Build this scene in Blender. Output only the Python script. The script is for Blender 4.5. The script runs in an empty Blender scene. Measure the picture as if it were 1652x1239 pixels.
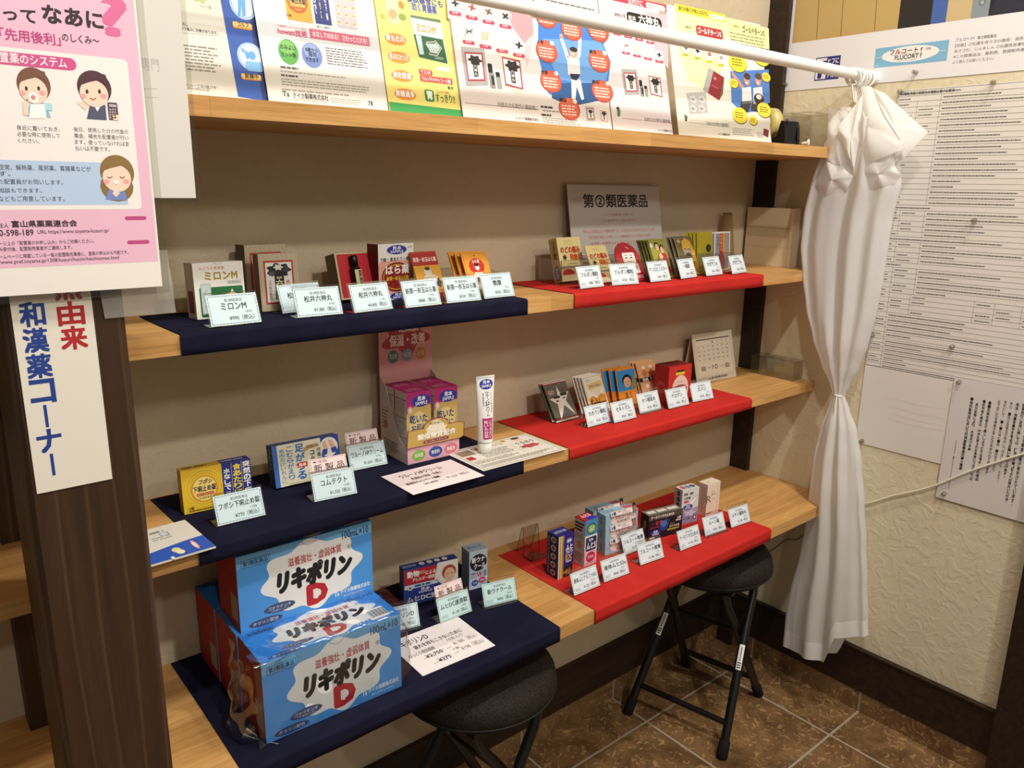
import bpy, math, random
from mathutils import Vector, Matrix
random.seed(7)
S = bpy.context.scene
COL = S.collection
# ------------------------------------------------------------------ camera
CAM = Vector((-1.97111, -1.29352, 1.40))
RX, UX, FX = [Vector(r) for r in [(0.768105, -0.640146, 0.015115), (0.145756, 0.197779, 0.96935), (0.623514, 0.742359, -0.24522)]]
FPX = 1262.618
IW, IH = 1652.0, 1239.0
cam = bpy.data.cameras.new('camera')
cam.sensor_fit = 'HORIZONTAL'
cam.sensor_width = 36.0
cam.lens = FPX / IW * 36.0
cam.clip_start = 0.02
cam_o = bpy.data.objects.new('camera', cam)
COL.objects.link(cam_o)
cam_o.matrix_world = Matrix(((RX.x, UX.x, -FX.x, CAM.x), (RX.y, UX.y, -FX.y, CAM.y), (RX.z, UX.z, -FX.z, CAM.z), (0, 0, 0, 1)))
S.camera = cam_o
# ------------------------------------------------------------------ world and room lamps
w = bpy.data.worlds.new('room_fill')
S.world = w
w.use_nodes = True
w.node_tree.nodes['Background'].inputs[0].default_value = (1.0, 0.94, 0.86, 1)
w.node_tree.nodes['Background'].inputs[1].default_value = 0.16

def lamp(name, loc, power, size, col=(1.0, 0.96, 0.90), target=None, spot=None):
    l = bpy.data.lights.new(name, 'SPOT' if spot else 'AREA')
    l.energy = power
    l.color = col
    if spot:
        l.spot_size = math.radians(spot); l.spot_blend = 0.6; l.shadow_soft_size = size
    else:
        l.shape = 'DISK'; l.size = size
    o = bpy.data.objects.new(name, l)
    COL.objects.link(o)
    o.location = loc
    d = (Vector(target) if target else Vector(loc) - Vector((0, 0, 1))) - Vector(loc)
    o.rotation_euler = d.to_track_quat('-Z', 'Y').to_euler()
    return o

lamp('ceiling_downlight', (-0.50, -1.10, 2.92), 20.5, 0.12)
lamp('ceiling_downlight', (-1.50, -1.15, 2.92), 19, 0.12)
lamp('ceiling_downlight', (-1.15, -2.25, 2.92), 26, 0.10, target=(-0.8, -0.3, 0.9))
lamp('ceiling_downlight', (-0.70, -3.45, 2.92), 9, 0.14, target=(-0.8, 0, 1.1))
lamp('ceiling_downlight', (-2.30, -3.20, 2.92), 9, 0.14, target=(-0.8, 0, 1.1))
S.view_settings.view_transform = 'Standard'
S.view_settings.look = 'None'
S.view_settings.exposure = 0.0
S.view_settings.gamma = 1.0
S.view_settings.use_curve_mapping = False
S.cycles.transparent_max_bounces = 48

# ------------------------------------------------------------------ measuring the room: sight lines onto real planes
def ray(x, y):
    return RX * ((x - IW / 2) / FPX) - UX * ((y - IH / 2) / FPX) + FX
def onz(q, z):
    d = ray(*q); return CAM + d * ((z - CAM.z) / d.z)
def ony(q, y):
    d = ray(*q); return CAM + d * ((y - CAM.y) / d.y)
def onx(q, x):
    d = ray(*q); return CAM + d * ((x - CAM.x) / d.x)
def reach(B, D, q):
    """length along direction D from B that comes nearest to the sight line of q"""
    d = ray(*q); n = d.cross(D)
    m = Matrix((d, -D, n)).transposed()
    return (m.inverted() @ (B - CAM))[1]

# ------------------------------------------------------------------ materials
def lin(c):
    return c / 12.92 if c <= 0.04045 else ((c + 0.055) / 1.055) ** 2.4
def rgb(h):
    h = h.lstrip('#'); return tuple(lin(int(h[i:i + 2], 16) / 255) for i in (0, 2, 4)) + (1,)
MATS = {}
def P(h, rough=0.55, metal=0.0, spec=0.4):
    """plain printed or painted colour"""
    k = (h, rough, metal, spec)
    if k not in MATS:
        m = bpy.data.materials.new('print_' + h.lstrip('#'))
        m.use_nodes = True
        b = m.node_tree.nodes['Principled BSDF']
        b.inputs['Base Color'].default_value = rgb(h)
        b.inputs['Roughness'].default_value = rough
        b.inputs['Metallic'].default_value = metal
        b.inputs['Specular IOR Level'].default_value = spec
        MATS[k] = m
    return MATS[k]
def nodes(name):
    m = bpy.data.materials.new(name); m.use_nodes = True
    return m, m.node_tree.nodes, m.node_tree.links, m.node_tree.nodes['Principled BSDF']
def ramp(N, stops):
    r = N.new('ShaderNodeValToRGB')
    e = r.color_ramp.elements
    e[0].position, e[0].color = stops[0][0], rgb(stops[0][1])
    e[1].position, e[1].color = stops[-1][0], rgb(stops[-1][1])
    for p_, c_ in stops[1:-1]:
        x = e.new(p_); x.color = rgb(c_)
    return r
def coords(N, L, scale, rot=(0, 0, 0), loc=(0, 0, 0)):
    t = N.new('ShaderNodeNewGeometry'); mp = N.new('ShaderNodeMapping')
    mp.inputs['Scale'].default_value = scale; mp.inputs['Rotation'].default_value = rot; mp.inputs['Location'].default_value = loc
    L.new(t.outputs['Position'], mp.inputs['Vector']); return mp
def bump(N, L, b, src, strength, dist=0.002):
    bp = N.new('ShaderNodeBump'); bp.inputs['Strength'].default_value = strength; bp.inputs['Distance'].default_value = dist
    L.new(src, bp.inputs['Height']); L.new(bp.outputs['Normal'], b.inputs['Normal'])
def noise(N, L, vec, scale, detail=4, rough=0.6, dist=0.0):
    n = N.new('ShaderNodeTexNoise'); n.inputs['Scale'].default_value = scale; n.inputs['Detail'].default_value = detail
    n.inputs['Roughness'].default_value = rough; n.inputs['Distortion'].default_value = dist
    L.new(vec, n.inputs['Vector']); return n
def mixc(N, L, fac, a, b, mode='MIX'):
    x = N.new('ShaderNodeMix'); x.data_type = 'RGBA'; x.blend_type = mode
    for s, v in ((x.inputs[0], fac), (x.inputs[6], a), (x.inputs[7], b)):
        if hasattr(v, 'is_output'): L.new(v, s)
        elif isinstance(v, (int, float)): s.default_value = v
        else: s.default_value = v
    return x.outputs[2]

def mat_plaster(name, c0, c1):
    m, N, L, b = nodes(name)
    mp = coords(N, L, (1, 1, 1))
    n = noise(N, L, mp.outputs[0], 3.0, 3)
    r = ramp(N, [(0.3, c0), (0.7, c1)]); L.new(n.outputs[0], r.inputs[0]); L.new(r.outputs[0], b.inputs['Base Color'])
    n2 = noise(N, L, mp.outputs[0], 30, 5, 0.5, 1.2)
    rb = ramp(N, [(0.46, '#000000'), (0.62, '#ffffff')]); L.new(n2.outputs[0], rb.inputs[0])
    bump(N, L, b, rb.outputs[0], 0.22, 0.003)
    b.inputs['Roughness'].default_value = 0.9; b.inputs['Specular IOR Level'].default_value = 0.1
    return m
def mat_wood(name, dark, mid, light, grain_axis='x', blocks=True, rough=0.45, contrast=1.0):
    m, N, L, b = nodes(name)
    sc = {'x': (1.6, 26, 26), 'z': (30, 30, 1.3)}[grain_axis]
    mp = coords(N, L, sc)
    n = noise(N, L, mp.outputs[0], 2.2, 6, 0.62, 0.6)
    r = ramp(N, [(0.28, dark), (0.5, mid), (0.74, light)]); L.new(n.outputs[0], r.inputs[0])
    col = r.outputs[0]
    if blocks:
        mp2 = coords(N, L, (1, 1, 1), loc=(0.13, 0.011, 0))
        br = N.new('ShaderNodeTexBrick')
        br.inputs['Scale'].default_value = 1.0; br.inputs['Mortar Size'].default_value = 0.0004
        br.inputs['Brick Width'].default_value = 0.42; br.inputs['Row Height'].default_value = 0.041
        br.inputs['Color1'].default_value = (0.78, 0.74, 0.68, 1); br.inputs['Color2'].default_value = (1.1, 1.1, 1.1, 1)
        br.inputs['Mortar'].default_value = (0.6, 0.55, 0.5, 1)
        L.new(mp2.outputs[0], br.inputs['Vector'])
        col = mixc(N, L, 0.8, col, br.outputs[0], 'MULTIPLY')
    mp3 = coords(N, L, {'x': (9, 330, 330), 'z': (300, 300, 5)}[grain_axis])
    n3 = noise(N, L, mp3.outputs[0], 1.0, 2)
    r3 = ramp(N, [(0.36, '#6a5a48'), (0.5, '#ffffff')]); L.new(n3.outputs[0], r3.inputs[0])
    col = mixc(N, L, 0.22 * contrast, col, r3.outputs[0], 'MULTIPLY')
    L.new(col, b.inputs['Base Color'])
    bump(N, L, b, n3.outputs[0], 0.15, 0.001)
    b.inputs['Roughness'].default_value = rough; b.inputs['Specular IOR Level'].default_value = 0.35
    return m
def mat_post():
    m, N, L, b = nodes('dark_stained_wood')
    mp = coords(N, L, (26, 26, 0.8))
    n = noise(N, L, mp.outputs[0], 1.3, 5, 0.6, 1.0)
    r = ramp(N, [(0.30, '#2a1c12'), (0.55, '#3d2a1c'), (0.8, '#4d3724')]); L.new(n.outputs[0], r.inputs[0])
    wv = N.new('ShaderNodeTexWave'); wv.wave_type = 'BANDS'; wv.bands_direction = 'X'
    wv.inputs['Scale'].default_value = 13; wv.inputs['Distortion'].default_value = 9; wv.inputs['Detail'].default_value = 2
    wv.inputs['Detail Scale'].default_value = 0.35
    mp2 = coords(N, L, (1, 1, 0.16)); L.new(mp2.outputs[0], wv.inputs['Vector'])
    r2 = ramp(N, [(0.93, '#000000'), (1.0, '#3a2c20')]); L.new(wv.outputs[1], r2.inputs[0])
    L.new(mixc(N, L, 0.65, r.outputs[0], r2.outputs[0], 'ADD'), b.inputs['Base Color'])
    bump(N, L, b, n.outputs[0], 0.2, 0.001)
    b.inputs['Roughness'].default_value = 0.5; b.inputs['Specular IOR Level'].default_value = 0.3
    return m
def mat_cloth(name, c0, c1, weave=1400):
    m, N, L, b = nodes(name)
    mp = coords(N, L, (1, 1, 1))
    n = noise(N, L, mp.outputs[0], 9, 5, 0.65)
    r = ramp(N, [(0.35, c0), (0.75, c1)]); L.new(n.outputs[0], r.inputs[0]); L.new(r.outputs[0], b.inputs['Base Color'])
    n2 = noise(N, L, mp.outputs[0], weave, 1)
    bump(N, L, b, n2.outputs[0], 0.5, 0.0006)
    b.inputs['Roughness'].default_value = 0.95; b.inputs['Specular IOR Level'].default_value = 0.06
    b.inputs['Sheen Weight'].default_value = 0.0
    return m
def mat_tile():
    m, N, L, b = nodes('brown_stone_tile')
    mp = coords(N, L, (1, 1, 1), loc=(0.163, 0.135, 0))
    br = N.new('ShaderNodeTexBrick'); br.offset = 0.0; br.squash = 1.0
    br.inputs['Scale'].default_value = 1.0; br.inputs['Mortar Size'].default_value = 0.0034; br.inputs['Mortar Smooth'].default_value = 0.15
    br.inputs['Brick Width'].default_value = 0.34; br.inputs['Row Height'].default_value = 0.34
    L.new(mp.outputs[0], br.inputs['Vector'])
    mp2 = coords(N, L, (1, 1, 1))
    n = noise(N, L, mp2.outputs[0], 9, 8, 0.68, 0.9)
    r = ramp(N, [(0.28, '#46311d'), (0.45, '#684c2f'), (0.6, '#82623f'), (0.78, '#9a7b55')]); L.new(n.outputs[0], r.inputs[0])
    n2 = noise(N, L, mp2.outputs[0], 34, 3, 0.55, 2.6)
    r2 = ramp(N, [(0.585, '#000000'), (0.63, '#8a7350'), (0.70, '#6a563a')]); L.new(n2.outputs[0], r2.inputs[0])
    c = mixc(N, L, 0.85, r.outputs[0], r2.outputs[0], 'ADD')
    c = mixc(N, L, br.outputs['Fac'], c, rgb('#a39788'))
    L.new(c, b.inputs['Base Color'])
    inv = N.new('ShaderNodeMath'); inv.operation = 'SUBTRACT'; inv.inputs[0].default_value = 1.0; L.new(br.outputs['Fac'], inv.inputs[1])
    bump(N, L, b, inv.outputs[0], 0.6, 0.002)
    b.inputs['Roughness'].default_value = 0.38
    return m
def mat_clear(name, tint, fmin=0.03, rough=0.04, gloss=1.0):
    """thin clear sheet: mostly see-through, Fresnel reflection"""
    m = bpy.data.materials.new(name); m.use_nodes = True
    N, L = m.node_tree.nodes, m.node_tree.links
    N.remove(N['Principled BSDF'])
    t = N.new('ShaderNodeBsdfTransparent'); t.inputs[0].default_value = rgb(tint)
    g = N.new('ShaderNodeBsdfGlossy'); g.inputs['Roughness'].default_value = rough; g.inputs['Color'].default_value = (gloss, gloss, gloss, 1)
    f = N.new('ShaderNodeFresnel'); ge = N.new('ShaderNodeNewGeometry'); mr = N.new('ShaderNodeMapRange')
    mr.inputs[3].default_value = 1.45; mr.inputs[4].default_value = 1 / 1.45; L.new(ge.outputs['Backfacing'], mr.inputs[0]); L.new(mr.outputs[0], f.inputs[0])
    ad = N.new('ShaderNodeMath'); ad.operation = 'ADD'; ad.inputs[1].default_value = fmin; L.new(f.outputs[0], ad.inputs[0])
    x = N.new('ShaderNodeMixShader'); L.new(ad.outputs[0], x.inputs[0]); L.new(t.outputs[0], x.inputs[1]); L.new(g.outputs[0], x.inputs[2])
    L.new(x.outputs[0], N['Material Output'].inputs['Surface'])
    return m
def mat_sheer(name, col, see):
    m = bpy.data.materials.new(name); m.use_nodes = True
    N, L = m.node_tree.nodes, m.node_tree.links
    N.remove(N['Principled BSDF'])
    d = N.new('ShaderNodeBsdfDiffuse'); d.inputs[0].default_value = rgb(col)
    tl = N.new('ShaderNodeBsdfTranslucent'); tl.inputs[0].default_value = rgb(col)
    tr = N.new('ShaderNodeBsdfTransparent')
    x = N.new('ShaderNodeMixShader'); x.inputs[0].default_value = 0.35; L.new(d.outputs[0], x.inputs[1]); L.new(tl.outputs[0], x.inputs[2])
    y = N.new('ShaderNodeMixShader'); y.inputs[0].default_value = see; L.new(x.outputs[0], y.inputs[1]); L.new(tr.outputs[0], y.inputs[2])
    L.new(y.outputs[0], N['Material Output'].inputs['Surface'])
    return m

WALL_BACK = mat_plaster('beige_plaster', '#c2b296', '#ccbca1')
WALL_SIDE = mat_plaster('cream_trowelled_plaster', '#dccfae', '#e2d6b8')
OAK = mat_wood('oak_board', '#b98a4e', '#c8985a', '#d6aa6e')
POST = mat_post()
SKIRT = mat_wood('dark_skirting_wood', '#1f150e', '#2b1d14', '#3a281b', blocks=False, contrast=0.5)
TILE = mat_tile()
NAVY = mat_cloth('navy_felt', '#171729', '#212136')
RED = mat_cloth('red_felt', '#b82a25', '#c4352e')
CLEAR = mat_clear('clear_acrylic', '#f4f4f2')
CLEAR_EDGE = mat_clear('acrylic_edge', '#b9b6ac', 0.1)
LAMINATE = mat_clear('laminate_margin', '#f6f6f3', 0.02, 0.12)
WRAP = mat_clear('clear_plastic_wrap', '#f3f6f8', 0.07, 0.14, 0.95)
SMOKE = mat_clear('smoky_acrylic', '#e9e0cc', 0.12, 0.2)
SHEER = mat_sheer('sheer_white_voile', '#f2f1ee', 0.20)
SHEER_TOP = mat_sheer('white_hem_fabric', '#f7f5f1', 0.04)
BLACK = P('#0d0c0c', 0.4)
BLACK_METAL = P('#0c0b0b', 0.35, 0.0, 0.5)
WHITE = P('#efece6', 0.5)

# ------------------------------------------------------------------ mesh building
WLOC = {}
class MB:
    def __init__(s):
        s.v, s.f, s.m, s.sm, s.mats = [], [], [], [], []
    def mi(s, mat):
        if mat not in s.mats: s.mats.append(mat)
        return s.mats.index(mat)
    def poly(s, pts, mat, smooth=False):
        i = len(s.v); s.v += [Vector(q) for q in pts]
        s.f.append(tuple(range(i, i + len(pts)))); s.m.append(s.mi(mat)); s.sm.append(smooth)
    def mesh(s, vs, fs, mat, smooth=False):
        i = len(s.v); s.v += [Vector(q) for q in vs]; k = s.mi(mat)
        for f in fs:
            s.f.append(tuple(i + j for j in f)); s.m.append(k); s.sm.append(smooth)
    def box(s, O, U, V, Wd, mats):
        """mats: one, or front, back, left, right, top, bottom"""
        if not isinstance(mats, (list, tuple)): mats = [mats] * 6
        O = Vector(O); a, b, c, d = O, O + U, O + U + V, O + V
        e, f, g, h = a + Wd, b + Wd, c + Wd, d + Wd
        for q, m in zip(((a, b, c, d), (f, e, h, g), (e, a, d, h), (b, f, g, c), (d, c, g, h), (e, f, b, a)), mats):
            s.poly(q, m)
    def abox(s, x0, y0, z0, x1, y1, z1, mat):
        s.box((x0, y0, z0), Vector((x1 - x0, 0, 0)), Vector((0, 0, z1 - z0)), Vector((0, y1 - y0, 0)), mat)
    def prism(s, pts, d, mat, side=None):
        """polygon pts extruded by d"""
        d = Vector(d); n = len(pts); pts = [Vector(q) for q in pts]
        s.poly(pts[::-1], mat); s.poly([q + d for q in pts], mat)
        for i in range(n):
            a, b = pts[i], pts[(i + 1) % n]
            s.poly((a, b, b + d, a + d), side or mat)
    def grid(s, fn, nu, nv, mat, smooth=True, closed=False):
        vs = [fn(i / nu, j / nv) for j in range(nv + 1) for i in range(nu + 1)]
        fs = [(j * (nu + 1) + i, j * (nu + 1) + i + 1, (j + 1) * (nu + 1) + i + 1, (j + 1) * (nu + 1) + i) for j in range(nv) for i in range(nu)]
        s.mesh(vs, fs, mat, smooth)
    def tube(s, pts, r, mat, seg=12, caps=True, flat=1.0):
        pts = [Vector(q) for q in pts]; rs = r if isinstance(r, (list, tuple)) else [r] * len(pts)
        vs, fs = [], []
        t0 = (pts[1] - pts[0]).normalized()
        ref = Vector((0, 0, 1)) if abs(t0.z) < 0.9 else Vector((1, 0, 0))
        n = t0.cross(ref).normalized()
        for i, q in enumerate(pts):
            t = (pts[min(i + 1, len(pts) - 1)] - pts[max(i - 1, 0)]).normalized()
            n = (n - t * n.dot(t)).normalized(); b = t.cross(n)
            for k in range(seg):
                a = 2 * math.pi * k / seg
                vs.append(q + (n * math.cos(a) + b * math.sin(a) * flat) * rs[i])
        for i in range(len(pts) - 1):
            for k in range(seg):
                k2 = (k + 1) % seg
                fs.append((i * seg + k, i * seg + k2, (i + 1) * seg + k2, (i + 1) * seg + k))
        s.mesh(vs, fs, mat, True)
        if caps:
            s.poly(vs[:seg][::-1], mat); s.poly(vs[-seg:], mat)
    def lathe(s, c, prof, mat, seg=32, axis=(0, 0, 1), sx=1.0, sy=1.0):
        c = Vector(c); ax = Vector(axis).normalized()
        a = ax.cross(Vector((0, 1, 0)) if abs(ax.y) < 0.9 else Vector((1, 0, 0))).normalized(); b = ax.cross(a)
        vs = [c + (a * math.cos(2 * math.pi * k / seg) * sx + b * math.sin(2 * math.pi * k / seg) * sy) * r + ax * z for r, z in prof for k in range(seg)]
        fs = [(i * seg + k, i * seg + (k + 1) % seg, (i + 1) * seg + (k + 1) % seg, (i + 1) * seg + k) for i in range(len(prof) - 1) for k in range(seg)]
        s.mesh(vs, fs, mat, True)
    def torus(s, c, R, r, mat, axis=(1, 0, 0), seg=28, sub=8):
        c = Vector(c); ax = Vector(axis).normalized()
        a = ax.cross(Vector((0, 0, 1)) if abs(ax.z) < 0.9 else Vector((1, 0, 0))).normalized(); b = ax.cross(a)
        vs = []
        for k in range(seg):
            t = 2 * math.pi * k / seg; d = a * math.cos(t) + b * math.sin(t)
            for j in range(sub):
                u = 2 * math.pi * j / sub
                vs.append(c + d * (R + r * math.cos(u)) + ax * r * math.sin(u))
        fs = [(k * sub + j, ((k + 1) % seg) * sub + j, ((k + 1) % seg) * sub + (j + 1) % sub, k * sub + (j + 1) % sub) for k in range(seg) for j in range(sub)]
        s.mesh(vs, fs, mat, True)
    def build(s, name, parent=None, base=None):
        if base is None:
            lo = [min(q[i] for q in s.v) for i in range(3)]; hi = [max(q[i] for q in s.v) for i in range(3)]
            base = Vector(((lo[0] + hi[0]) / 2, (lo[1] + hi[1]) / 2, lo[2]))
        base = Vector(base)
        me = bpy.data.meshes.new(name)
        me.from_pydata([tuple(q - base) for q in s.v], [], s.f)
        for m in s.mats: me.materials.append(m)
        me.polygons.foreach_set('material_index', s.m)
        me.polygons.foreach_set('use_smooth', s.sm)
        me.update()
        o = bpy.data.objects.new(name, me)
        COL.objects.link(o)
        o.location = base - (WLOC[parent.name] if parent else Vector((0, 0, 0)))
        if parent: o.parent = parent
        WLOC[o.name] = base
        return o
def tag(o, label=None, cat=None, group=None, kind=None):
    if label: o['label'] = label
    if cat: o['category'] = cat
    if group: o['group'] = group
    if kind: o['kind'] = kind
    return o
def thing(name, label, cat, base, group=None):
    o = bpy.data.objects.new(name, None); o.empty_display_size = 0.02
    COL.objects.link(o); o.location = base; WLOC[o.name] = Vector(base)
    return tag(o, label, cat, group)

# ------------------------------------------------------------------ lettering
_cu = bpy.data.curves.new('lettering', 'FONT'); _cu.resolution_u = 2
_ob = bpy.data.objects.new('lettering', _cu)
_GL = {}
def glyphs(s):
    if s not in _GL:
        _cu.body = s
        me = _ob.to_mesh()
        vs = [(q.co.x, q.co.y) for q in me.vertices]; fs = [tuple(p_.vertices) for p_ in me.polygons]
        _ob.to_mesh_clear()
        bb = (min(q[0] for q in vs), min(q[1] for q in vs), max(q[0] for q in vs), max(q[1] for q in vs)) if vs else (0, 0, 1, 1)
        _GL[s] = (vs, fs, bb)
    return _GL[s]

class Face:
    """a flat printed side: U right, V up; shapes given 0..1 from its top left corner, or (px) by sight line onto it"""
    def __init__(s, mb, O, U, V, w_, h_, px=False, lift=0.0001, l0=1):
        s.mb, s.O, s.U, s.V, s.w, s.h, s.px, s.lift, s.l0 = mb, Vector(O), Vector(U), Vector(V), w_, h_, px, lift, l0
        s.N = s.U.cross(s.V).normalized()
    def p(s):
        return Face(s.mb, s.O, s.U, s.V, s.w, s.h, True, s.lift, s.l0)
    def uv(s, x, y):
        if s.px:
            d = ray(x, y); q = CAM + d * ((s.O - CAM).dot(s.N) / d.dot(s.N)) - s.O
            return q.dot(s.U), q.dot(s.V)
        return x * s.w, (1 - y) * s.h
    def at(s, u, v, L):
        return s.O + s.U * u + s.V * v + s.N * (s.lift * (s.l0 + L))
    def _b(s, x0, y0, x1, y1, two=False):
        """left, bottom, right, top; by sight line the heights are read at the left end"""
        if s.px and not two:
            a, b, c = s.uv(x0, y0), s.uv(x0, y1), s.uv(x1, (y0 + y1) / 2); return a[0], b[1], c[0], a[1]
        a, b = s.uv(x0, y0), s.uv(x1, y1); return a[0], b[1], b[0], a[1]
    def poly(s, pts, col, L=0):
        s.mb.poly([s.at(*s.uv(*q), L) for q in pts], P(col) if isinstance(col, str) else col)
    def _uvpoly(s, pts, col, L):
        s.mb.poly([s.at(a, b, L) for a, b in pts], P(col) if isinstance(col, str) else col)
    def rect(s, x0, y0, x1, y1, col, L=0, r=0.0):
        a, b, c, d = s._b(x0, y0, x1, y1)
        if not r:
            s._uvpoly([(a, b), (c, b), (c, d), (a, d)], col, L); return
        r = min(c - a, d - b) * min(r, 0.499); pts = []
        for cx, cy, a0 in ((c - r, b + r, -90), (c - r, d - r, 0), (a + r, d - r, 90), (a + r, b + r, 180)):
            for k in range(5):
                t = math.radians(a0 + 22.5 * k); pts.append((cx + r * math.cos(t), cy + r * math.sin(t)))
        s._uvpoly(pts, col, L)
    def ell(s, x0, y0, x1, y1, col, L=0, n=28):
        a, b, c, d = s._b(x0, y0, x1, y1)
        s._uvpoly([((a + c) / 2 + (c - a) / 2 * math.cos(2 * math.pi * k / n), (b + d) / 2 + (d - b) / 2 * math.sin(2 * math.pi * k / n)) for k in range(n)], col, L)
    def blob(s, x0, y0, x1, y1, col, L=0, waves=9, amp=0.1, ph=0.0, n=90):
        a, b, c, d = s._b(x0, y0, x1, y1); pts = []
        for k in range(n):
            t = 2 * math.pi * k / n; q = 1 - amp / 2 + amp / 2 * math.cos(waves * t + ph)
            pts.append(((a + c) / 2 + (c - a) / 2 * q * math.cos(t), (b + d) / 2 + (d - b) / 2 * q * math.sin(t)))
        s._uvpoly(pts, col, L)
    def line(s, pts, wd, col, L=1):
        """polyline, width in metres"""
        q = [s.uv(*t) for t in pts]
        for (a, b), (c, d) in zip(q, q[1:]):
            dx, dy = c - a, d - b; l = math.hypot(dx, dy) or 1; nx, ny = -dy / l * wd / 2, dx / l * wd / 2
            s._uvpoly([(a - nx, b - ny), (c - nx, d - ny), (c + nx, d + ny), (a + nx, b + ny)], col, L)
    def frame(s, x0, y0, x1, y1, wd, col, L=1, dash=0.0):
        a, b, c, d = s._b(x0, y0, x1, y1); h = wd / 2
        def seg(p0, p1):
            l = math.hypot(p1[0] - p0[0], p1[1] - p0[1]); n = max(1, int(l / (dash * 1.5))) if dash else 1
            for k in range(n):
                t0 = k / n; t1 = (k + (0.66 if dash else 1)) / n
                u0, v0 = p0[0] + (p1[0] - p0[0]) * t0, p0[1] + (p1[1] - p0[1]) * t0
                u1, v1 = p0[0] + (p1[0] - p0[0]) * t1, p0[1] + (p1[1] - p0[1]) * t1
                u0, u1, v0, v1 = min(u0, u1), max(u0, u1), min(v0, v1), max(v0, v1)
                s._uvpoly([(u0 - h, v0 - h), (u1 + h, v0 - h), (u1 + h, v1 + h), (u0 - h, v1 + h)], col, L)
        seg((a, b), (c, b)); seg((c, b), (c, d)); seg((a, d), (c, d)); seg((a, b), (a, d))
    def _put(s, txt, a, b, c, d, col, L, bold, slant=0.0):
        vs, fs, (x0, y0, x1, y1) = glyphs(txt)
        sx, sy = (c - a) / max(x1 - x0, 1e-6), (d - b) / max(y1 - y0, 1e-6)
        k = bold * min(sx, sy)
        sh = [(0, 0)] if not bold else ([(-k, -k), (k, -k), (k, k), (-k, k)] if bold < 0.038 else [(k * math.cos(t * .785), k * math.sin(t * .785)) for t in range(8)])
        for i, (du, dv) in enumerate(sh):
            s.mb.mesh([s.at(a + (x - x0) * sx + slant * (y - y0) * sy + du, b + (y - y0) * sy + dv, L + i * 0.12) for x, y in vs], fs, P(col) if isinstance(col, str) else col)
    def text(s, txt, x0, y0, x1, y1, col='#1a1a1a', L=2, bold=0.0, out=None, slant=0.0):
        a, b, c, d = s._b(x0, y0, x1, y1)
        if out: s._put(txt, a, b, c, d, out[0], L, out[1], slant)
        s._put(txt, a, b, c, d, col, L + (1 if out else 0), bold, slant)
    def vtext(s, txt, x0, y0, x1, y1, col='#1a1a1a', L=2, bold=0.0, fill=0.86, out=None):
        a, b, c, d = s._b(x0, y0, x1, y1, True); n = len(txt); st = (d - b) / n
        for i, ch in enumerate(txt):
            t = d - st * i - st * (1 - fill) / 2; bt = t - st * fill
            if ch == 'ー' or ch == '-':
                s._uvpoly([((a + c) / 2 - (c - a) * .07, bt), ((a + c) / 2 + (c - a) * .07, bt), ((a + c) / 2 + (c - a) * .07, t), ((a + c) / 2 - (c - a) * .07, t)], col, L)
            elif ch in '・、。':
                s._put(ch, (a + c) / 2 - (c - a) * .12, (t + bt) / 2 - st * .1, (a + c) / 2 + (c - a) * .12, (t + bt) / 2 + st * .1, col, L, bold)
            elif ch != ' ':
                if out: s._put(ch, a, bt, c, t, out[0], L, out[1])
                s._put(ch, a, bt, c, t, col, L + (1 if out else 0), bold)
    def rows(s, x0, y0, x1, y1, n, col='#8a8580', L=1, fill=0.42, ragged=0.25):
        """rows of print too small to read"""
        a, b, c, d = s._b(x0, y0, x1, y1); st = (d - b) / n
        for i in range(n):
            t = d - st * (i + (1 - fill) / 2); bt = t - st * fill; x = a; e = c - (c - a) * random.uniform(0, ragged)
            while x < e:
                l = min(random.uniform(1.2, 4.5) * st * 0.6, e - x)
                s._uvpoly([(x, bt), (x + l, bt), (x + l, t), (x, t)], col, L); x += l + st * 0.34

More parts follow.
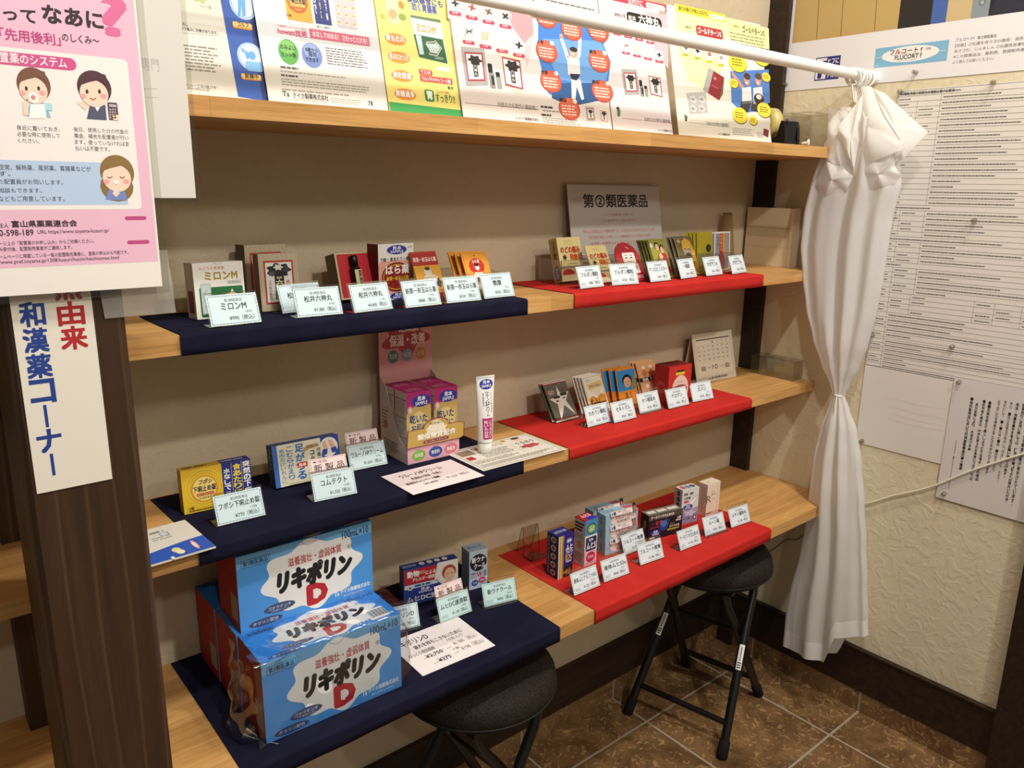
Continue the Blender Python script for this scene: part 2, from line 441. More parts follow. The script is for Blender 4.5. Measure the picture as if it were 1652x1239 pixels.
class Carton:
    """box or sheet standing on height z: bottom front corners seen at bl and br, top left at top; tilt leans it back"""
    def __init__(s, bl, br, z, top=None, D=0.02, front='#ffffff', left=None, right=None, topc=None, back=None, tilt=0.0, w=None, h=None, rot=None, mb=None, O=None):
        s.mb = mb or MB()
        B0 = Vector(O) if O is not None else onz(bl, z); B1 = onz(br, z) if br else None
        U = (B1 - B0) if B1 else Vector((1, 0, 0)); s.w = w or U.length; U.normalize()
        if rot is not None: U = Vector((math.cos(math.radians(rot)), math.sin(math.radians(rot)), 0))
        bk = Vector((-U.y, U.x, 0)); t = math.radians(tilt)
        V = Vector((0, 0, 1)) * math.cos(t) + bk * math.sin(t)
        s.O = B0 + Vector((0, 0, D * math.sin(t))) if tilt > 0 else B0
        s.U, s.V, s.Wd = U, V, bk * math.cos(t) - Vector((0, 0, 1)) * math.sin(t)
        s.h = h or reach(s.O, V, top); s.D = D
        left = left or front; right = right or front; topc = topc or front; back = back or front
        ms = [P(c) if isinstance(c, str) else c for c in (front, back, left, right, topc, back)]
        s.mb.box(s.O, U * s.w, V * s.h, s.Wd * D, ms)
        s.F = Face(s.mb, s.O, U, V, s.w, s.h)
        s.L = Face(s.mb, s.O + s.Wd * D, -s.Wd, V, D, s.h)
        s.R = Face(s.mb, s.O + U * s.w, s.Wd, V, D, s.h)
        s.T = Face(s.mb, s.O + V * s.h, U, s.Wd, s.w, D)
    def flap(s, col='#8d8478'):
        """tuck flap seams on the top"""
        s.T.line([(0.02, 0.93), (0.98, 0.93)], 0.0006, col, 0); s.T.line([(0.03, 0.93), (0.06, 0.05)], 0.0004, col, 0); s.T.line([(0.97, 0.93), (0.94, 0.05)], 0.0004, col, 0)
        s.F.line([(0.42, 0.0), (0.45, 0.035), (0.55, 0.035), (0.58, 0.0)], 0.0005, col, 0)
    def done(s, name, label, cat, group=None, parent=None):
        c = s.O + s.U * s.w / 2 + s.Wd * s.D / 2
        o = s.mb.build(name, parent, base=(c.x, c.y, min(q.z for q in s.mb.v)))
        return tag(o, label, cat, group)
# ================================================================== the setting
Z1, Z2, Z3, Z4 = 1.5035, 1.1989, 0.8950, 0.5879
T1, T2, T3, T4 = 0.0251, 0.0270, 0.0237, 0.0285
D1, D2, D3, D4 = 0.256, 0.2145, 0.2341, 0.3365
CL = 0.0014                                   # cloth thickness
C2, C3, C4 = Z2 + CL, Z3 + CL, Z4 + CL
X = Vector((1, 0, 0)); Y = Vector((0, 1, 0)); Zv = Vector((0, 0, 1))

def struct(name, mb, base=None):
    return tag(mb.build(name, base=base), kind='structure')
m = MB(); m.abox(-4.2, -4.6, -0.05, 0.1, 0.1, 0.0, TILE); struct('floor', m)
m = MB(); m.abox(-4.2, 0.0, 0.0, 0.0, 0.1, 3.0, WALL_BACK); struct('wall_back', m)
m = MB(); m.abox(0.0, -4.6, 0.0, 0.1, 0.1, 3.0, WALL_SIDE); struct('wall_right', m)
m = MB(); m.abox(-4.2, -4.6, 3.0, 0.1, 0.1, 3.08, P('#e8e0d2', 0.9)); struct('ceiling', m)
m = MB(); m.abox(-4.2, -0.012, 0.063, -0.019, -0.0002, 0.1815, SKIRT); struct('baseboard_back', m)
m = MB(); m.abox(-0.012, -0.799, 0.063, -0.0002, -0.0588, 0.1815, SKIRT)
m.abox(-0.016, -0.799, 0.1815, -0.0002, -0.0588, 0.1865, SKIRT); struct('baseboard_right', m)
GROUT = P('#a39788', 0.8)
m = MB(); x = -0.019
for k in range(13):
    x0 = -0.163 - 0.34 * (k - 1) if k else -0.019
    x1 = -0.163 - 0.34 * k
    m.abox(x1 + 0.0017, -0.010, 0.0, x0 - 0.0017, -0.0002, 0.0615, TILE)
m.abox(-4.2, -0.008, 0.0, -0.019, -0.0002, 0.063, GROUT); struct('trim_1', m)
m = MB()
ys = [-0.0588, -0.135, -0.475, -0.799]
for a, b in zip(ys, ys[1:]): m.abox(-0.010, b + 0.0017, 0.0, -0.0002, a - 0.0017, 0.0615, TILE)
m.abox(-0.008, -0.799, 0.0, -0.0002, -0.0588, 0.063, GROUT); struct('trim_2', m)
m = MB(); m.abox(-0.018, -0.058, 0.0, -0.0002, -0.0002, 3.0, SKIRT); struct('trim_3', m)       # batten in the right corner
m = MB(); m.abox(-1.868, -0.050, 0.0, -1.830, -0.0002, 3.0, POST); struct('trim_4', m)         # batten behind the pillar
m = MB(); m.abox(-0.034, -0.92, 0.0, -0.0002, -0.80, 3.0, SKIRT); struct('trim_5', m)          # post on the right wall
PX0, PX1, PY0, PY1 = -1.866, -1.749, -0.365, -0.258
m = MB(); c = 0.007
m.prism([(PX0 + c, PY0, 0), (PX1 - c, PY0, 0), (PX1, PY0 + c, 0), (PX1, PY1, 0), (PX0, PY1, 0), (PX0, PY0 + c, 0)], (0, 0, 3.0), POST)
o = m.build('wooden_pillar'); tag(o, 'square dark brown wooden pillar rising in front of the shelves at the left', 'pillar')

# ------------------------------------------------------------------ shelf boards
def shelf(label, zt, t, d):
    e = 0.0006; pts = [(-2.7, -0.0004), (-2.7, -d)]
    if d > 0.258:
        pts += [(PX0 - e, -d), (PX0 - e, PY1 + e), (PX1 + e, PY1 + e), (PX1 + e, -d)]
    pts += [(-0.0004, -d), (-0.0004, -0.058 - e), (-0.018 - e, -0.058 - e), (-0.018 - e, -0.0004),
            (-1.830 + e, -0.0004), (-1.830 + e, -0.050 - e), (-1.868 - e, -0.050 - e), (-1.868 - e, -0.0004)]
    m = MB(); m.prism([(a, b, zt - t) for a, b in pts], (0, 0, t), OAK)
    o = m.build('wall_shelf')
    bv = o.modifiers.new('edge', 'BEVEL'); bv.width = 0.0018; bv.segments = 2; bv.limit_method = 'ANGLE'
    return tag(o, label, 'shelf', 'oak boards on the back wall')
shelf('topmost oak shelf board, under the row of standing leaflets', Z1, T1, D1)
shelf('oak shelf board second from the top, with navy and red cloths over wooden-pattern boxes', Z2, T2, D2)
shelf('oak shelf board third from the top, holding the white tube and desk calendar', Z3, T3, D3)
shelf('lowest and deepest oak shelf board, above the two stools', Z4, T4, D4)

# ------------------------------------------------------------------ cloth runners
def cloth(label, mat, x0, x1, zt, t, d, back, seed):
    rnd = random.Random(seed); ph = rnd.uniform(0, 6)
    outer = [(-back, zt + CL), (-d * 0.5, zt + CL), (-d + 0.006, zt + CL)]
    r = 0.0055
    for k in range(1, 7):
        a = math.radians(15 * k); outer.append((-d + 0.0025 - r * math.sin(a), zt + CL - r + r * math.cos(a)))
    outer += [(-d - 0.0032, zt - t * 0.6), (-d - 0.0034, zt - t - 0.0005), (-d + 0.003, zt - t - 0.0022)]
    inner = [(y_, z_ - CL) if i < 3 else (y_ + CL * 0.7, z_ - CL * 0.3) for i, (y_, z_) in enumerate(outer)]
    loop = outer + inner[::-1] + [outer[0]]
    n = len(loop) - 1
    def fn(u, v):
        k = min(int(round(v * n)), n); y_, z_ = loop[k]
        xx = x0 + (x1 - x0) * u
        wob = 0.0007 * math.sin(xx * 23 + ph) + 0.0004 * math.sin(xx * 61 + ph)
        if 3 <= k < len(loop) - 4: y_ -= abs(wob) * 1.4
        dx = 0.0016 * math.sin(y_ * 30 + ph) * (1 if u in (0, 1) else 0)
        return (xx + dx, y_, z_)
    m = MB(); m.grid(fn, 70, n, mat)
    return tag(m.build('cloth_runner'), label, 'cloth', 'cloth runners draped over the shelf fronts')
cloth('navy cloth runner draped over the second shelf, under the red tray and sachets', NAVY, -1.650, -1.034, Z2, T2, D2, 0.03, 1)
cloth('navy cloth runner on the third shelf, under the yellow carton and pink display', NAVY, -1.655, -1.050, Z3, T3, D3, 0.008, 2)
cloth('navy cloth runner on the lowest shelf, under the blue and red drink cartons', NAVY, -1.652, -1.040, Z4, T4, D4, 0.004, 3)
cloth('red cloth runner on the second shelf, in front of the grey notice board', RED, -0.914, -0.273, Z2, T2, D2, 0.004, 4)
cloth('red cloth runner on the third shelf, beside the desk calendar', RED, -0.932, -0.302, Z3, T3, D3, 0.006, 5)
cloth('red cloth runner on the lowest shelf, under the pale blue ointment cartons', RED, -0.946, -0.327, Z4, T4, D4, 0.035, 6)

# ------------------------------------------------------------------ folding stools
def mesh_fabric():
    mt, N, L, b = nodes('black_brown_mesh_fabric')
    mp = coords(N, L, (1, 1, 1), rot=(0.3, 0.4, 0.7))
    ck = N.new('ShaderNodeTexVoronoi'); ck.inputs['Scale'].default_value = 330; L.new(mp.outputs[0], ck.inputs['Vector'])
    r = ramp(N, [(0.25, '#0e0b08'), (0.6, '#2a211a')]); L.new(ck.outputs[0], r.inputs[0]); L.new(r.outputs[0], b.inputs['Base Color'])
    bump(N, L, b, ck.outputs[0], 0.4, 0.001); b.inputs['Roughness'].default_value = 0.75; b.inputs['Specular IOR Level'].default_value = 0.2
    return mt
FABRIC = mesh_fabric()
RUBBER = P('#141313', 0.8, 0.0, 0.2)
def stool(label, c, rot, with_labels):
    cx, cy = c; cr, sr = math.cos(rot), math.sin(rot)
    def W_(x_, y_, z_): return Vector((cx + x_ * cr - y_ * sr, cy + x_ * sr + y_ * cr, z_))
    root = thing('folding_stool', label, 'stool', (cx, cy, 0), 'black folding stools')
    m = MB(); R = 0.158
    prof = [(0.0, 0.427), (R - 0.03, 0.427), (R - 0.012, 0.430), (R - 0.003, 0.440), (R, 0.455), (R - 0.003, 0.470), (R - 0.012, 0.483), (R - 0.035, 0.491), (R - 0.08, 0.495), (0.0, 0.497)]
    m.lathe((cx, cy, 0), prof, FABRIC, 56); m.build('seat', root, base=(cx, cy, 0.427))
    m = MB(); m.torus((cx, cy, 0.444), R - 0.0015, 0.0022, P('#0b0908', 0.7), (0, 0, 1), 56, 6); m.build('piping', root)
    tops = {}
    for side, fx, tx in (('l', -0.145, 0.085), ('r', 0.145, -0.085)):
        for dep, fy, ty in (('f', -0.135, -0.095), ('b', 0.135, 0.095)):
            if side == 'r': fy *= 0.82; ty *= 0.82
            a, b = W_(fx, fy, 0.022), W_(tx, ty, 0.415)
            m = MB(); k1 = a.lerp(b, 0.72); k2 = a.lerp(b, 0.86) + W_(0.008 if side == 'l' else -0.008, 0, 0) - W_(0, 0, 0)
            m.tube([a, a.lerp(b, 0.35), k1, k2, b], 0.0112, BLACK_METAL, 14)
            lg = m.build('leg', root)
            d = (b - a).normalized(); m = MB(); m.tube([a - d * 0.0235, a - d * 0.020, a + d * 0.02, a + d * 0.022], [0.0115, 0.0140, 0.0140, 0.0125], RUBBER, 14); m.build('rubber_foot', lg)
            if with_labels and dep == 'f' and side == 'l' or with_labels and dep == 'b' and side == 'l':
                q = a.lerp(b, 0.50 if dep == 'f' else 0.52); n = (CAM - q); n = (n - d * n.dot(d)).normalized(); u = d.cross(n)
                m = MB()
                def strip(s0, s1, hw, mat, rad):
                    for k in range(6):
                        t0 = -hw + 2 * hw * k / 6; t1 = t0 + 2 * hw / 6
                        f = lambda t, s_: q + d * s_ + (n * math.cos(t) + u * math.sin(t)) * rad
                        m.poly((f(t0, s0), f(t1, s0), f(t1, s1), f(t0, s1)), mat)
                strip(-0.032, 0.032, 0.62, WHITE, 0.0115)
                for s0 in (-0.028, -0.022, -0.016): strip(s0, s0 + 0.003, 0.4, BLACK, 0.0117)
                strip(-0.010, 0.026, 0.12, P('#77736d'), 0.0117)
                tag(m.build('warning_sticker', lg), 'white sticker with black marks')
    for side, fx, tx, yy in (('l', -0.145, 0.085, 0.135), ('r', 0.145, -0.085, 0.111)):
        t = 0.13; xx = fx + (tx - fx) * t; ya = yy + (0.70 * yy - yy) * t
        m = MB(); m.tube([W_(xx, -ya, 0.075), W_(xx, ya, 0.075)], 0.0078, BLACK_METAL, 12); m.build('cross_bar', root)
    for yy in (-0.098, 0.098):
        m = MB(); m.tube([W_(-0.10, yy, 0.4205), W_(0.10, yy, 0.4205)], 0.0065, BLACK_METAL, 10); m.build('seat_bracket', root)
    m = MB(); t = 0.145 / 0.23; zz = 0.022 + 0.393 * t
    m.tube([W_(0.0, -0.115, zz), W_(0.0, 0.115, zz)], 0.005, BLACK_METAL, 10); m.build('pivot_rod', root)
    return root
stool('black folding stool under the red cloth end, white stickers on its legs', (-0.340, -0.182), math.radians(12), True)
stool('black folding stool under the navy cloth, its feet cut off by the photo edge', (-1.135, -0.205), math.radians(4), False)

# ------------------------------------------------------------------ curtain rod, rings, curtain
RY, RZ = -0.297, 1.667
m = MB()
m.tube([(-1.748, RY, RZ), (-1.10, RY, RZ)], 0.0098, WHITE, 20)
rod = m.build('curtain_rod', base=(-0.9, RY, RZ - 0.013)); tag(rod, 'long white extending curtain rod crossing in front of the leaflets', 'curtain rod')
m = MB(); m.tube([(-1.105, RY, RZ), (-1.10, RY, RZ), (-0.02, RY, RZ)], [0.0102, 0.0122, 0.0122], WHITE, 20); m.build('outer_tube', rod)
m = MB(); m.tube([(-0.024, RY, RZ), (-0.006, RY, RZ), (-0.0006, RY, RZ)], [0.0122, 0.016, 0.016], WHITE, 20); m.build('end_cap', rod)
CX = -0.066
cur = thing('sheer_curtain', 'sheer white curtain bunched up and tied in the middle at the right wall', 'curtain', (CX, -0.30, 0.14))
for k, xx in enumerate((-0.100, -0.088, -0.078, -0.070, -0.060, -0.047, -0.034)):
    r_ = MB(); r_.torus((xx, RY, RZ - 0.0055), 0.0185, 0.0028, WHITE, (1, 0.35 * math.sin(k * 2.1), 0.25 * math.cos(k * 1.7)))
    r_.tube([(xx, RY, RZ - 0.024), (xx - 0.004, RY + 0.002 * k - 0.006, RZ - 0.040), (xx, RY + 0.003 * k - 0.009, RZ - 0.062)], 0.0014, WHITE, 6)
    tag(r_.build('curtain_ring', cur, base=(xx, RY, RZ)), 'white plastic curtain ring')
ROWS = [(205, 1345, 1440), (236, 1330, 1450), (300, 1308, 1453), (350, 1297, 1440), (400, 1292, 1432), (450, 1295, 1424), (500, 1301, 1414), (550, 1313, 1400), (590, 1326, 1385),
        (620, 1339, 1370), (638, 1345, 1362), (655, 1339, 1369), (690, 1326, 1382), (740, 1314, 1390), (800, 1306, 1395), (860, 1299, 1399), (920, 1288, 1402), (970, 1274, 1404), (1010, 1266, 1405), (1050, 1262, 1405)]
PROF = []
for yr, xl, xr in ROWS:
    a = onx((xl, yr), CX); b = onx((xr, yr), CX); PROF.append(((a.z + b.z) / 2, a.y, b.y))
def prof_at(z):
    if z >= PROF[0][0]: return PROF[0][1:]
    for (z0, a0, b0), (z1, a1, b1) in zip(PROF, PROF[1:]):
        if z <= z0 and z >= z1:
            t = (z0 - z) / (z0 - z1); t = t * t * (3 - 2 * t) * 0.5 + t * 0.5
            return a0 + (a1 - a0) * t, b0 + (b1 - b0) * t
    return PROF[-1][1:]
ZT, ZTIE = PROF[0][0] + 0.02, PROF[10][0]
def curtain_fn(z_top, z_bot_fn, seed, nf):
    rnd = random.Random(seed); p1, p2, p3 = rnd.uniform(0, 6), rnd.uniform(0, 6), rnd.uniform(0, 6)
    def fn(u, v):
        th = 2 * math.pi * u
        cyy = math.cos(th)
        zb = z_bot_fn(cyy)
        z = z_top + (zb - z_top) * v
        a, b = prof_at(z)
        hy = (a - b) / 2; cy_ = (a + b) / 2
        hx = min(0.048, hy * 0.62 + 0.004)
        dist = abs(z - ZTIE)
        sway = 0.5 * math.sin(z * 5 + p1)
        amp = 0.16 + 0.10 * min(1, dist / 0.25)
        f = 1 - amp + amp * (0.55 * math.cos(nf * th + p1 + sway) + 0.3 * math.cos((nf + 4) * th + p2 - 1.3 * sway) + 0.25 * math.cos(3 * th + p3 + 2 * z))
        fy = 1 - 0.35 * (1 - f) * (1 - abs(cyy))
        return (CX - hx * f * math.sin(th), cy_ + hy * fy * cyy, z)
    return fn
m = MB(); m.grid(curtain_fn(ZT, lambda c: ZTIE - 0.003, 4, 9), 168, 60, SHEER); m.build('upper_panel', cur)
def zbot(c):
    t = max(0.0, min(1.0, (-c - 0.15) / 0.25)); return 0.150 - 0.02 * c + 0.085 * t + 0.03 * max(0, -c - 0.5)
lowfn = curtain_fn(ZTIE + 0.003, zbot, 9, 8)
m = MB(); m.grid(lowfn, 168, 60, SHEER); m.build('lower_panel', cur)
m = MB(); m.grid(lambda u, v: (lambda q: (q[0] - 0.0008 * math.sin(2 * math.pi * u) * 1.2, q[1] * 1.0, q[2]))(lowfn(u, 0.93 + 0.07 * v)), 168, 4, SHEER_TOP); tag(m.build('bottom_hem', cur), 'denser white hem')
zz = ZTIE; a, b = prof_at(zz)
m = MB(); m.torus((CX, (a + b) / 2, zz), (a - b) / 2 * 0.86, 0.0028, WHITE, (0.1, 0, 1), 28, 8)
m.tube([(CX - 0.014, (a + b) / 2 - 0.002, zz), (CX - 0.020, (a + b) / 2 - 0.003, zz - 0.02), (CX - 0.019, (a + b) / 2 - 0.004, zz - 0.055)], 0.0016, WHITE, 6); tag(m.build('tie_cord', cur), 'white cord tied around the curtain')
# the stiff heading tape folded over at the top
def K(q, x_): return onx((1240 + q[0] / 4.764, 100 + q[1] / 4.764), x_)
def drape(pts, bulge, seed, name='heading_fold', rings=9):
    rnd = random.Random(seed); P3 = [K(q[:2], q[2]) for q in pts]
    dense = []
    for i, q in enumerate(P3):
        r_ = P3[(i + 1) % len(P3)]
        for k in range(8): dense.append(q.lerp(r_, k / 8))
    c = sum(P3, Vector()) / len(P3); n = len(dense); vs = [c + Vector((-bulge, 0, 0))]
    ph = rnd.uniform(0, 6)
    for k in range(1, rings + 1):
        t = k / rings
        for i, q in enumerate(dense):
            th = 2 * math.pi * i / n
            vs.append(c.lerp(q, t) + Vector((-bulge * (1 - t * t) + 0.004 * math.sin(3 * th + ph) * t * (1 - t) * 2.5 + 0.0035 * math.sin(5 * th + ph * 2) * (t ** 2) * (0.4 + 0.6 * (t < 1)), 0, 0)))
    fs = [(0, 1 + i, 1 + (i + 1) % n) for i in range(n)]
    for k in range(rings - 1):
        for i in range(n):
            fs.append((1 + k * n + i, 1 + (k + 1) * n + i, 1 + (k + 1) * n + (i + 1) % n, 1 + k * n + (i + 1) % n))
    m = MB(); m.mesh(vs, fs, SHEER_TOP, True); return m.build(name, cur)
drape([(460, 355, -.082), (640, 345, -.072), (720, 420, -.08), (640, 700, -.088), (560, 800, -.10), (490, 778, -.108), (445, 745, -.104), (452, 560, -.092)], 0.012, 1)
drape([(725, 250, -.085), (525, 510, -.118), (620, 730, -.112), (660, 850, -.10), (715, 590, -.10)], 0.010, 2)
drape([(700, 185, -.075), (790, 190, -.075), (870, 400, -.095), (1045, 665, -.112), (800, 765, -.112), (640, 885, -.098), (715, 590, -.088), (722, 330, -.08)], 0.016, 3)
drape([(790, 195, -.07), (890, 240, -.068), (1000, 340, -.068), (1225, 540, -.075), (1030, 750, -.09), (965, 770, -.09), (1045, 665, -.098), (900, 420, -.088)], 0.010, 4)
drape([(640, 885, -.095), (800, 765, -.108), (960, 700, -.10), (970, 800, -.09), (1020, 880, -.082), (900, 990, -.085), (760, 1010, -.09)], 0.012, 5)
drape([(445, 745, -.10), (560, 800, -.104), (650, 880, -.10), (600, 1000, -.095), (430, 1060, -.092), (360, 950, -.088)], 0.012, 6)

# ------------------------------------------------------------------ papers on the right wall
WU = Vector((0, -1, 0))
def wall_sheet(y0, z1, y1, z0, off=0.0015, col='#efeae2', mb=None, th=0.0004):
    m = mb or MB()
    m.box((-off, y0, z0), WU * (y0 - y1), Zv * (z1 - z0), Vector((th, 0, 0)), P(col, 0.5))
    return m, Face(m, (-off, y0, z0), WU, Zv, y0 - y1, z1 - z0)
# large ointment poster
m, F = wall_sheet(-0.046, 2.06, -0.79, 1.655, 0.0014, '#e9e7e8')
f = F.p()
def yz(y_, z_): return ((-0.046 - y_) / 0.744, (2.06 - z_) / 0.405)
def prect(y0, z1, y1, z0, col, L=0): F.rect(*yz(y0, z1), *yz(y1, z0), col, L)
prect(-0.066, 2.04, -0.34, 1.773, '#c2a468'); prect(-0.34, 2.04, -0.415, 1.7725, '#2a2624', 0); prect(-0.415, 2.04, -0.448, 1.7728, '#4664a8', 1)
prect(-0.448, 2.04, -0.50, 1.773, '#c9b384', 0); prect(-0.50, 2.04, -0.536, 1.773, '#8a949b', 1); prect(-0.53, 2.04, -0.775, 1.773, '#2c2c3a', 0)
for y_ in (-0.135, -0.20, -0.285): F.line([yz(y_, 2.03), yz(y_ + 0.006, 1.9), yz(y_, 1.774)], 0.0018, '#8a7040', 2)
F.ell(*yz(-0.513, 1.81), *yz(-0.527, 1.796), '#6d777e', 3); F.ell(*yz(-0.516, 1.807), *yz(-0.524, 1.799), '#a8b0b4', 4)
F.poly([yz(-0.536, 1.773), yz(-0.552, 1.82), yz(-0.545, 1.9), yz(-0.54, 1.9)], '#1d1e2c', 3)
F.rect(*yz(-0.140, 1.7295), *yz(-0.206, 1.674), '#27307c', 1); F.rect(*yz(-0.142, 1.727), *yz(-0.170, 1.677), '#e9e7e8', 2)
F.text('f', *yz(-0.146, 1.718), *yz(-0.165, 1.681), '#27307c', 3, 0.05, slant=0.1)
for i, row in enumerate(('ヒフに', 'エフの', 'チカラ')): F.text(row, *yz(-0.174, 1.724 - i * 0.0165), *yz(-0.202, 1.712 - i * 0.0165), '#ffffff', 3, 0.02)
F.rect(*yz(-0.294, 1.7345), *yz(-0.462, 1.6905), '#7fb6d6', 1); F.ell(*yz(-0.311, 1.7315), *yz(-0.443, 1.6965), '#f2eeea', 2)
F.line([yz(-0.298, 1.713), yz(-0.312, 1.713)], 0.0008, '#f2eeea', 2); F.line([yz(-0.443, 1.713), yz(-0.458, 1.713)], 0.0008, '#f2eeea', 2)
F.text('フルコート f', *yz(-0.330, 1.7265), *yz(-0.405, 1.7165), '#7d1f26', 3, 0.03); F.line([yz(-0.333, 1.7143), yz(-0.405, 1.7143)], 0.0005, '#7d1f26', 3)
F.text('FLUCORT f', *yz(-0.343, 1.7130), *yz(-0.405, 1.7035), '#1c1a1c', 3, 0.02)
F.frame(*yz(-0.412, 1.7235), *yz(-0.424, 1.7185), 0.0004, '#555555', 3); F.text('軟膏', *yz(-0.4135, 1.7228), *yz(-0.4225, 1.7192), '#444444', 3)
F.text('フルオシノロンアセトニド', *yz(-0.350, 1.7015), *yz(-0.396, 1.6988), '#555555', 3); F.text('10g', *yz(-0.298, 1.697), *yz(-0.305, 1.693), '#ffffff', 3)
F.text('フルコートf', *yz(-0.476, 1.7355), *yz(-0.515, 1.7285), '#55504e', 2); F.text('第②類医薬品', *yz(-0.521, 1.7348), *yz(-0.559, 1.7280), '#6a6462', 2)
for i, row in enumerate(('【効能】○化膿を伴う次の諸症：湿疹、皮膚炎、あせも、かぶれ、しもやけ', '虫さされ、じんましん ○化膿性皮膚疾患（とびひ、めんちょう、毛のう炎）', '※この医薬品は、薬剤師、登録販売者に相談のうえ、「使用上の注意」を')):
    F.text(row, *yz(-0.476, 1.7235 - i * 0.0115), *yz(-0.755, 1.7165 - i * 0.0115), '#7a7472', 2)
F.text('よく読んでお使いください。', *yz(-0.476, 1.689), *yz(-0.56, 1.682), '#7a7472', 2)
tag(m.build('wall_poster'), 'large white poster showing coats and a pale blue ointment pack, high on the right wall', 'poster')

# framed table of shop rules, upper and lower sheet
def table_sheet(name, label, y0, z1, y1, z0, off, rows, cols, head=None, skip=0.0):
    m, F = wall_sheet(y0, z1, y1, z0, off, '#e6e0d6')
    n = len(rows); hgt = (1 - skip) / n
    INK = '#3a3634'
    F.frame(0.006, 0.004, 0.995, 1 - skip, 0.0006, INK, 1)
    for i, kind in enumerate(rows):
        t = 0.004 + i * hgt; b_ = t + hgt
        x0 = cols[kind]
        F.line([(x0[0], b_), (0.995, b_)], 0.00055, INK, 1)
        edges = list(x0)
        for j, e in enumerate(edges):
            if e > 0.01: F.line([(e, t), (e, b_)], 0.00055, INK, 1)
            nx = edges[j + 1] if j + 1 < len(edges) else 0.99
            if j < len(edges) - 1:
                if (i * 7 + j) % 3: F.rows(e + 0.012, t + hgt * 0.42, min(nx - 0.008, e + 0.012 + 0.08), t + hgt * 0.64, 1, '#6a6562', 1, 0.9, 0.3)
            else:
                F.rows(e + 0.012, t + hgt * 0.42, e + 0.012 + (nx - e - 0.02) * random.uniform(0.12, 0.8), t + hgt * 0.64, 1, '#5f5a58', 1, 0.9, 0.2)
    return m, F
m, F = table_sheet('', '', -0.361, 1.634, -0.788, 1.036, 0.0014,
    ['h', 'a', 'b', 'b', 'b', 'b', 'b', 'b', 'a', 'a', 'a', 'a', 'a', 'a', 'a', 'a', 'a', 'a', 'a', 'a', 'a', 'h', 'c', 'c', 'c', 'c', 'c', 'h', 'c', 'c', 'c', 'c', 'h', 'c', 'c', 'c', 'c', 'c', 'd', 'd', 'd', 'd', 'e', 'e', 'e', 'e', 'e', 'e'],
    {'h': [0.0], 'a': [0.0, 0.235], 'b': [0.0, 0.115, 0.235], 'c': [0.0, 0.10, 0.235], 'd': [0.0, 0.10, 0.22, 0.56, 0.66, 0.79], 'e': [0.0, 0.10]})
F.text('店舗販売業の管理及び運営に関する事項', 0.02, 0.008, 0.30, 0.021, '#2c2826', 2)
tag(m.build('notice_sheet'), 'large white sheet with a ruled black table pinned under the big poster', 'notice')
m, F = table_sheet('', '', -0.367, 1.042, -0.786, 0.757, 0.0022, ['e', 'e', 'e', 'e', 'f', 'f', 'f'], {'e': [0.0, 0.09], 'f': [0.0, 0.09]}, skip=0.74)
for z_ in (0.52, 0.60, 0.66, 0.71): F.line([(0.18, z_), (0.34, z_ + 0.012), (0.50, z_)], 0.0005, '#d9d2c6', 1)
tag(m.build('notice_sheet'), 'white sheet with a few ruled rows above a blank half, lowest behind the vertical-text notice', 'notice')
# notice with vertical lettering
m, F = wall_sheet(-0.584, 0.976, -0.797, 0.672, 0.0042, '#ddd7d2')
def vcol(txt, top, bot, wpx, bold=0.01, col='#2a2625'):
    a, b = onx(top, -0.0042), onx(bot, -0.0042); u = (-0.584 - (a.y + b.y) / 2) / 0.213; hw = wpx * 0.00068 / 0.213
    F.vtext(txt, u - hw, (0.976 - a.z) / 0.304, u + hw, (0.976 - b.z) / 0.304, col, 2, bold)
vcol('●他の販売店においての当該医薬品の購入履歴', (1569, 641), (1549, 758), 4.6, 0.03)
vcol('身分証等により、氏名及び年齢', (1577, 650), (1563, 727), 4.4, 0.02)
vcol('●若年者（高校生、中学生等）のお客様につきましては、', (1588, 645), (1566, 780), 4.4, 0.02)
vcol('●一包装を超えて購入しようとする場合、その理由', (1597, 647), (1576, 776), 4.4, 0.02)
vcol('以下のことを確認することが定められております。', (1611, 645), (1592, 770), 4.2, 0.01)
vcol('原則として、一人一包装（一箱、一瓶等）であり、', (1621, 646), (1603, 766), 4.2, 0.0)
vcol('また、一部の医薬品の販売につきましては、法令で、', (1631, 648), (1610, 781), 4.2, 0.0)
vcol('用法・用量を厳守するようお願い申し上げます。', (1641, 650), (1621, 772), 4.4, 0.03)
vcol('医薬品のご使用に際しては、「添付文書」をよくお読みいただき、', (1651, 651), (1624, 814), 4.4, 0.02)
vcol('不適正使用による健康被害が報告されています。', (1660, 652), (1634, 819), 4.4, 0.02)
vcol('厚生労働省・一般社団法人日本薬業連合会', (1541, 710), (1532, 790), 1.8, 0.0, '#5a5552')
tag(m.build('notice_sheet'), 'grey-white sheet with vertical black lettering pinned low at the photo right edge', 'notice')
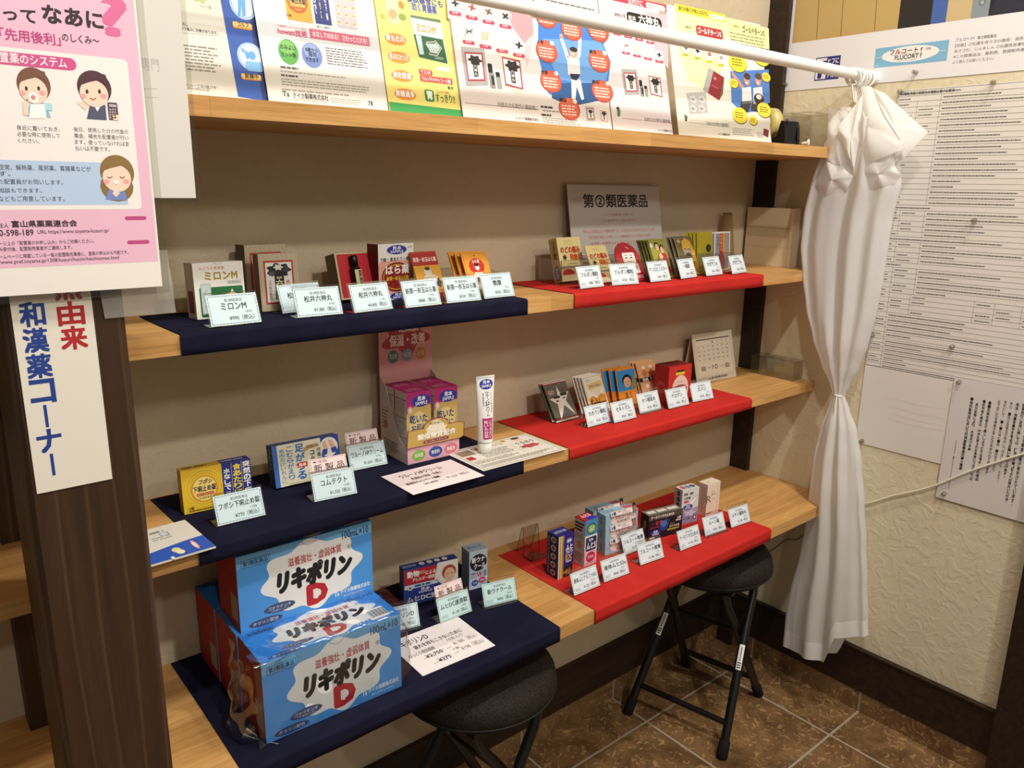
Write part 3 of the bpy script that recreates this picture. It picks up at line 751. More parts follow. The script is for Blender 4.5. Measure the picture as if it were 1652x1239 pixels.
# push pins
def pin(q, label, tilt):
    a = onx(q, -0.0045); m = MB()
    m.lathe(a, [(0.0, -0.002), (0.0052, -0.001), (0.0055, 0.001), (0.0032, 0.003), (0.0028, 0.008), (0.0050, 0.011), (0.0048, 0.0125), (0.0, 0.013)], mat_pin, 14, (-1, tilt, tilt * 0.6))
    tag(m.build('push_pin'), label, 'push pin', 'clear push pins on the right wall')
mat_pin = mat_clear('clear_plastic_pin', '#d8d5ce', 0.12, 0.1)
for q, l in (((1268, 136), 'clear push pin at the lower left corner of the big coat poster'),
             ((1478, 117), 'clear push pin in the bottom edge of the coat poster, right of the curtain rings'),
             ((1453, 148), 'clear push pin at the top left corner of the ruled table sheet'),
             ((1603, 133), 'clear push pin in the top edge of the ruled table sheet, right of its middle'),
             ((1573, 356), 'clear push pin in the middle of the ruled table sheet'),
             ((1408, 541), 'clear push pin at the lower left corner of the ruled table, beside the curtain'),
             ((1537, 559), 'clear push pin near the bottom of the ruled table, above the vertical notice'),
             ((1548, 616), 'clear push pin at the top left corner of the vertical-text notice'),
             ((1524, 796), 'clear push pin at the bottom left corner of the vertical-text notice'),
             ((1391, 711), 'clear push pin at the bottom left corner of the blank sheet, beside the curtain')):
    pin(q, l, random.uniform(-0.15, 0.15))
# cable across the right wall
def cable(pts, r, mat, name, label, x_=-0.008):
    pp = [onx(q, x_) for q in pts]; out = []
    for i in range(len(pp) - 1):
        p0, p1, p2, p3 = pp[max(i - 1, 0)], pp[i], pp[i + 1], pp[min(i + 2, len(pp) - 1)]
        for k in range(8):
            t = k / 8; out.append(0.5 * ((2 * p1) + (p2 - p0) * t + (2 * p0 - 5 * p1 + 4 * p2 - p3) * t * t + (3 * p1 - p0 - 3 * p2 + p3) * t ** 3))
    out.append(pp[-1]); m = MB(); m.tube(out, r, mat, 8); tag(m.build(name), label, 'cable')
cable([(1340, 812), (1396, 812), (1440, 800), (1500, 786), (1560, 762), (1610, 745), (1665, 728)], 0.0024, P('#e6ddc6', 0.45), 'power_cable', 'white flat cable sagging across the right wall over the vertical-text notice')
cable([(1236, 894), (1255, 881), (1268, 871), (1285, 871), (1297, 862), (1306, 850)], 0.0011, P('#6b6256', 0.5), 'thin_cable', 'thin grey cable on the wall just under the lowest shelf', -0.003)

# ------------------------------------------------------------------ papers on the pillar
def front_sheet(x0, z1, x1, z0, y_, col, th=0.0005):
    m = MB(); m.box((x0, y_, z0), X * (x1 - x0), Zv * (z1 - z0), Y * th, P(col, 0.45)); return m, Face(m, (x0, y_, z0), X, Zv, x1 - x0, z1 - z0)
m, F = front_sheet(-1.8560, 1.40, -1.7815, 1.0715, -0.3664, '#eae4d8')
f = F.p()
f.vtext('和漢薬コーナー', 29, 487, 106, 765, '#24418f', 1, 0.03, 0.9)
def xz(x_, z_): return ((x_ + 1.856) / 0.0745, (1.40 - z_) / 0.3285)
f.vtext('由来', 91, 487, 142, 562, '#b3282c', 1, 0.03, 0.92)
f.text('然', 85, 448, 130, 485, '#b3282c', 1, 0.03)
tag(m.build('paper_sign'), 'tall white paper sign with blue and red vertical lettering on the dark pillar', 'sign')
# laminated pink poster
def laminated(name, label, x0, z1, x1, z0, y_, col, mg):
    root = thing(name, label, 'poster', ((x0 + x1) / 2, y_, z0))
    m, F = front_sheet(x0, z1, x1, z0, y_, col)
    lam = MB()
    for a, b, c, d in ((x0 - mg, z0 - mg, x1 + mg, z0), (x0 - mg, z1, x1 + mg, z1 + mg), (x0 - mg, z0, x0, z1), (x1, z0, x1 + mg, z1)):
        lam.box((a, y_, b), X * (c - a), Zv * (d - b), Y * 0.0005, LAMINATE)
    lam.build('clear_margin', root)
    return root, m, F
root, m, F = laminated('laminated_notice', 'white laminated sheet behind the pink poster, reaching further right', -1.95, 1.70, -1.6640, 1.3815, -0.3690, '#d9d6ce', 0.0055)
f = F.p(); f.text('専門', 227, 92, 256, 113, '#b9b5ad', 0); f.line([(230, 143), (254, 143)], 0.0006, '#c4c0b8', 0); f.line([(232, 157), (256, 157)], 0.0006, '#c4c0b8', 0)
m.build('paper', root)
root, m, F = laminated('laminated_poster', 'pink laminated poster with cartoon people, front and topmost at the left', -1.975, 1.665, -1.7120, 1.2865, -0.3800, '#f0ece4', 0.0075)
f = F.p()
def q_(x_, z_): return ((x_ + 1.975) / 0.263, (1.665 - z_) / 0.3785)
F.rect(*q_(-1.973, 1.664), *q_(-1.714, 1.314), '#ecbdd3', 0)
F.rect(*q_(-1.96, 1.5195), *q_(-1.7255, 1.370), '#f2edea', 1, 0.03)
PINK = '#c44a86'; INKB = '#33292b'
f.rect(-70, 75, 121, 97, '#d2558f', 2, 0.5); f.text('置薬のシステム', -2, 83, 106, 100, '#ffffff', 3, 0.01)
f.text('って', 4, 11, 57, 31, INKB, 2, 0.02); f.text('なあに', 67, 7, 164, 35, INKB, 2, 0.03); f.text('?', 163, -7, 203, 54, '#dd6f9e', 2, 0.03)
f.text('「先用後利」', -2, 44, 96, 63, PINK, 2, 0.02); f.text('のしくみ〜', 99, 53, 159, 66, INKB, 2, 0.01)
for i, row in enumerate(('身近に置いておき、', '必要な時に使用して', 'ください。')): f.text(row, 26 + i, (201.5, 212, 223)[i], (96, 96, 63)[i], (209.5, 220, 230)[i], INKB, 2)
for i, row in enumerate(('後日、使用した分の代金の', '集金、補充を配置員が行い', 'ます。使っていなければ支', '払いは不要です。')): f.text(row, 118 + i, 204.5 + i * 10.2, (206, 207, 208, 177)[i], 212.3 + i * 10.2, INKB, 2)
f.rect(-60, 256, 203, 331, '#b9cfec', 2)
for i, row in enumerate(('症常、解熱薬、風邪薬、胃腸薬などが', 'す。', 'た配置員がお伺いします。', '相談もできます。', 'などもご用意しています。')):
    f.text(row, -3, (265, 276, 288.5, 303, 316)[i], (146, 17, 101, 67, 104)[i], (274, 284, 297, 311, 325)[i], INKB, 3)
f.text('法人', -3, 360, 14, 368, INKB, 2); f.text('富山県薬業連合会', 18, 356, 124, 367, INKB, 2, 0.02)
f.text('0-598-189', -2, 371, 54, 381, INKB, 2, 0.01); f.text('URL https://www.toyama-kusuri.jp/', 60, 371, 176, 379, INKB, 2)
f.text('ージ上の「配置薬のお申し込み」からご依頼ください。', -2, 389.5, 152, 396.5, INKB, 2); f.text('み受付後、配置販売業者がご連絡します。', -2, 399, 117, 406, INKB, 2)
f.text('ームページに掲載している一覧の配置販売業者に、直接の申込みも可能です。', -2, 411, 208, 418, INKB, 2); f.text('/www.pref.toyama.jp/1208/kusuri/haichi/haichisonae.html', -2, 420, 193, 428, INKB, 2)
f.rect(201, 349, 236, 355, PINK, 2, 0.5); f.rect(205, 388, 241, 394, PINK, 2, 0.5)
def cartoon(cx, cy, hair, s, bow=False, closed=False, long=False):
    def e(x0, y0, x1, y1, c, L): f.ell(cx + x0 * s, cy + y0 * s, cx + x1 * s, cy + y1 * s, c, L)
    if long: f.rect(cx - 28 * s, cy - 6 * s, cx + 28 * s, cy + 42 * s, hair, 3, 0.6)
    e(-29, -34, 29, 22, hair, 4); e(-24, -18, 24, 26, '#f6d9c4', 5)
    f.poly([(cx - 25 * s, cy - 6 * s), (cx - 20 * s, cy - 24 * s), (cx, cy - 30 * s), (cx + 20 * s, cy - 24 * s), (cx + 25 * s, cy - 6 * s), (cx + 10 * s, cy - 16 * s), (cx - 8 * s, cy - 12 * s)], hair, 6)
    for sx in (-1, 1):
        if closed: f.line([(cx + (sx * 10 - 4) * s, cy + 2 * s), (cx + sx * 10 * s, cy + 4.5 * s), (cx + (sx * 10 + 4) * s, cy + 2 * s)], 0.0007, '#3c2a26', 7)
        else: e(sx * 10 - 2.4, -1, sx * 10 + 2.4, 6, '#3c2a26', 7)
        e(sx * 16 - 5, 6, sx * 16 + 5, 14, '#f2a7a4', 6)
# child drinking, shop girl with a calculator, praying woman
f.poly([(42, 187), (47, 168), (62, 162), (74, 168), (82, 190)], '#8fc0d4', 3); f.poly([(47, 191), (49, 168), (72, 168), (75, 191)], '#fbfaf8', 4)
cartoon(52, 140, '#7a5240', 1.0); f.ell(44, 148, 62, 166, '#fdf8f2', 8); f.ell(49, 153, 57, 161, '#e58a8a', 9)
f.rect(72, 166, 84, 178, '#aee0ea', 5); f.poly([(36, 164), (44, 160), (46, 186), (38, 186)], '#f6d9c4', 5)
f.poly([(140, 192), (145, 168), (157, 165), (170, 170), (172, 194)], '#54586e', 3); f.poly([(150, 168), (157, 180), (164, 168)], '#ffffff', 4)
cartoon(150, 145, '#54333a', 1.0, long=False); f.line([(145, 158), (150, 161), (155, 158)], 0.0008, '#c0504d', 8)
f.poly([(123, 166), (133, 163), (143, 172), (138, 178)], '#f6d9c4', 4); f.rect(173, 165, 190, 193, '#4b4350', 5, 0.1); f.rect(175.5, 168, 187.5, 172, '#c9b9c4', 6)
for i in range(4):
    for j in range(3): f.rect(176 + j * 4, 175 + i * 4.4, 178.8 + j * 4, 178 + i * 4.4, '#b9a7ae', 6)
f.rect(180, 184, 192, 194, '#f6d9c4', 6, 0.5)
f.poly([(170, 322), (176, 304), (187, 301), (199, 304), (206, 323)], '#7a8ccb', 4); cartoon(187, 283, '#8d7040', 1.0, closed=True, long=True)
f.ell(182, 291, 192, 297, '#fdf8f2', 8); f.poly([(181, 312), (187, 303), (193, 312), (187, 318)], '#f6d9c4', 6)
m.build('paper', root)
# thin plastic pouch taped under the posters
m = MB(); m.grid(lambda u, v: (-1.775 + 0.075 * u + 0.004 * v, -0.3675 - 0.0012 * math.sin(v * 9 + u * 3), 1.325 - 0.071 * v), 12, 14, mat_sheer('milky_plastic', '#d4d0c8', 0.42))
tag(m.build('plastic_pouch'), 'crinkled clear plastic pouch sticking out under the pink poster on the pillar', 'plastic pouch')
# ================================================================== goods: price labels
def card(bl, br, z, label, name, qty, price, cls='第2類医薬品', new=False, col='#cfe4ea', w=0.073, h=0.0445, tilt=21, base=0.03, front=0.0, stamp=False, rim=False, rot=None):
    a = onz(bl, z); b = onz(br, z); U = (b - a); U.z = 0; U.normalize()
    if rot is not None: U = Vector((math.cos(math.radians(rot)), math.sin(math.radians(rot)), 0))
    bk = Vector((-U.y, U.x, 0)); t = math.radians(tilt); V = Zv * math.cos(t) + bk * math.sin(t); N = U.cross(V)
    root = thing('price_label', label, 'price label', a + U * w / 2 + bk * 0.01, 'price labels in clear stands')
    m = MB(); e = 0.0022; o = a + Zv * 0.0012
    m.box(o - U * e - N * 0.0002, U * (w + 2 * e), V * (h + 0.004 + (0.004 if rim else 0)), N * -0.0010, CLEAR)
    m.box(a - U * e - bk * front, U * (w + 2 * e), bk * (base + front), Zv * 0.0011, CLEAR)
    if front: m.box(o - U * e - bk * front, U * (w + 2 * e), V * 0.006, N * -0.001, CLEAR)
    m.box(o - U * e + V * (h + 0.004 + (0.004 if rim else 0)), U * (w + 2 * e), V * 0.0006, N * -0.0010, CLEAR_EDGE)
    m.box(a - U * e - bk * front, U * (w + 2 * e), bk * 0.0006, Zv * 0.0013, CLEAR_EDGE)
    m.build('stand', root)
    m = MB(); m.box(o + V * 0.001 + N * 0.0003, U * w, V * h, N * -0.0003, P(col, 0.5))
    F = Face(m, o + V * 0.001 + N * 0.0003, U, V, w, h)
    F.frame(0.03, 0.05, 0.97, 0.95, 0.0007, '#2e3438', 0, 0.0032)
    F.text(cls, 0.34, 0.14, 0.70, 0.245, '#30363a', 0, 0.0)
    n = len(name); hw = min(0.43, 0.058 * n + 0.02)
    F.text(name, 0.51 - hw, 0.28, 0.51 + hw, 0.50, '#23282c', 0, 0.018)
    if qty: F.text(qty, 0.72, 0.56, 0.86, 0.645, '#30363a', 0)
    F.text(price, 0.38 if not stamp else 0.40, 0.70, 0.88, 0.865, '#23282c', 0, 0.01)
    if stamp:
        F.frame(0.08, 0.76, 0.26, 0.87, 0.0004, '#2d3f6a', 0); F.text('税率10%', 0.10, 0.785, 0.24, 0.85, '#2d3f6a', 0)
    m.build('paper_label', root)
    if new:
        m = MB(); w2, h2 = w * 0.86, 0.023; q = o + V * (h - 0.001) + U * (w * 0.03) - N * 0.0016
        m.box(q, U * w2, V * (h2 + 0.003), N * -0.0003, P('#efd6d6', 0.5)); F = Face(m, q, U, V, w2, h2 + 0.003)
        F.frame(0.03, 0.06, 0.97, 0.99, 0.0006, '#3a3034', 0, 0.003)
        F.text('★注目', 0.08, 0.12, 0.46, 0.30, '#2e2628', 0); F.text('新 製 品', 0.10, 0.38, 0.92, 0.82, '#2e2628', 0, 0.01)
        tag(m.build('new_item_label', root), 'pink paper strip on top of the label')
    return root
card((341.6, 530), (418, 522), C2, 'pale blue price label in front of the green and white carton', 'ミロンM', '18包', '¥990（税込）')
card((456.7, 508), (528, 501), C2, 'pale blue price label half hidden behind another, before the wooden-pattern carton', '松井六神丸', '30粒', '¥1,980（税込）', rot=5)
card((481, 514.7), (549.7, 508.6), C2, 'pale blue price label reading 7,480 yen, in front of another label', '松井六神丸', '182粒', '¥7,480（税込）')
card((572.7, 507), (636, 499.5), C2, 'pale blue price label reading 4,400 yen, before the red display tray', '松井六神丸', '112粒', '¥4,400（税込）')
card((655.5, 498.8), (712, 492.5), C2, 'pale blue price label reading 880 yen, in front of the wrestler sachet', '新第一赤玉はら薬', '9包', '¥880（税込）')
card((722, 491), (773, 486), C2, 'pale blue price label reading 530 yen, left one below the orange sachets', '新第一赤玉はら薬', '7包', '¥530（税込）')
card((782, 483.8), (828.7, 478.8), C2, 'pale blue price label reading 550 yen, at the right end of the upper navy cloth', '整腹', '7包', '¥550（税込）')
R2 = dict(cls='指定第2類医薬品', col='#d6e4ea', base=0.010)
card((936.9, 467.5), (978, 462.6), C2, 'price label below the cream sore-throat carton on the upper red cloth', 'フルダン顆粒', '9包', '¥880（税込）', stamp=True, **R2)
card((988.3, 462), (1030, 459), C2, 'price label before the red doll-shaped packet on the upper red cloth', 'フルダン顆粒', '3包', '¥330（税込）', stamp=True, **R2)
card((1050, 456.6), (1084.6, 452.6), C2, 'price label below the green sachets of two children', 'ケンロビンスター', '9包', '¥330（税込）', **R2)
card((1099, 451.4), (1129, 446.8), C2, 'price label below the golden bearded-face sachets', '一陽散', '9包', '¥330（税込）', **R2)
card((1140, 446.8), (1171, 442.8), C2, 'price label below the grey and red striped sachets', 'かぜサンA', '3包', '¥330（税込）', **R2)
card((1181.8, 443.4), (1208.8, 439.4), C2, 'price label at the right end of the upper red cloth', 'かぜピラA', '3包', '¥330（税込）', **R2)
card((352, 851.4), (424, 833.7), C3, 'pale blue price label reading 770 yen, before the yellow and blue carton', 'フボシ下痢止め錠', '12錠', '¥770（税込）')
card((508, 811.8), (573.6, 798), C3, 'pale blue price label reading 1,320 yen with pink strip, before the cramp medicine carton', 'コムテクト', '10錠', '¥1,320（税込）', new=True, base=0.035)
card((566, 762), (624, 750), C3, 'pale blue price label with pink strip, standing left of the pink display box', 'ウルーノHPクリーム', '50g', '¥1,650（税込）', new=True)
R3 = dict(cls='指定第2類医薬品', col='#d6e4ea')
card((948.7, 691), (987, 680.8), C3, 'price label in front of the dark olive sachets, frontmost on the middle red cloth', 'カオバン顆粒', '3包', '¥165（税込）', stamp=True, **R3)
card((991, 684), (1025.6, 675), C3, 'price label below the orange and blue sachets', 'セキトマル', '3包', '¥550（税込）', **R3)
card((1032.7, 668.6), (1064, 661), C3, 'price label below the peach sachets with people drawn on them', 'せつ痛留去', '3包', '¥330（税込）', front=0.006, rim=True, **R3)
card((1079, 661), (1110.8, 653.5), C3, 'price label in front of the red open box', 'ケロゲン', '3包', '¥385（税込）', stamp=True, **R3)
card((1118, 649.9), (1148.7, 643.8), C3, 'price label in front of the desk calendar', 'ズバリ', '3包', '¥990（税込）', rim=True, **R3)
card((618, 1026), (666, 1014), C4, 'price label half hidden behind the plastic-wrapped drink carton', 'リキポリンD', '100mL', '¥1,980（税込）', front=0.006, rim=True)
card((711, 1007), (757.8, 988.8), C4, 'pale blue price label with pink strip, before the allergy medicine carton', 'ムヒDC速溶錠', '10錠', '¥1,100（税込）', new=True, stamp=True, col='#c2e0e0')
card((782, 981.7), (827, 970.4), C4, 'price label in front of the slim pale blue bottle carton', '新ウナクール', '30ml', '¥495（税込）', front=0.006, rim=True, stamp=True, col='#c2e0e0')
card((926.7, 962.8), (966, 946.6), C4, 'price label frontmost on the lowest red cloth, before the navy and gold carton', '液体ムヒアルファEX', '35ml', '¥1,320（税込）', rim=True, stamp=True, **R3)
card((975, 941), (1013.6, 926.6), C4, 'second price label from the left on the lowest red cloth', '液体ムヒS2a', '50ml', '¥968（税込）', rim=True, stamp=True, **R3)
card((1007.5, 897.3), (1040, 884.8), C4, 'price label leaning close against the stacked ointment cartons', 'フルコートf軟膏', '5g', '¥1,078（税込）', rim=True, **R3)
card((1033.4, 913.5), (1069.6, 900.7), C4, 'price label in front of another label below the stacked ointment cartons', 'フルコートf軟膏', '10g', '¥1,980（税込）', rim=True, **R3)
card((1098, 890), (1132, 877), C4, 'price label below the black cough medicine carton', 'クールワンせき止めGX', '24錠', '¥1,738（税込）', rim=True, stamp=True, **R3)
card((1138.3, 866.7), (1167, 857), C4, 'price label in a double clear stand, before the cream carton', 'ルーン錠', '24錠', '¥990（税込）', front=0.006, rim=True, stamp=True, **R3)
card((1180, 852.8), (1208, 843), C4, 'price label at the right end of the lowest red cloth', 'ルチン腸寿丸', '90錠', '¥2,200（税込）', rim=True, **R3)

# ------------------------------------------------------------------ clear trays and stands
def tray(a, b, z, depth, hf, hb, name, label, cat='clear stand'):
    """a, b: front bottom corners (points)"""
    U = (b - a); w_ = U.length; U.normalize(); bk = Vector((-U.y, U.x, 0)); t = 0.0013; m = MB(); a = a + Zv * 0.0002
    m.box(a, U * w_, bk * depth, Zv * t, CLEAR)
    m.box(a + Zv * t, U * w_, Zv * hf, bk * t, CLEAR)
    if hb: m.box(a + bk * (depth - t) + Zv * t, U * w_, Zv * hb, bk * t, CLEAR)
    for o_ in (a, a + U * (w_ - t)):
        q = o_ + Zv * t + bk * t
        m.prism([q, q + bk * (depth - 2 * t), q + bk * (depth - 2 * t) + Zv * max(hb, hf * 0.6), q + Zv * hf], U * t, CLEAR)
    m.box(a + Zv * (t + hf), U * w_, Zv * 0.0007, bk * t, CLEAR_EDGE)
    for o_ in (a, a + U * (w_ - t)): m.box(o_ + Zv * t - bk * 0.0002, U * t, Zv * hf, bk * 0.0006, CLEAR_EDGE)
    if hb: m.box(a + bk * (depth - t) + Zv * (t + hb), U * w_, Zv * 0.0007, bk * t, CLEAR_EDGE)
    return tag(m.build(name), label, cat)
tray(onz((904, 461.5), C2), onz((1033, 453.5), C2), C2, 0.085, 0.050, 0.05, 'clear_tray', 'clear acrylic tray holding the cream sore-throat packs and the red doll packet', 'clear tray')
tray(onz((1060, 452), C2), onz((1178, 438), C2), C2, 0.075, 0.046, 0.046, 'clear_tray', 'clear acrylic tray holding the green, gold, yellow and grey sachets', 'clear tray')
tray(onz((683, 489), C2), onz((818, 474), C2), C2, 0.075, 0.034, 0.046, 'clear_tray', 'clear acrylic tray holding the wrestler and orange sachets', 'clear tray')
tray(onz((897, 684), C3), onz((1070, 650), C3), C3, 0.06, 0.010, 0.05, 'clear_tray', 'clear acrylic tray holding the sachets on the middle red cloth', 'clear tray')

# ------------------------------------------------------------------ second shelf, navy side
def sample(F, x0, y0, x1, y1, L=4):
    F.ell(x0, y0, x1, y1, '#27379c', L); dx, dy = x1 - x0, y1 - y0
    F.text('見本', x0 + dx * .28, y0 + dy * .12, x0 + dx * .72, y0 + dy * .50, '#ffffff', L + 1, 0.02); F.text('SAMPLE', x0 + dx * .18, y0 + dy * .56, x0 + dx * .82, y0 + dy * .84, '#ffffff', L + 1, 0.01)
c = Carton((318.8, 518), (398.7, 510), C2, (309, 425), 0.034, '#efece4', left='#d9d3c6', topc='#e9e5db', tilt=3); F = c.F  # white left side in a duller beige, its shade put into the colour
F.text('みどりの胃腸薬', .12, .07, .62, .13, '#d0553f', 0); F.text('ミロンM', .22, .17, .87, .31, '#a98a2c', 0, .03)
F.frame(.66, .345, .94, .395, .0004, '#666666', 0); F.text('第2類医薬品', .68, .355, .92, .388, '#444444', 0)
F.rect(.09, .44, .96, .97, '#1d6e3c', 0, .05); F.rect(.12, .37, .32, .92, '#b7c8c4', 1, .1); F.rect(.14, .39, .30, .90, '#c9d8d4', 2, .1)
for v in (.5, .62, .74): F.line([(.18, v + .05), (.24, v - .02)], .0009, '#7d9a94', 3)
F.poly([(.42, .75), (.45, .64), (.60, .58), (.70, .56), (.74, .48), (.78, .56), (.92, .62), (.94, .8), (.84, .93), (.62, .95), (.48, .88)], '#e9c9a6', 1); F.poly([(.46, .75), (.49, .67), (.62, .62), (.73, .60), (.76, .58), (.88, .66), (.90, .8), (.82, .89), (.62, .91), (.50, .85)], '#e6e8df', 2)
F.text('18包', .17, .90, .34, .97, '#102018', 4, .02); c.L.rect(.2, .5, .8, .9, '#7a2f2a', 0); c.flap()
c.done('medicine_carton', 'green and white stomach medicine carton, leftmost on the upper navy cloth', 'medicine box')
def wood_carton(c):
    for F in (c.F,):
        for i in range(17):
            x = .03 + i * .057; F.line([(x, 0.0), (x + .006, .5), (x - .002, 1.0)], .0006, ('#a8987c', '#bdae93')[i % 2], 0)
        F.rect(.12, .12, .88, .88, '#b4402f', 1); F.rect(.165, .155, .835, .845, '#e7e2da', 2)
        F.blob(.17, .16, .83, .42, '#1b1a1c', 3, 7, .25); F.blob(.36, .18, .62, .30, '#dcd8d2', 4, 6, .4); F.blob(.22, .30, .40, .40, '#55525a', 4, 5, .3); F.blob(.60, .20, .78, .34, '#3d3a40', 4, 5, .3)
        F.rect(.38, .38, .62, .80, '#141214', 4); F.vtext('六神丸', .41, .45, .59, .79, '#e7dcae', 5, .03); F.text('松井', .43, .40, .57, .445, '#e7dcae', 5, .02)
        F.vtext('高貴薬', .67, .46, .76, .68, '#b4402f', 3, .01); F.vtext('伝統の動物生薬製剤', .22, .46, .29, .80, '#3b3638', 3)
        F.text('第2類医薬品', .52, .81, .80, .835, '#555050', 3)
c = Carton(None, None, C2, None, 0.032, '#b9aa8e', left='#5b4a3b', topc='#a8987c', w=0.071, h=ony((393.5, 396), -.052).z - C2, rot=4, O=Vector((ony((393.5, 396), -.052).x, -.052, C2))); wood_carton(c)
c.done('medicine_carton', 'wooden-pattern carton standing behind another one, at the back of the upper navy cloth', 'medicine box')
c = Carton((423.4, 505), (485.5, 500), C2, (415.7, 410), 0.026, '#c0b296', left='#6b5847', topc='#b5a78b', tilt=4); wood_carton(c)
c.L.rect(.02, .06, .42, .98, '#9c2a22', 0); c.done('medicine_carton', 'wooden-pattern carton with red-framed black print, in front beside the green carton', 'medicine box')
# shallow presentation box with its sample bottle
root = thing('presentation_box', 'open red-lined presentation box leaning back with a tiny black bottle', 'medicine box', onz((575, 492), C2))
c = Carton((552, 491), (607, 485), C2, (530, 410), 0.030, '#c8b78f', left='#7a6547', topc='#b6a47c', tilt=14); F = c.F
F.rect(.05, .03, .95, .97, '#b01722', 0); F.rect(.09, .06, .91, .94, '#c2202b', 1)
F.line([(.14, .97), (.14, .36), (.25, .25), (.75, .25), (.86, .36), (.86, .97)], .0006, '#8d1019', 2)
c.done('box', None, None, parent=root)
q = c.O + c.U * c.w * .46 - c.Wd * 0.006; m = MB()
m.lathe(q + c.V * c.h * .20, [(0, 0), (.0088, 0), (.0090, .002), (.0090, .035), (.006, .039), (0, .039)], P('#1c1816', 0.2), 20, c.V)
m.lathe(q + c.V * (c.h * .20 + .039), [(0, 0), (.0070, 0), (.0070, .017), (.0055, .0185), (0, .0185)], P('#121010', 0.35), 20, c.V)
bt = m.build('sample_bottle', root); m = MB()
m.box(q + c.V * (c.h * .20 + .006) - c.U * .0068 - c.Wd * .0092, c.U * .0136, c.V * .026, c.Wd * .001, P('#d9cf9c'))
Fb = Face(m, q + c.V * (c.h * .20 + .006) - c.U * .0068 - c.Wd * .0092, c.U, c.V, .0136, .026); Fb.rect(.5, .05, .95, .95, '#191614', 0); Fb.vtext('六神丸', .55, .1, .9, .9, '#d9cf9c', 1); m.build('label', bt)
c = Carton((612, 486.4), (668, 479.5), C2, (608, 394.4), 0.03, '#ece8e4', left='#6e1c1a', topc='#c9b9b0'); F = c.F
F.rect(0, .30, 1, .90, '#e9a79a', 0, .15); F.ell(.08, .33, .94, .86, '#7c1a18', 1); F.ell(.115, .365, .905, .825, '#d9a63b', 2); F.ell(.14, .385, .88, .805, '#8f1f1b', 3)
F.text('下痢・食あたり・軟便', .04, .24, .96, .31, '#2c2424', 4, .01); F.text('はら薬', .20, .38, .86, .54, '#fbf4ee', 5, .03)
F.text('新第一赤玉はら薬', .22, .58, .84, .65, '#f2c63c', 5, .03)
for i in range(9): F.ell(.25 + (i % 5) * .12, .68 + (i // 5) * .06 + (i % 2) * .02, .29 + (i % 5) * .12, .705 + (i // 5) * .06 + (i % 2) * .02, '#c9433a', 5)
sample(F, .24, .03, .80, .19); sample(F, .30, .87, .78, 1.0); F.text('6ml', .84, .055, .96, .085, '#443c3c', 2); c.flap()
c.done('medicine_carton', 'red and white stomachache carton with blue oval stickers on the upper navy cloth', 'medicine box')

def packet(bl, br, z, top, tilt, col, name, label, draw, group=None, D=0.0022, back=0, step=0.010, side=None, cat='medicine sachet', dx=0.0, w=None, h=None, labels=None):
    """front sachet and `back` more leaning behind it"""
    for k in range(back + 1):
        c = Carton(bl, br, z + 0.0017, top, D, col, left=side or col, topc=side or col, tilt=tilt, w=w, h=h)
        if k:
            o = Vector((-c.U.y, c.U.x, 0)) * step * k + c.U * dx * k; n = len(c.mb.v)
            for q in c.mb.v: q += o
            c.O = c.O + o
            c.F.O = c.F.O + o
        draw(c.F)
        c.F.line([(0.02, .025), (.98, .025)], .0004, '#00000022' if False else (side or col), 0)
        if k: l = labels[k - 1] if labels else label
        c.done(name, label if not k else l, cat, group)
def face(F, x0, y0, x1, y1, hair='#1c1714', skin='#e8c4a6', L=3):
    dx, dy = x1 - x0, y1 - y0
    F.ell(x0, y0, x1, y1, hair, L); F.ell(x0 + dx * .12, y0 + dy * .22, x1 - dx * .12, y1 + dy * .08, skin, L + 1)
    for s in (.34, .66): F.ell(x0 + dx * (s - .06), y0 + dy * .55, x0 + dx * (s + .06), y0 + dy * .63, hair, L + 2)
    F.ell(x0 + dx * .40, y0 + dy * .80, x0 + dx * .60, y0 + dy * .88, '#b4473c', L + 2)
def d_sumo(F):
    F.rect(0, 0, 1, .30, '#a82623', 0); F.text('新第一赤玉はら薬', .06, .12, .94, .22, '#f3e6dc', 1, .02); F.rect(0, .30, 1, .90, '#d9a035', 0); F.rect(0, .90, 1, 1, '#8d1f1e', 0)
    F.ell(.36, .34, .64, .55, '#d9cfc0', 2); F.ell(.40, .33, .60, .41, '#3a3634', 3); F.ell(.22, .48, .86, .84, '#d2c8ba', 1); F.blob(.18, .60, .45, .82, '#4b494e', 2, 5, .3); F.blob(.66, .58, .94, .80, '#4b494e', 2, 5, .3); F.ell(.42, .55, .78, .70, '#e6dccd', 3)
    F.text('8包', .78, .83, .94, .88, '#3a2a20', 3)
packet((681, 483), (722, 478.5), C2, (662, 406.8), 24, '#c78f2c', 'medicine_sachet', 'red and yellow sachet with a seated wrestler, on the upper navy cloth', d_sumo)
def d_pill(F):
    F.rect(.06, .03, .94, .97, '#e59a32', 0); F.ell(.20, .14, .80, .50, '#c5271f', 1); F.text('はら薬', .36, .17, .64, .25, '#f6e4cc', 3, .02); F.frame(.07, .035, .93, .965, .0005, '#a8641a', 1)
    F.ell(.42, .27, .58, .42, '#efe3d4', 3); F.ell(.42, .25, .58, .33, '#1d1816', 4); F.poly([(.14, .72), (.36, .46), (.64, .46), (.90, .72), (.72, .74), (.70, .96), (.30, .96), (.30, .74)], '#f0e6da', 2)
    F.text('整腹', .40, .58, .60, .68, '#3a302a', 4, .03)
    for x, y in ((.28, .32), (.27, .40), (.72, .32), (.73, .40), (.5, .08)): F.ell(x - .025, y - .012, x + .025, y + .012, '#2d2018', 4)
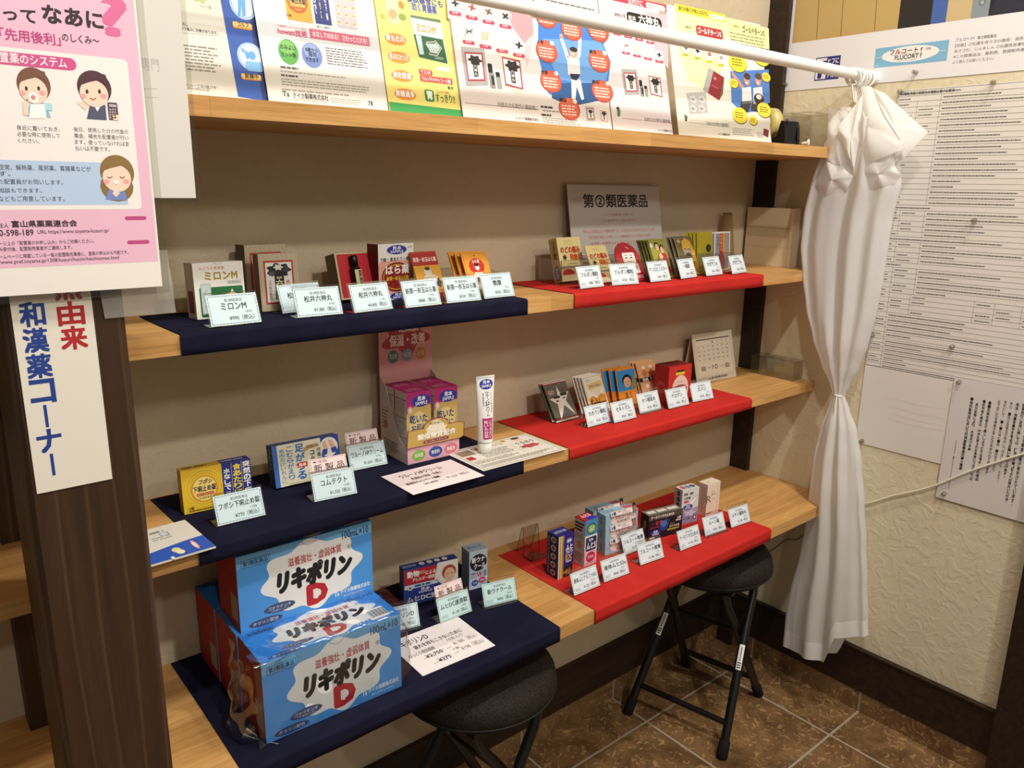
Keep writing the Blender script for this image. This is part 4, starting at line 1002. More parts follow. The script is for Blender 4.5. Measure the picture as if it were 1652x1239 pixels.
packet((762, 480), (802, 475.5), C2, (742.7, 408), 24, '#dd9433', 'medicine_sachet', 'frontmost orange sachet with a white figure on a red disc', d_pill, 'orange sachets on the upper navy cloth', back=2, step=0.013, dx=-0.004,
       labels=['second of the three orange sachets, mostly hidden by the frontmost one', 'hindmost of the three orange sachets, its top edge showing above'])

# ------------------------------------------------------------------ second shelf, red side
p0, p1 = ony((914, 294.5), -0.010), ony((1062, 301), -0.010)
U = (p1 - p0); U.z = 0; wd = U.length; U.normalize(); ht = (p0.z + p1.z) / 2 - C2; b0 = Vector((p0.x, -0.046, C2 + 0.0003))
V = (Vector((p0.x, -0.010, C2 + ht)) - b0); hh = V.length; V.normalize(); m = MB()
m.box(b0, X * wd, V * hh, X.cross(V) * -0.0006, P('#c9c2bb', 0.25)); F = Face(m, b0, X, V, wd, hh); f = F.p()
f.text('第②類医薬品', 940, 313, 1044, 335, '#17171a', 0, .02)
f.text('リスクが比較的高い医薬品です', 975, 344, 1021, 349, '#b4564e', 0); f.text('まれに副作用が生じる恐れがあります', 971, 353.5, 1027, 358.5, '#b4564e', 0)
f.text('まれに入院相当以上の健康被害が生じる可能性がある成分が含まれています', 941, 371, 1057, 377, '#b4564e', 0); f.text('相互作用や患者さま背景によって健康被害のリスクが高まるものや', 950, 381, 1050, 386, '#b4564e', 0); f.text('依存性・習慣性のあるもの　などの第1類に', 953, 391, 1040, 396, '#b4564e', 0)
F.rect(.0, .0, 1, .012, '#aaa49c', 0); F.poly([(.03, .16), (.10, .12), (.19, .17), (.08, .21)], '#bdb6af', 0); F.line([(.13, .50), (.22, .38), (.36, .36), (.30, .45)], .0006, '#b5aea7', 0)
tag(m.build('notice_board'), 'grey laminated board with large black characters, leaning on the wall behind the upper red cloth', 'sign')
def d_throat(F, small=False):
    F.rect(0, .0, 1, .66, '#eadd9e', 0); F.text('かぜのせき', .30, .07, .62, .12, '#b2622e', 1); F.text('フルダン', .26, .14, .66, .17, '#b2622e', 1)
    F.text('のどの痛み', .10, .21, .92, .36, '#c8401f', 2, .04, ('#6d2410', .06)); F.text('発熱に', .46, .39, .94, .53, '#dd5c22', 2, .04, ('#6d2410', .06))
    F.blob(.14, .38, .34, .54, '#2c2a2a', 2, 7, .5); F.text('指定第2類医薬品', .34, .59, .74, .625, '#6d6238', 1)
    F.rect(0, .66, 1, .72, '#8f8a72', 0); F.rect(0, .72, 1, .86, '#dcc99a', 0); F.ell(.06, .73, .56, .92, '#bf2a22', 1); F.rect(0, .86, 1, 1, '#e4d6a8', 2)
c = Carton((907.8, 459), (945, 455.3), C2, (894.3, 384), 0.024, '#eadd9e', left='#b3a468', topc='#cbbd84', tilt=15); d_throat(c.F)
c.L.vtext('フルダン顆粒', .35, .08, .75, .48, '#2c2518', 0, .02); c.L.ell(.15, .62, .9, .97, '#3b3a86', 0); c.L.vtext('眠くない', .4, .68, .66, .92, '#f1ecd9', 1)
c.done('medicine_carton', 'cream sore-throat carton leaning back, leftmost on the upper red cloth', 'medicine box')
packet((962, 458), (995, 454.5), C2, (937.5, 398.5), 27, '#e6d99a', 'medicine_sachet', 'cream sore-throat sachet with red lettering, right of the matching carton', d_throat)
# doll shaped packet
c = Carton((1004, 456), (1044, 452.5), C2 + .0017, (984, 392), 0.0025, '#a5162a', tilt=27); mb = MB(); c2 = c; F0 = c.F
pts = [(0, 0), (1, 0), (1.0, .45), (.96, .68), (.84, .86), (.66, .97), (.46, 1.0), (.26, .96), (.10, .84), (.02, .64)]
PT = [F0.O + F0.U * (u * F0.w) + F0.V * (v * F0.h) for u, v in pts]; mb.prism([q + c.Wd * .0025 for q in PT], c.Wd * -.0025, P('#ad1a2c', .35)); F = Face(mb, F0.O, F0.U, F0.V, F0.w, F0.h)
F.rect(.30, .27, .78, .56, '#efe9e2', 1, .15); F.line([(.38, .35), (.46, .33), (.50, .36)], .0012, '#1c1818', 2); F.line([(.58, .36), (.62, .33), (.70, .35)], .0012, '#1c1818', 2); F.line([(.44, .48), (.54, .51), (.64, .48)], .001, '#1c1818', 2)
for x in (.42, .62): F.ell(x - .03, .38, x + .05, .42, '#1c1818', 2)
F.rect(.22, .60, .80, .80, '#6d2018', 1, .1); F.text('六神', .27, .62, .60, .79, '#e0a83c', 2, .03); F.rect(.66, .56, .84, .80, '#efe9e2', 3, .2); F.vtext('赤玉', .69, .59, .81, .78, '#b23a4a', 4)
F.rect(.66, .86, .9, .93, '#d9a9ae', 1); F.text('10包', .70, .87, .86, .92, '#8d1226', 2); F.line([(.52, .12), (.62, .17)], .0018, '#f1d9da', 1)
c.mb = mb; c.done('medicine_sachet', 'red doll-shaped packet with a white face on the upper red cloth', 'medicine sachet')
def d_kids(F):
    F.rect(0, 0, 1, 1, '#9d9a3c', 0); F.rect(.0, 0, .1, 1, '#5d5a2a', 1); face(F, .36, .06, .62, .26); face(F, .60, .14, .86, .34, L=5)
    F.ell(.10, .08, .26, .20, '#e4dfd2', 2); F.rect(.42, .36, .92, .66, '#b5382c', 2, .2); F.blob(.46, .34, .70, .54, '#e2c4a6', 3, 5, .3); F.blob(.42, .60, .64, .78, '#e6ddd0', 3, 6, .3); F.rect(.34, .72, .98, .88, '#a83226', 3, .1); F.text('かぜねつ', .42, .9, .9, .96, '#3b3418', 3)
packet((1061, 452), (1087.5, 447.5), C2, (1042.6, 388), 22, '#a3a040', 'medicine_sachet', 'frontmost green sachet showing two children', d_kids, 'green sachets on the upper red cloth', back=3, step=.006, dx=-.0035, side='#6f6c34',
       labels=['second of the green sachets, right behind the frontmost', 'third of the green sachets, a thin strip showing', 'hindmost of the green sachets, at the left'])
def d_gold(F):
    F.rect(0, 0, 1, 1, '#6b5f3c', 0); F.ell(.10, .05, .28, .15, '#b6ab8c', 1); F.poly([(.36, .10), (.60, .03), (.86, .12), (.98, .40), (1, 1), (.44, 1), (.40, .55), (.30, .30)], '#d6a636', 1)
    F.ell(.34, .20, .80, .56, '#a79a86', 2); F.ell(.36, .16, .78, .32, '#d6b040', 3); F.blob(.34, .40, .80, .62, '#3d342c', 3, 9, .3); F.line([(.40, .32), (.54, .30)], .0016, '#241c18', 4); F.line([(.62, .31), (.74, .36)], .0016, '#241c18', 4); F.text('かぜ', .44, .66, .84, .77, '#b83a20', 2, .04)
packet((1105, 446.5), (1131, 442.5), C2, (1086.4, 383.6), 22, '#6e6240', 'medicine_sachet', 'frontmost golden sachet with a large bearded face', d_gold, 'golden sachets on the upper red cloth', back=2, step=.008, dx=-.004, side='#c9c0a8',
       labels=['second of the golden sachets, its brown edge showing', 'hindmost of the golden sachets, beside the green ones'])
def d_yel(F): F.rect(0, 0, 1, .5, '#b3a420', 0); F.rect(0, .5, 1, 1, '#8d8440', 0); F.ell(.55, .3, .9, .5, '#2c2a18', 1)
packet((1126, 441), (1150, 438), C2, (1124, 375.5), 6, '#c5b62a', 'medicine_sachet', 'frontmost of the yellow sachets left of the grey striped ones', d_yel, 'yellow sachets on the upper red cloth', back=3, step=.005, dx=-.008, side='#d8ca48',
       labels=['second of the yellow sachets, counted from the front', 'third of the yellow sachets, counted from the front', 'hindmost yellow sachet, at the left of its row'])
def d_grey(F):
    F.rect(.06, .035, .94, .97, '#9c9ea6', 0); F.rect(.32, .04, .50, .55, '#b5242c', 1); F.vtext('家庭薬かぜ', .35, .06, .47, .5, '#efd9d9', 2); F.rect(.50, .04, .66, .58, '#d9a62e', 1); F.vtext('かぜねつ', .15, .1, .27, .42, '#2a2a30', 2)
    F.poly([(.26, .60), (.45, .50), (.62, .64), (.66, .97), (.30, .97)], '#a0343a', 2); F.ell(.60, .52, .86, .70, '#c9a0a4', 3); F.rect(.58, .66, .9, .96, '#8e7f92', 2, .3)
packet((1152, 437.5), (1177, 434), C2, (1150, 375), 4, '#ecebe8', 'medicine_sachet', 'frontmost grey sachet with white rim and red stripe', d_grey, 'grey striped sachets on the upper red cloth', back=2, step=.004, dx=-.010,
       labels=['second of the grey sachets, half covered', 'hindmost of the grey sachets, next to the yellow ones'])
# smoky folded stand and cream carton by the right wall
a_ = onz((1172, 430), C2); m = MB(); top = a_ + Vector((0.012, 0.03, 0.135)); wv = Vector((0.030, -0.006, 0)); bkv = Vector((0.004, 0.062, 0))
for o_, e_ in ((a_, top), (a_ + bkv, top)):
    V = (e_ - o_); n_ = wv.cross(V).normalized(); m.box(o_ + Zv * .0003, wv, V, n_ * -0.0012, SMOKE)
m.box(a_ + Vector((-.012, .004, .0003)), wv * .45, Vector((.008, .01, .108)), Vector((0, .0012, 0)), SMOKE)
m.box(top, wv, Vector((0, .002, .004)), Vector((0, .0014, 0)), P('#6d5334'))
tag(m.build('folded_stand'), 'folded smoky clear plastic stand beside the plain cream carton on the second shelf', 'clear stand')
CREAM = '#d9c6a2'
m = MB(); x0, x1, y0, y1, zt = -0.052, -0.0195, -0.152, -0.010, 1.353
m.box((x0, y1, Z2 + .0004), Vector((0, y0 - y1, 0)), Zv * (zt - Z2), Vector((x1 - x0, 0, 0)), P(CREAM, .6)); F = Face(m, (x0, y1, Z2 + .0004), Vector((0, -1, 0)), Zv, y1 - y0, zt - Z2)
F.rect(0, .0, 1, .335, '#dccaa8', 1); F.line([(0, .335), (1, .345)], .0012, '#a8926c', 2); F.line([(0, .66), (1, .67)], .0006, '#b39d78', 1); F.line([(.93, 0), (.93, 1)], .0006, '#b39d78', 2); F.rect(.0, .30, .95, .50, LAMINATE, 3)
tag(m.build('shipping_carton'), 'plain cream cardboard carton standing against the right wall on the second shelf', 'carton')
# ================================================================== third shelf
# leaflet lying at the left, its corner over the shelf front
def flat(P0, P1, depth, z, th, col, name, label, cat, draw=None, px=True):
    """sheet lying at height z: front edge P0 to P1 (sight lines), depth backwards"""
    a, b = onz(P0, z), onz(P1, z); U = b - a; wd = U.length; U.normalize(); V = Vector((-U.y, U.x, 0)); m = MB()
    m.box(a - Zv * th, U * wd, V * depth, Zv * -0 + Zv * 0 + (U.cross(V)) * -th if False else Zv * 0.0001, P(col, .4)) if False else m.box(a, U * wd, V * depth, Zv * -th, P(col, .4))
    F = Face(m, a, U, V, wd, depth)
    if draw: draw(F)
    return tag(m.build(name), label, cat), F
def d_leaf(F):
    u1, v1 = F.w, F.h
    pts = [(0, 0), (u1, 0)] + [(u1 - u1 * k / 10, .048 - .020 * (k / 10) ** 1.5 * 1.5) for k in range(11)]
    F._uvpoly(pts, '#2a55b4', 0); f = F.p()
    f.ell(274, 886, 297, 895, '#d9cf9e', 2); f.ell(282, 889, 303, 897, '#e8e0b8', 3); f.blob(303, 873, 324, 891, '#e7a49a', 2, 12, .2); f.ell(307, 876, 320, 886, '#f2d6cc', 3)
    f.rect(275, 899, 284, 904, '#e8e6dc', 2)
    F.rows(.55, .30, .80, .42, 2, '#9a9790', 0); F.rows(.45, .12, .80, .2, 1, '#8a8780', 0, .7); F.frame(.66, .22, .74, .30, .0012, '#5f86c8', 0)
o, F = flat((180, 930), (348, 881), 0.118, C3 + 0.0035, 0.003, '#dad6ca', 'brochure', 'grey brochure with a blue curved band lying at the left end of the third shelf', 'brochure', d_leaf)

c = Carton((298, 832), (409, 807.5), C3, (289.5, 761), 0.022, '#e3bb2f', left='#a98722', topc='#c9a63a', tilt=3); F = c.F
for k in range(9): F.ell(.31 - .32 + k * .018, .46 - .52 + k * .03, .31 + .32 - k * .018, .46 + .52 - k * .03, ('#d9ab24', '#e8c443')[k % 2], k * .3) if k > 2 else None
F.ell(.12, .18, .50, .80, '#cf8f1f', 3); F.ell(.14, .21, .48, .77, '#efd57a', 4); F.text('フポシ', .23, .27, .42, .38, '#1e1d2c', 5, .03, slant=.2); F.text('下痢止め錠', .145, .41, .475, .55, '#1c1b38', 5, .03)
F.rect(.19, .58, .44, .645, '#b5361f', 5, .3); F.text('発酵から腹痛に効きめ', .20, .592, .43, .633, '#f3d9a0', 6); F.text('第2類医薬品', .22, .67, .40, .72, '#4c401c', 5); F.text('12錠', .07, .85, .14, .92, '#2a2616', 5, .02); F.rows(.07, .935, .48, .965, 1, '#5c4f20', 5, .8)
F.rect(.575, 0, 1, 1, '#2a3585', 1); F.line([(.715, .02), (.715, .98)], .0006, '#d8c877', 4); F.line([(.865, .02), (.865, .98)], .0006, '#d8c877', 4)
F.vtext('水なしで', .60, .12, .69, .64, '#f4efe2', 4, .03); F.vtext('服用できる', .61, .66, .68, .96, '#f4efe2', 4); F.vtext('食あたりに', .735, .05, .85, .80, '#f3d648', 4, .03); F.vtext('突然の下痢に', .885, .02, .985, .96, '#f4efe2', 4, .03)
c.T.rect(.575, 0, 1, 1, '#2a3585', 0); c.T.rows(.05, .3, .5, .6, 1, '#3a3010', 0, .8); c.T.rows(.6, .3, .97, .6, 1, '#cfc9e0', 0, .8)
c.done('medicine_carton', 'yellow and navy diarrhoea tablet carton, leftmost on the middle navy cloth', 'medicine box')
c = Carton((446, 792), (552, 768), C3, (431, 722), 0.026, '#dfdac0', left='#27366f', topc='#3a4f94', tilt=9); F = c.F
F.rect(0, 0, .07, 1, '#3e6bb8', 0); F.vtext('筋肉のけいれんに', .10, .10, .17, .93, '#4a86c2', 1, .01); F.vtext('こむらがえり', .20, .06, .29, .88, '#3f7bc0', 1, .02); F.vtext('足がつる', .33, .04, .46, .92, '#2f6bb8', 1, .03)
F.rect(.72, 0, 1, .72, '#24469c', 0); F.ell(.70, .02, .98, .50, '#e9e6dc', 1); F.poly([(.74, .12), (.80, .10), (.82, .32), (.76, .34)], '#e4b49a', 2); F.poly([(.83, .08), (.90, .10), (.94, .30), (.88, .34)], '#e4b49a', 2); F.poly([(.74, .30), (.82, .30), (.80, .44), (.72, .44)], '#2c4aa2', 3); F.poly([(.87, .30), (.95, .28), (.97, .42), (.88, .42)], '#2c4aa2', 3)
F.rect(.77, .56, .99, .63, '#c4432c', 2, .4); F.text('こむらがえりに', .79, .57, .97, .62, '#f6e8dc', 3)
F.poly([(.46, .17), (.52, .12), (.68, .11), (.69, .19), (.53, .22), (.46, .28)], '#b59a6a', 1); F.text('漢方薬です', .50, .13, .67, .19, '#3c3220', 2)
F.vtext('コムテクト', .55, .26, .61, .82, '#1d2130', 2, .03); F.vtext('芍薬甘草湯', .65, .22, .71, .8, '#1d2130', 2, .01); F.rect(.34, .50, .49, .62, '#c8362a', 3); F.text('見本', .36, .52, .47, .60, '#fbf2ec', 4, .03)
c.L.vtext('コムテクト', .3, .1, .7, .6, '#9fb0dc', 0); c.done('medicine_carton', 'cream and blue cramp medicine carton leaning back on the middle navy cloth', 'medicine box')

# counter display of skin cream
a_ = onz((657.7, 750.8), C3); b_ = onz((741, 731.3), C3); U = b_ - a_; WD = U.length; U.normalize(); bk = Vector((-U.y, U.x, 0)); DD = min(0.098, -a_.y - 0.012)
root = thing('counter_display', 'pink counter display box of skin cream cartons with a tall back card', 'display box', a_ + U * WD / 2 + bk * DD / 2)
PK, PKI = P('#e2b3bf'), P('#d9cfc8')
m = MB(); t = .0008
m.box(a_ + Zv * .0002, U * WD, Zv * .036, bk * t, [P('#e5a9b9'), PKI, PK, PK, PK, PK]); m.box(a_ + Zv * .0002, U * WD, bk * DD, Zv * t, PKI)
prof = [(0, 0), (DD, 0), (DD, .150)] + [(DD * (.93 - .80 * (k / 10) ** .8), .150 - .114 * math.sin(k / 10 * math.pi / 2) ** 1.2) for k in range(1, 10)] + [(0, .036)]
for o_, off in ((a_, 0), (a_ + U * (WD - t), 0)):
    m.prism([o_ + bk * p_ + Zv * (q_2 + .0002) for p_, q_2 in prof], U * t, P('#d8cbc4'))
F = Face(m, a_ + bk * DD, -bk, Zv, DD, .15); F.rows(.06, .40, .30, .66, 6, '#6b5a58', 0); F.rect(.05, .38, .33, .385, '#7a1f4a', 0); F.blob(.08, .52, .3, .66, '#b9756e', 1, 6, .3); F.rows(.10, .78, .70, .93, 5, '#6b5a58', 0); F.line([(.0, .85), (1, .90)], .0006, '#8d2a55', 1)
F = Face(m, a_, U, Zv, WD, .036)
for x0, c_, tx in ((.08, '#7fb34a', '低刺激'), (.40, '#3a4f9c', '無香料'), (.70, '#d0788c', '無着色')): F.ell(x0, .30, x0 + .26, .88, c_, 0); F.text(tx, x0 + .05, .48, x0 + .21, .70, '#f2efe6', 1, .01)
m.build('tray', root)
m = MB(); HB = 0.262; w2 = WD * 1.02; q = a_ + bk * (DD + .0004)
m.box(q, U * w2, Zv * HB, bk * .0008, P('#d98a94')); F = Face(m, q, U, Zv, w2, HB)
F.rect(0, 0, 1, 1, '#e0a2a4', 0); F.blob(.02, .02, .98, .30, '#b8474e', 1, 5, .35, 1.0); F.ell(.55, -.0, .80, .12, '#e9cfcc', 2); F.text('乾燥肌', .36, .05, .74, .125, '#f4e9e4', 3, .03, ('#8d2f38', .04)); F.text('保湿・改善', .20, .14, .86, .225, '#f7efe9', 3, .035, ('#8d2f38', .04))
for x0, c_, tx in ((.16, '#4d8d7c', '肌治療'), (.42, '#7fa0b8', '保湿'), (.68, '#c98a52', '血行促進')): F.ell(x0, .25, x0 + .20, .345, c_, 3); F.text(tx, x0 + .03, .275, x0 + .17, .315, '#e9e6dc', 4)
m.build('back_card', root)
m = MB(); q = a_ + Zv * .033 - bk * .004 - U * .004; V = (Zv * math.cos(.05) - bk * math.sin(.05)); wb, hb = WD + .012, .034
pts = [(0, 0), (wb * .95, .0), (wb * 1.0, .003), (wb * 1.0, hb * .9), (wb * .9, hb), (wb * .72, hb)] + [(wb * (.50 + .22 * math.cos(k * math.pi / 8)), hb + .017 * math.sin(k * math.pi / 8)) for k in range(1, 8)] + [(wb * .28, hb), (.002, hb)]
m.prism([q + U * x_ + V * y_ for x_, y_ in pts], U.cross(V) * -.0008 if False else bk * .0008, P('#7d2247')); F = Face(m, q, U, V, wb, hb)
F._uvpoly([((x_ - wb / 2) * .975 + wb / 2, (y_ - hb / 2) * .95 + hb / 2) for x_, y_ in pts], '#c2a052', 0)
F._uvpoly([(wb * (.50 + .17 * math.cos(k * math.pi / 12)), hb * .55 + .028 * math.sin(k * math.pi / 12)) for k in range(13)], '#eadfc6', 1)
F.text('有効成分', .38, -.28, .62, -.12, '#6a5030', 2, .01); F.text('ヘパリン', .32, -.06, .68, .22, '#f6f0e0', 3, .03, ('#7d2247', .04)); F.text('類似物質配合', .18, .30, .84, .64, '#f8f2e4', 3, .03, ('#7d2247', .04)); F.rect(.28, .72, .72, .90, '#7d2247', 2, .5); F.text('乾いた肌にうるおいを', .31, .76, .69, .86, '#f1e6cc', 3)
tag(m.build('front_band', root), 'gold cardboard band with raised arch')
def cream_box(o_, label):
    h_, w_, d_ = .1345, WD * .455, DD * .42
    c = Carton(None, None, 0, None, d_, '#c4a560', left='#d9d4ce', right='#d9d4ce', topc='#a01f62', w=w_, h=h_, rot=math.degrees(math.atan2(U.y, U.x)), O=o_); F = c.F
    F.rect(0, 0, 1, .20, '#a8226a', 0); F.poly([(.0, .20), (0, .30), (.32, .20)], '#b03a78', 1); F.blob(.02, .18, .26, .30, '#efe0c8', 2, 10, .75); F.ell(.10, .28, .90, .70, '#d6bf86', 1)
    F.text('乾いた', .12, .32, .84, .44, '#1f3a63', 3, .03, ('#efe8d6', .04)); F.text('お肌に', .18, .46, .82, .575, '#1f3a63', 3, .02, ('#efe8d6', .04)); F.text('うるおいを', .08, .60, .92, .69, '#1f3a63', 3, .02, ('#efe8d6', .04))
    F.text('有効成分', .36, .715, .64, .735, '#3a2f20', 2); F.rect(.06, .745, .94, .88, '#7d2065', 2); F.text('ヘパリン', .22, .755, .78, .805, '#f0e4ee', 3, .02); F.text('類似物質配合', .10, .815, .90, .87, '#f0e4ee', 3, .01)
    sample(F, .22, .045, .98, .215)
    for L_ in (c.L, c.R):
        for v in (.10, .36, .64, .90): L_.rect(.04, v, .96, v + .012, '#7a1f3c', 0)
        L_.rows(.06, .12, .94, .35, 9, '#8a8078', 0); L_.rows(.06, .38, .94, .62, 9, '#8a8078', 0); L_.rows(.06, .66, .94, .88, 8, '#8a8078', 0)
    c.T.rows(.2, .3, .8, .8, 3, '#c98aa8', 0)
    return c.done('cream_carton', label, 'medicine box', 'skin cream cartons in the pink display')
e0 = a_ + U * .0018 + bk * .0035 + Zv * .0014
cream_box(e0, 'front left skin cream carton in the pink display, nearest to the viewer')
cream_box(e0 + U * (WD * .52 - .001), 'front right skin cream carton in the pink display, beside the white tube')
cream_box(e0 + bk * (DD * .46), 'back left skin cream carton, behind the front left one in the pink display')
cream_box(e0 + U * (WD * .52 - .001) + bk * (DD * .46), 'back right skin cream carton in the pink display, its dark red top showing')

# leaflet and price sheet lying beside, tube standing on the leaflet
def d_fly(F):
    F.frame(.03, .04, .97, .96, .0008, '#3a3734', 0); F.frame(.045, .06, .955, .94, .0004, '#3a3734', 0)
    F.ell(.62, .06, .68, .14, '#c98f2e', 1); F.ell(.74, .08, .86, .26, '#e2c8b0', 1); F.ell(.75, .06, .85, .14, '#2a2422', 2); F.text('ウルーノHPクリーム', .25, .10, .60, .22, '#b08a3c', 1, .03); F.text('うるおう', .70, .28, .92, .38, '#4a4642', 1, .02)
    F.rect(.06, .12, .22, .34, '#8a7664', 1); F.rect(.06, .40, .14, .54, '#a8343c', 1); F.blob(.66, .42, .92, .60, '#b84a55', 1, 7, .3); F.rows(.24, .30, .62, .56, 6, '#6c6762', 1); F.rows(.06, .62, .60, .74, 3, '#6c6762', 1); F.rows(.06, .78, .94, .90, 4, '#5c5752', 1); F.line([(.64, .28), (.64, .74)], .0005, '#8c8782', 1); F.line([(.05, .58), (.95, .58)], .0005, '#8c8782', 1)
o, F = flat((780, 760), (914, 724.6), 0.125, C3 + 0.0016, 0.0004, '#e4e0d4', 'product_leaflet', 'white leaflet with a double black frame lying under the white tube', 'leaflet', d_fly)
def d_price(F):
    F.rect(0.01, .01, .99, .60, '#e4d4d6', 0)
    F.text('ウルーノHPクリーム', .16, .14, .74, .29, '#1b1819', 1, .02); F.text('乾燥肌の保湿・改善に', .24, .36, .66, .46, '#1b1819', 1, .02); F.text('新発売キャンペーン価格', .10, .52, .56, .62, '#1b1819', 1, .03); F.text('¥1,650', .28, .68, .46, .78, '#1b1819', 1); F.line([(.26, .73), (.50, .70)], .0008, '#1b1819', 2); F.line([(.50, .74), (.56, .74)], .0008, '#1b1819', 2); F.text('¥1,320（税込）', .60, .64, .92, .76, '#5a5254', 1)
o, F = flat((666.6, 798.2), (781.6, 767), 0.105, C3 + 0.0020, 0.0005, '#f4e8e9', 'price_sheet', 'pink price sheet with handwriting-like black print lying before the pink display', 'price sheet', d_price)
q = onz((782, 728), C3 + .0022); ht = reach(q, Zv, (781, 606)); root = thing('cream_tube', 'white cream tube standing upright on its cap on the framed leaflet', 'tube', q)
m = MB(); m.lathe(q, [(0, 0), (.0125, 0), (.0138, .001), (.0138, .020), (.0125, .0215), (.0, .0215)], P('#efeee9', .3), 32); m.build('cap', root)
def tube_pt(a, t, lift=0.0):
    k = min(1, max(0, t)) ; rx = (.0150 + .0045 * k) + lift; ry = .0150 * (1 - k ** 1.4) + .0010 + lift
    rot = math.radians(-12); x_, y_ = rx * math.sin(a), -ry * math.cos(a)
    return q + Vector((x_ * math.cos(rot) - y_ * math.sin(rot), x_ * math.sin(rot) + y_ * math.cos(rot), .0225 + (ht - .0225) * t))
m = MB(); WT = P('#efeeea', .28)
m.grid(lambda u, v: tube_pt(2 * math.pi * u, v), 48, 24, WT); m.poly([tube_pt(2 * math.pi * k / 48, 0) for k in range(48)][::-1], WT); m.poly([tube_pt(2 * math.pi * k / 48, 1) for k in range(48)], WT)
for k in range(12): m.poly([tube_pt(math.radians(-58 + 116 * k / 12), .965, .0004), tube_pt(math.radians(-58 + 116 * (k + 1) / 12), .965, .0004), tube_pt(math.radians(-58 + 116 * (k + 1) / 12), .99, .0004), tube_pt(math.radians(-58 + 116 * k / 12), .99, .0004)], P('#dddcd6', .4))
class TubeFace(Face):
    def at(s, u, v, L): return tube_pt((u - s.w / 2) / .0165, v / s.h, .0003 + .0001 * L)
    def strips(s, x0, y0, x1, y1, col, L, n=10, rnd=False):
        for k in range(n):
            a0, a1 = x0 + (x1 - x0) * k / n, x0 + (x1 - x0) * (k + 1) / n
            f = lambda a: ((y1 - y0) / 2) * (math.sqrt(max(0, 1 - ((a - (x0 + x1) / 2) / ((x1 - x0) / 2)) ** 2)) if rnd else 1)
            yc = (y0 + y1) / 2; s.poly([(a0, yc - f(a0)), (a1, yc - f(a1)), (a1, yc + f(a1)), (a0, yc + f(a0))], col, L)
F = TubeFace(m, q, X, Zv, .036, ht)
F.strips(.20, .63, .82, .95, '#b5276e', 0, 12); F.strips(.14, .05, .90, .20, '#27379c', 0, 16, True); F.text('見本', .34, .065, .70, .115, '#ffffff', 1, .02); F.text('SAMPLE', .26, .13, .78, .17, '#ffffff', 1, .01)
F.vtext('ウルーノHPクリーム', .44, .23, .62, .60, '#1f2430', 0, .02); F.vtext('乾いたお肌', .28, .66, .50, .93, '#f3dfe9', 2, .02); F.vtext('にうるおい', .56, .66, .74, .93, '#f3dfe9', 2, .01)
F.vtext('第2類医薬品', .26, .25, .36, .45, '#5a5f6a', 0); F.vtext('ヘパリン類似物質', .70, .25, .80, .55, '#5a5f6a', 0)
m.build('tube_body', root)

# ------------------------------------------------------------------ third shelf, red side
def d_star(F):
    F.rect(0, .0, 1, .02, '#d9d4cc', 0); F.rect(0, .02, 1, .055, '#8d2a2a', 0); F.rect(0, .94, 1, .965, '#8d2a2a', 0); F.rect(0, .965, 1, 1, '#d9d4cc', 0)
    F.poly([(.52, .10), (.60, .34), (.95, .30), (.72, .52), (.92, .90), (.58, .62), (.24, .98), (.32, .56), (.06, .40), (.44, .38)], '#d5cdc4', 1); F.text('GO', .10, .20, .34, .30, '#c9a09a', 2, .03, ('#8d2a2a', .08)); F.text('NAN', .58, .17, .94, .27, '#6b3430', 2, .03, ('#c9a09a', .04))
    F.rect(.24, .36, .52, .42, '#262220', 3, .3); F.rect(.56, .31, .86, .38, '#262220', 3, .3); F.ell(.30, .46, .42, .51, '#463c38', 3); F.ell(.62, .42, .74, .46, '#463c38', 3); F.text('カオバン', .06, .11, .26, .15, '#1d1a18', 2); F.rows(.36, .84, .78, .90, 2, '#262420', 1)
packet((898, 683), (933.6, 673.4), C3, (872, 621.5), 31, '#5a584a', 'medicine_sachet', 'frontmost dark olive sachet with a white star, on the middle red cloth', d_star, 'dark olive sachets on the middle red cloth', back=1, step=.010, dx=-.003, side='#3f3d34', labels=['second dark olive sachet, showing above the front one'])
def d_brown(F):
    F.frame(.05, .03, .95, .97, .0008, '#4a3c30', 0); F.poly([(.10, .06), (.88, .06), (.96, .30), (.60, .58), (.14, .34)], '#e0d6bc', 1); F.poly([(.14, .20), (.90, .16), (.92, .32), (.20, .36)], '#d9b878', 2); F.text('セキトマル', .24, .24, .80, .31, '#2b211a', 3, .03, ('#eee6d0', .08))
    F.poly([(.08, .58), (.30, .52), (.50, .60), (.74, .50), (.96, .56), (.96, .84), (.08, .90)], '#d08a2c', 1); F.text('Seki', .14, .62, .60, .84, '#4a2416', 3, .03); F.text('tomaru', .40, .70, .90, .82, '#4a2416', 3, .03); F.ell(.12, .06, .4, .16, '#b9c4cc', 2); F.text('3包', .74, .90, .92, .95, '#2b211a', 3)
packet((955, 671), (985, 662.5), C3, (934, 610.6), 24, '#e9e2d4', 'medicine_sachet', 'frontmost cream and orange sachet with a brown frame', d_brown, 'cream and orange sachets on the middle red cloth', back=3, step=.007, dx=-.003, side='#d8cdb8',
       labels=['second cream sachet, just behind the frontmost', 'third cream sachet, its black edge showing', 'hindmost cream sachet of the row'])
def d_blue(F):
    F.rect(0, 0, 1, .06, '#d98b30', 0); F.rect(.03, .06, 1, .60, '#2f86c4', 0); F.rect(0, .60, 1, 1, '#d6832c', 0); face(F, .28, .18, .78, .50, '#14110f', '#dba98a'); F.poly([(.78, .60), (.70, .44), (.80, .36), (.98, .18), (1, .60)], '#8a8a54', 2); F.text('(', .90, .3, .94, .5, '#2f86c4', 1)
    F.vtext('せつ痛', .34, .64, .50, .95, '#3a1d14', 1, .03); F.vtext('留去', .60, .64, .68, .82, '#7a3a1c', 1)
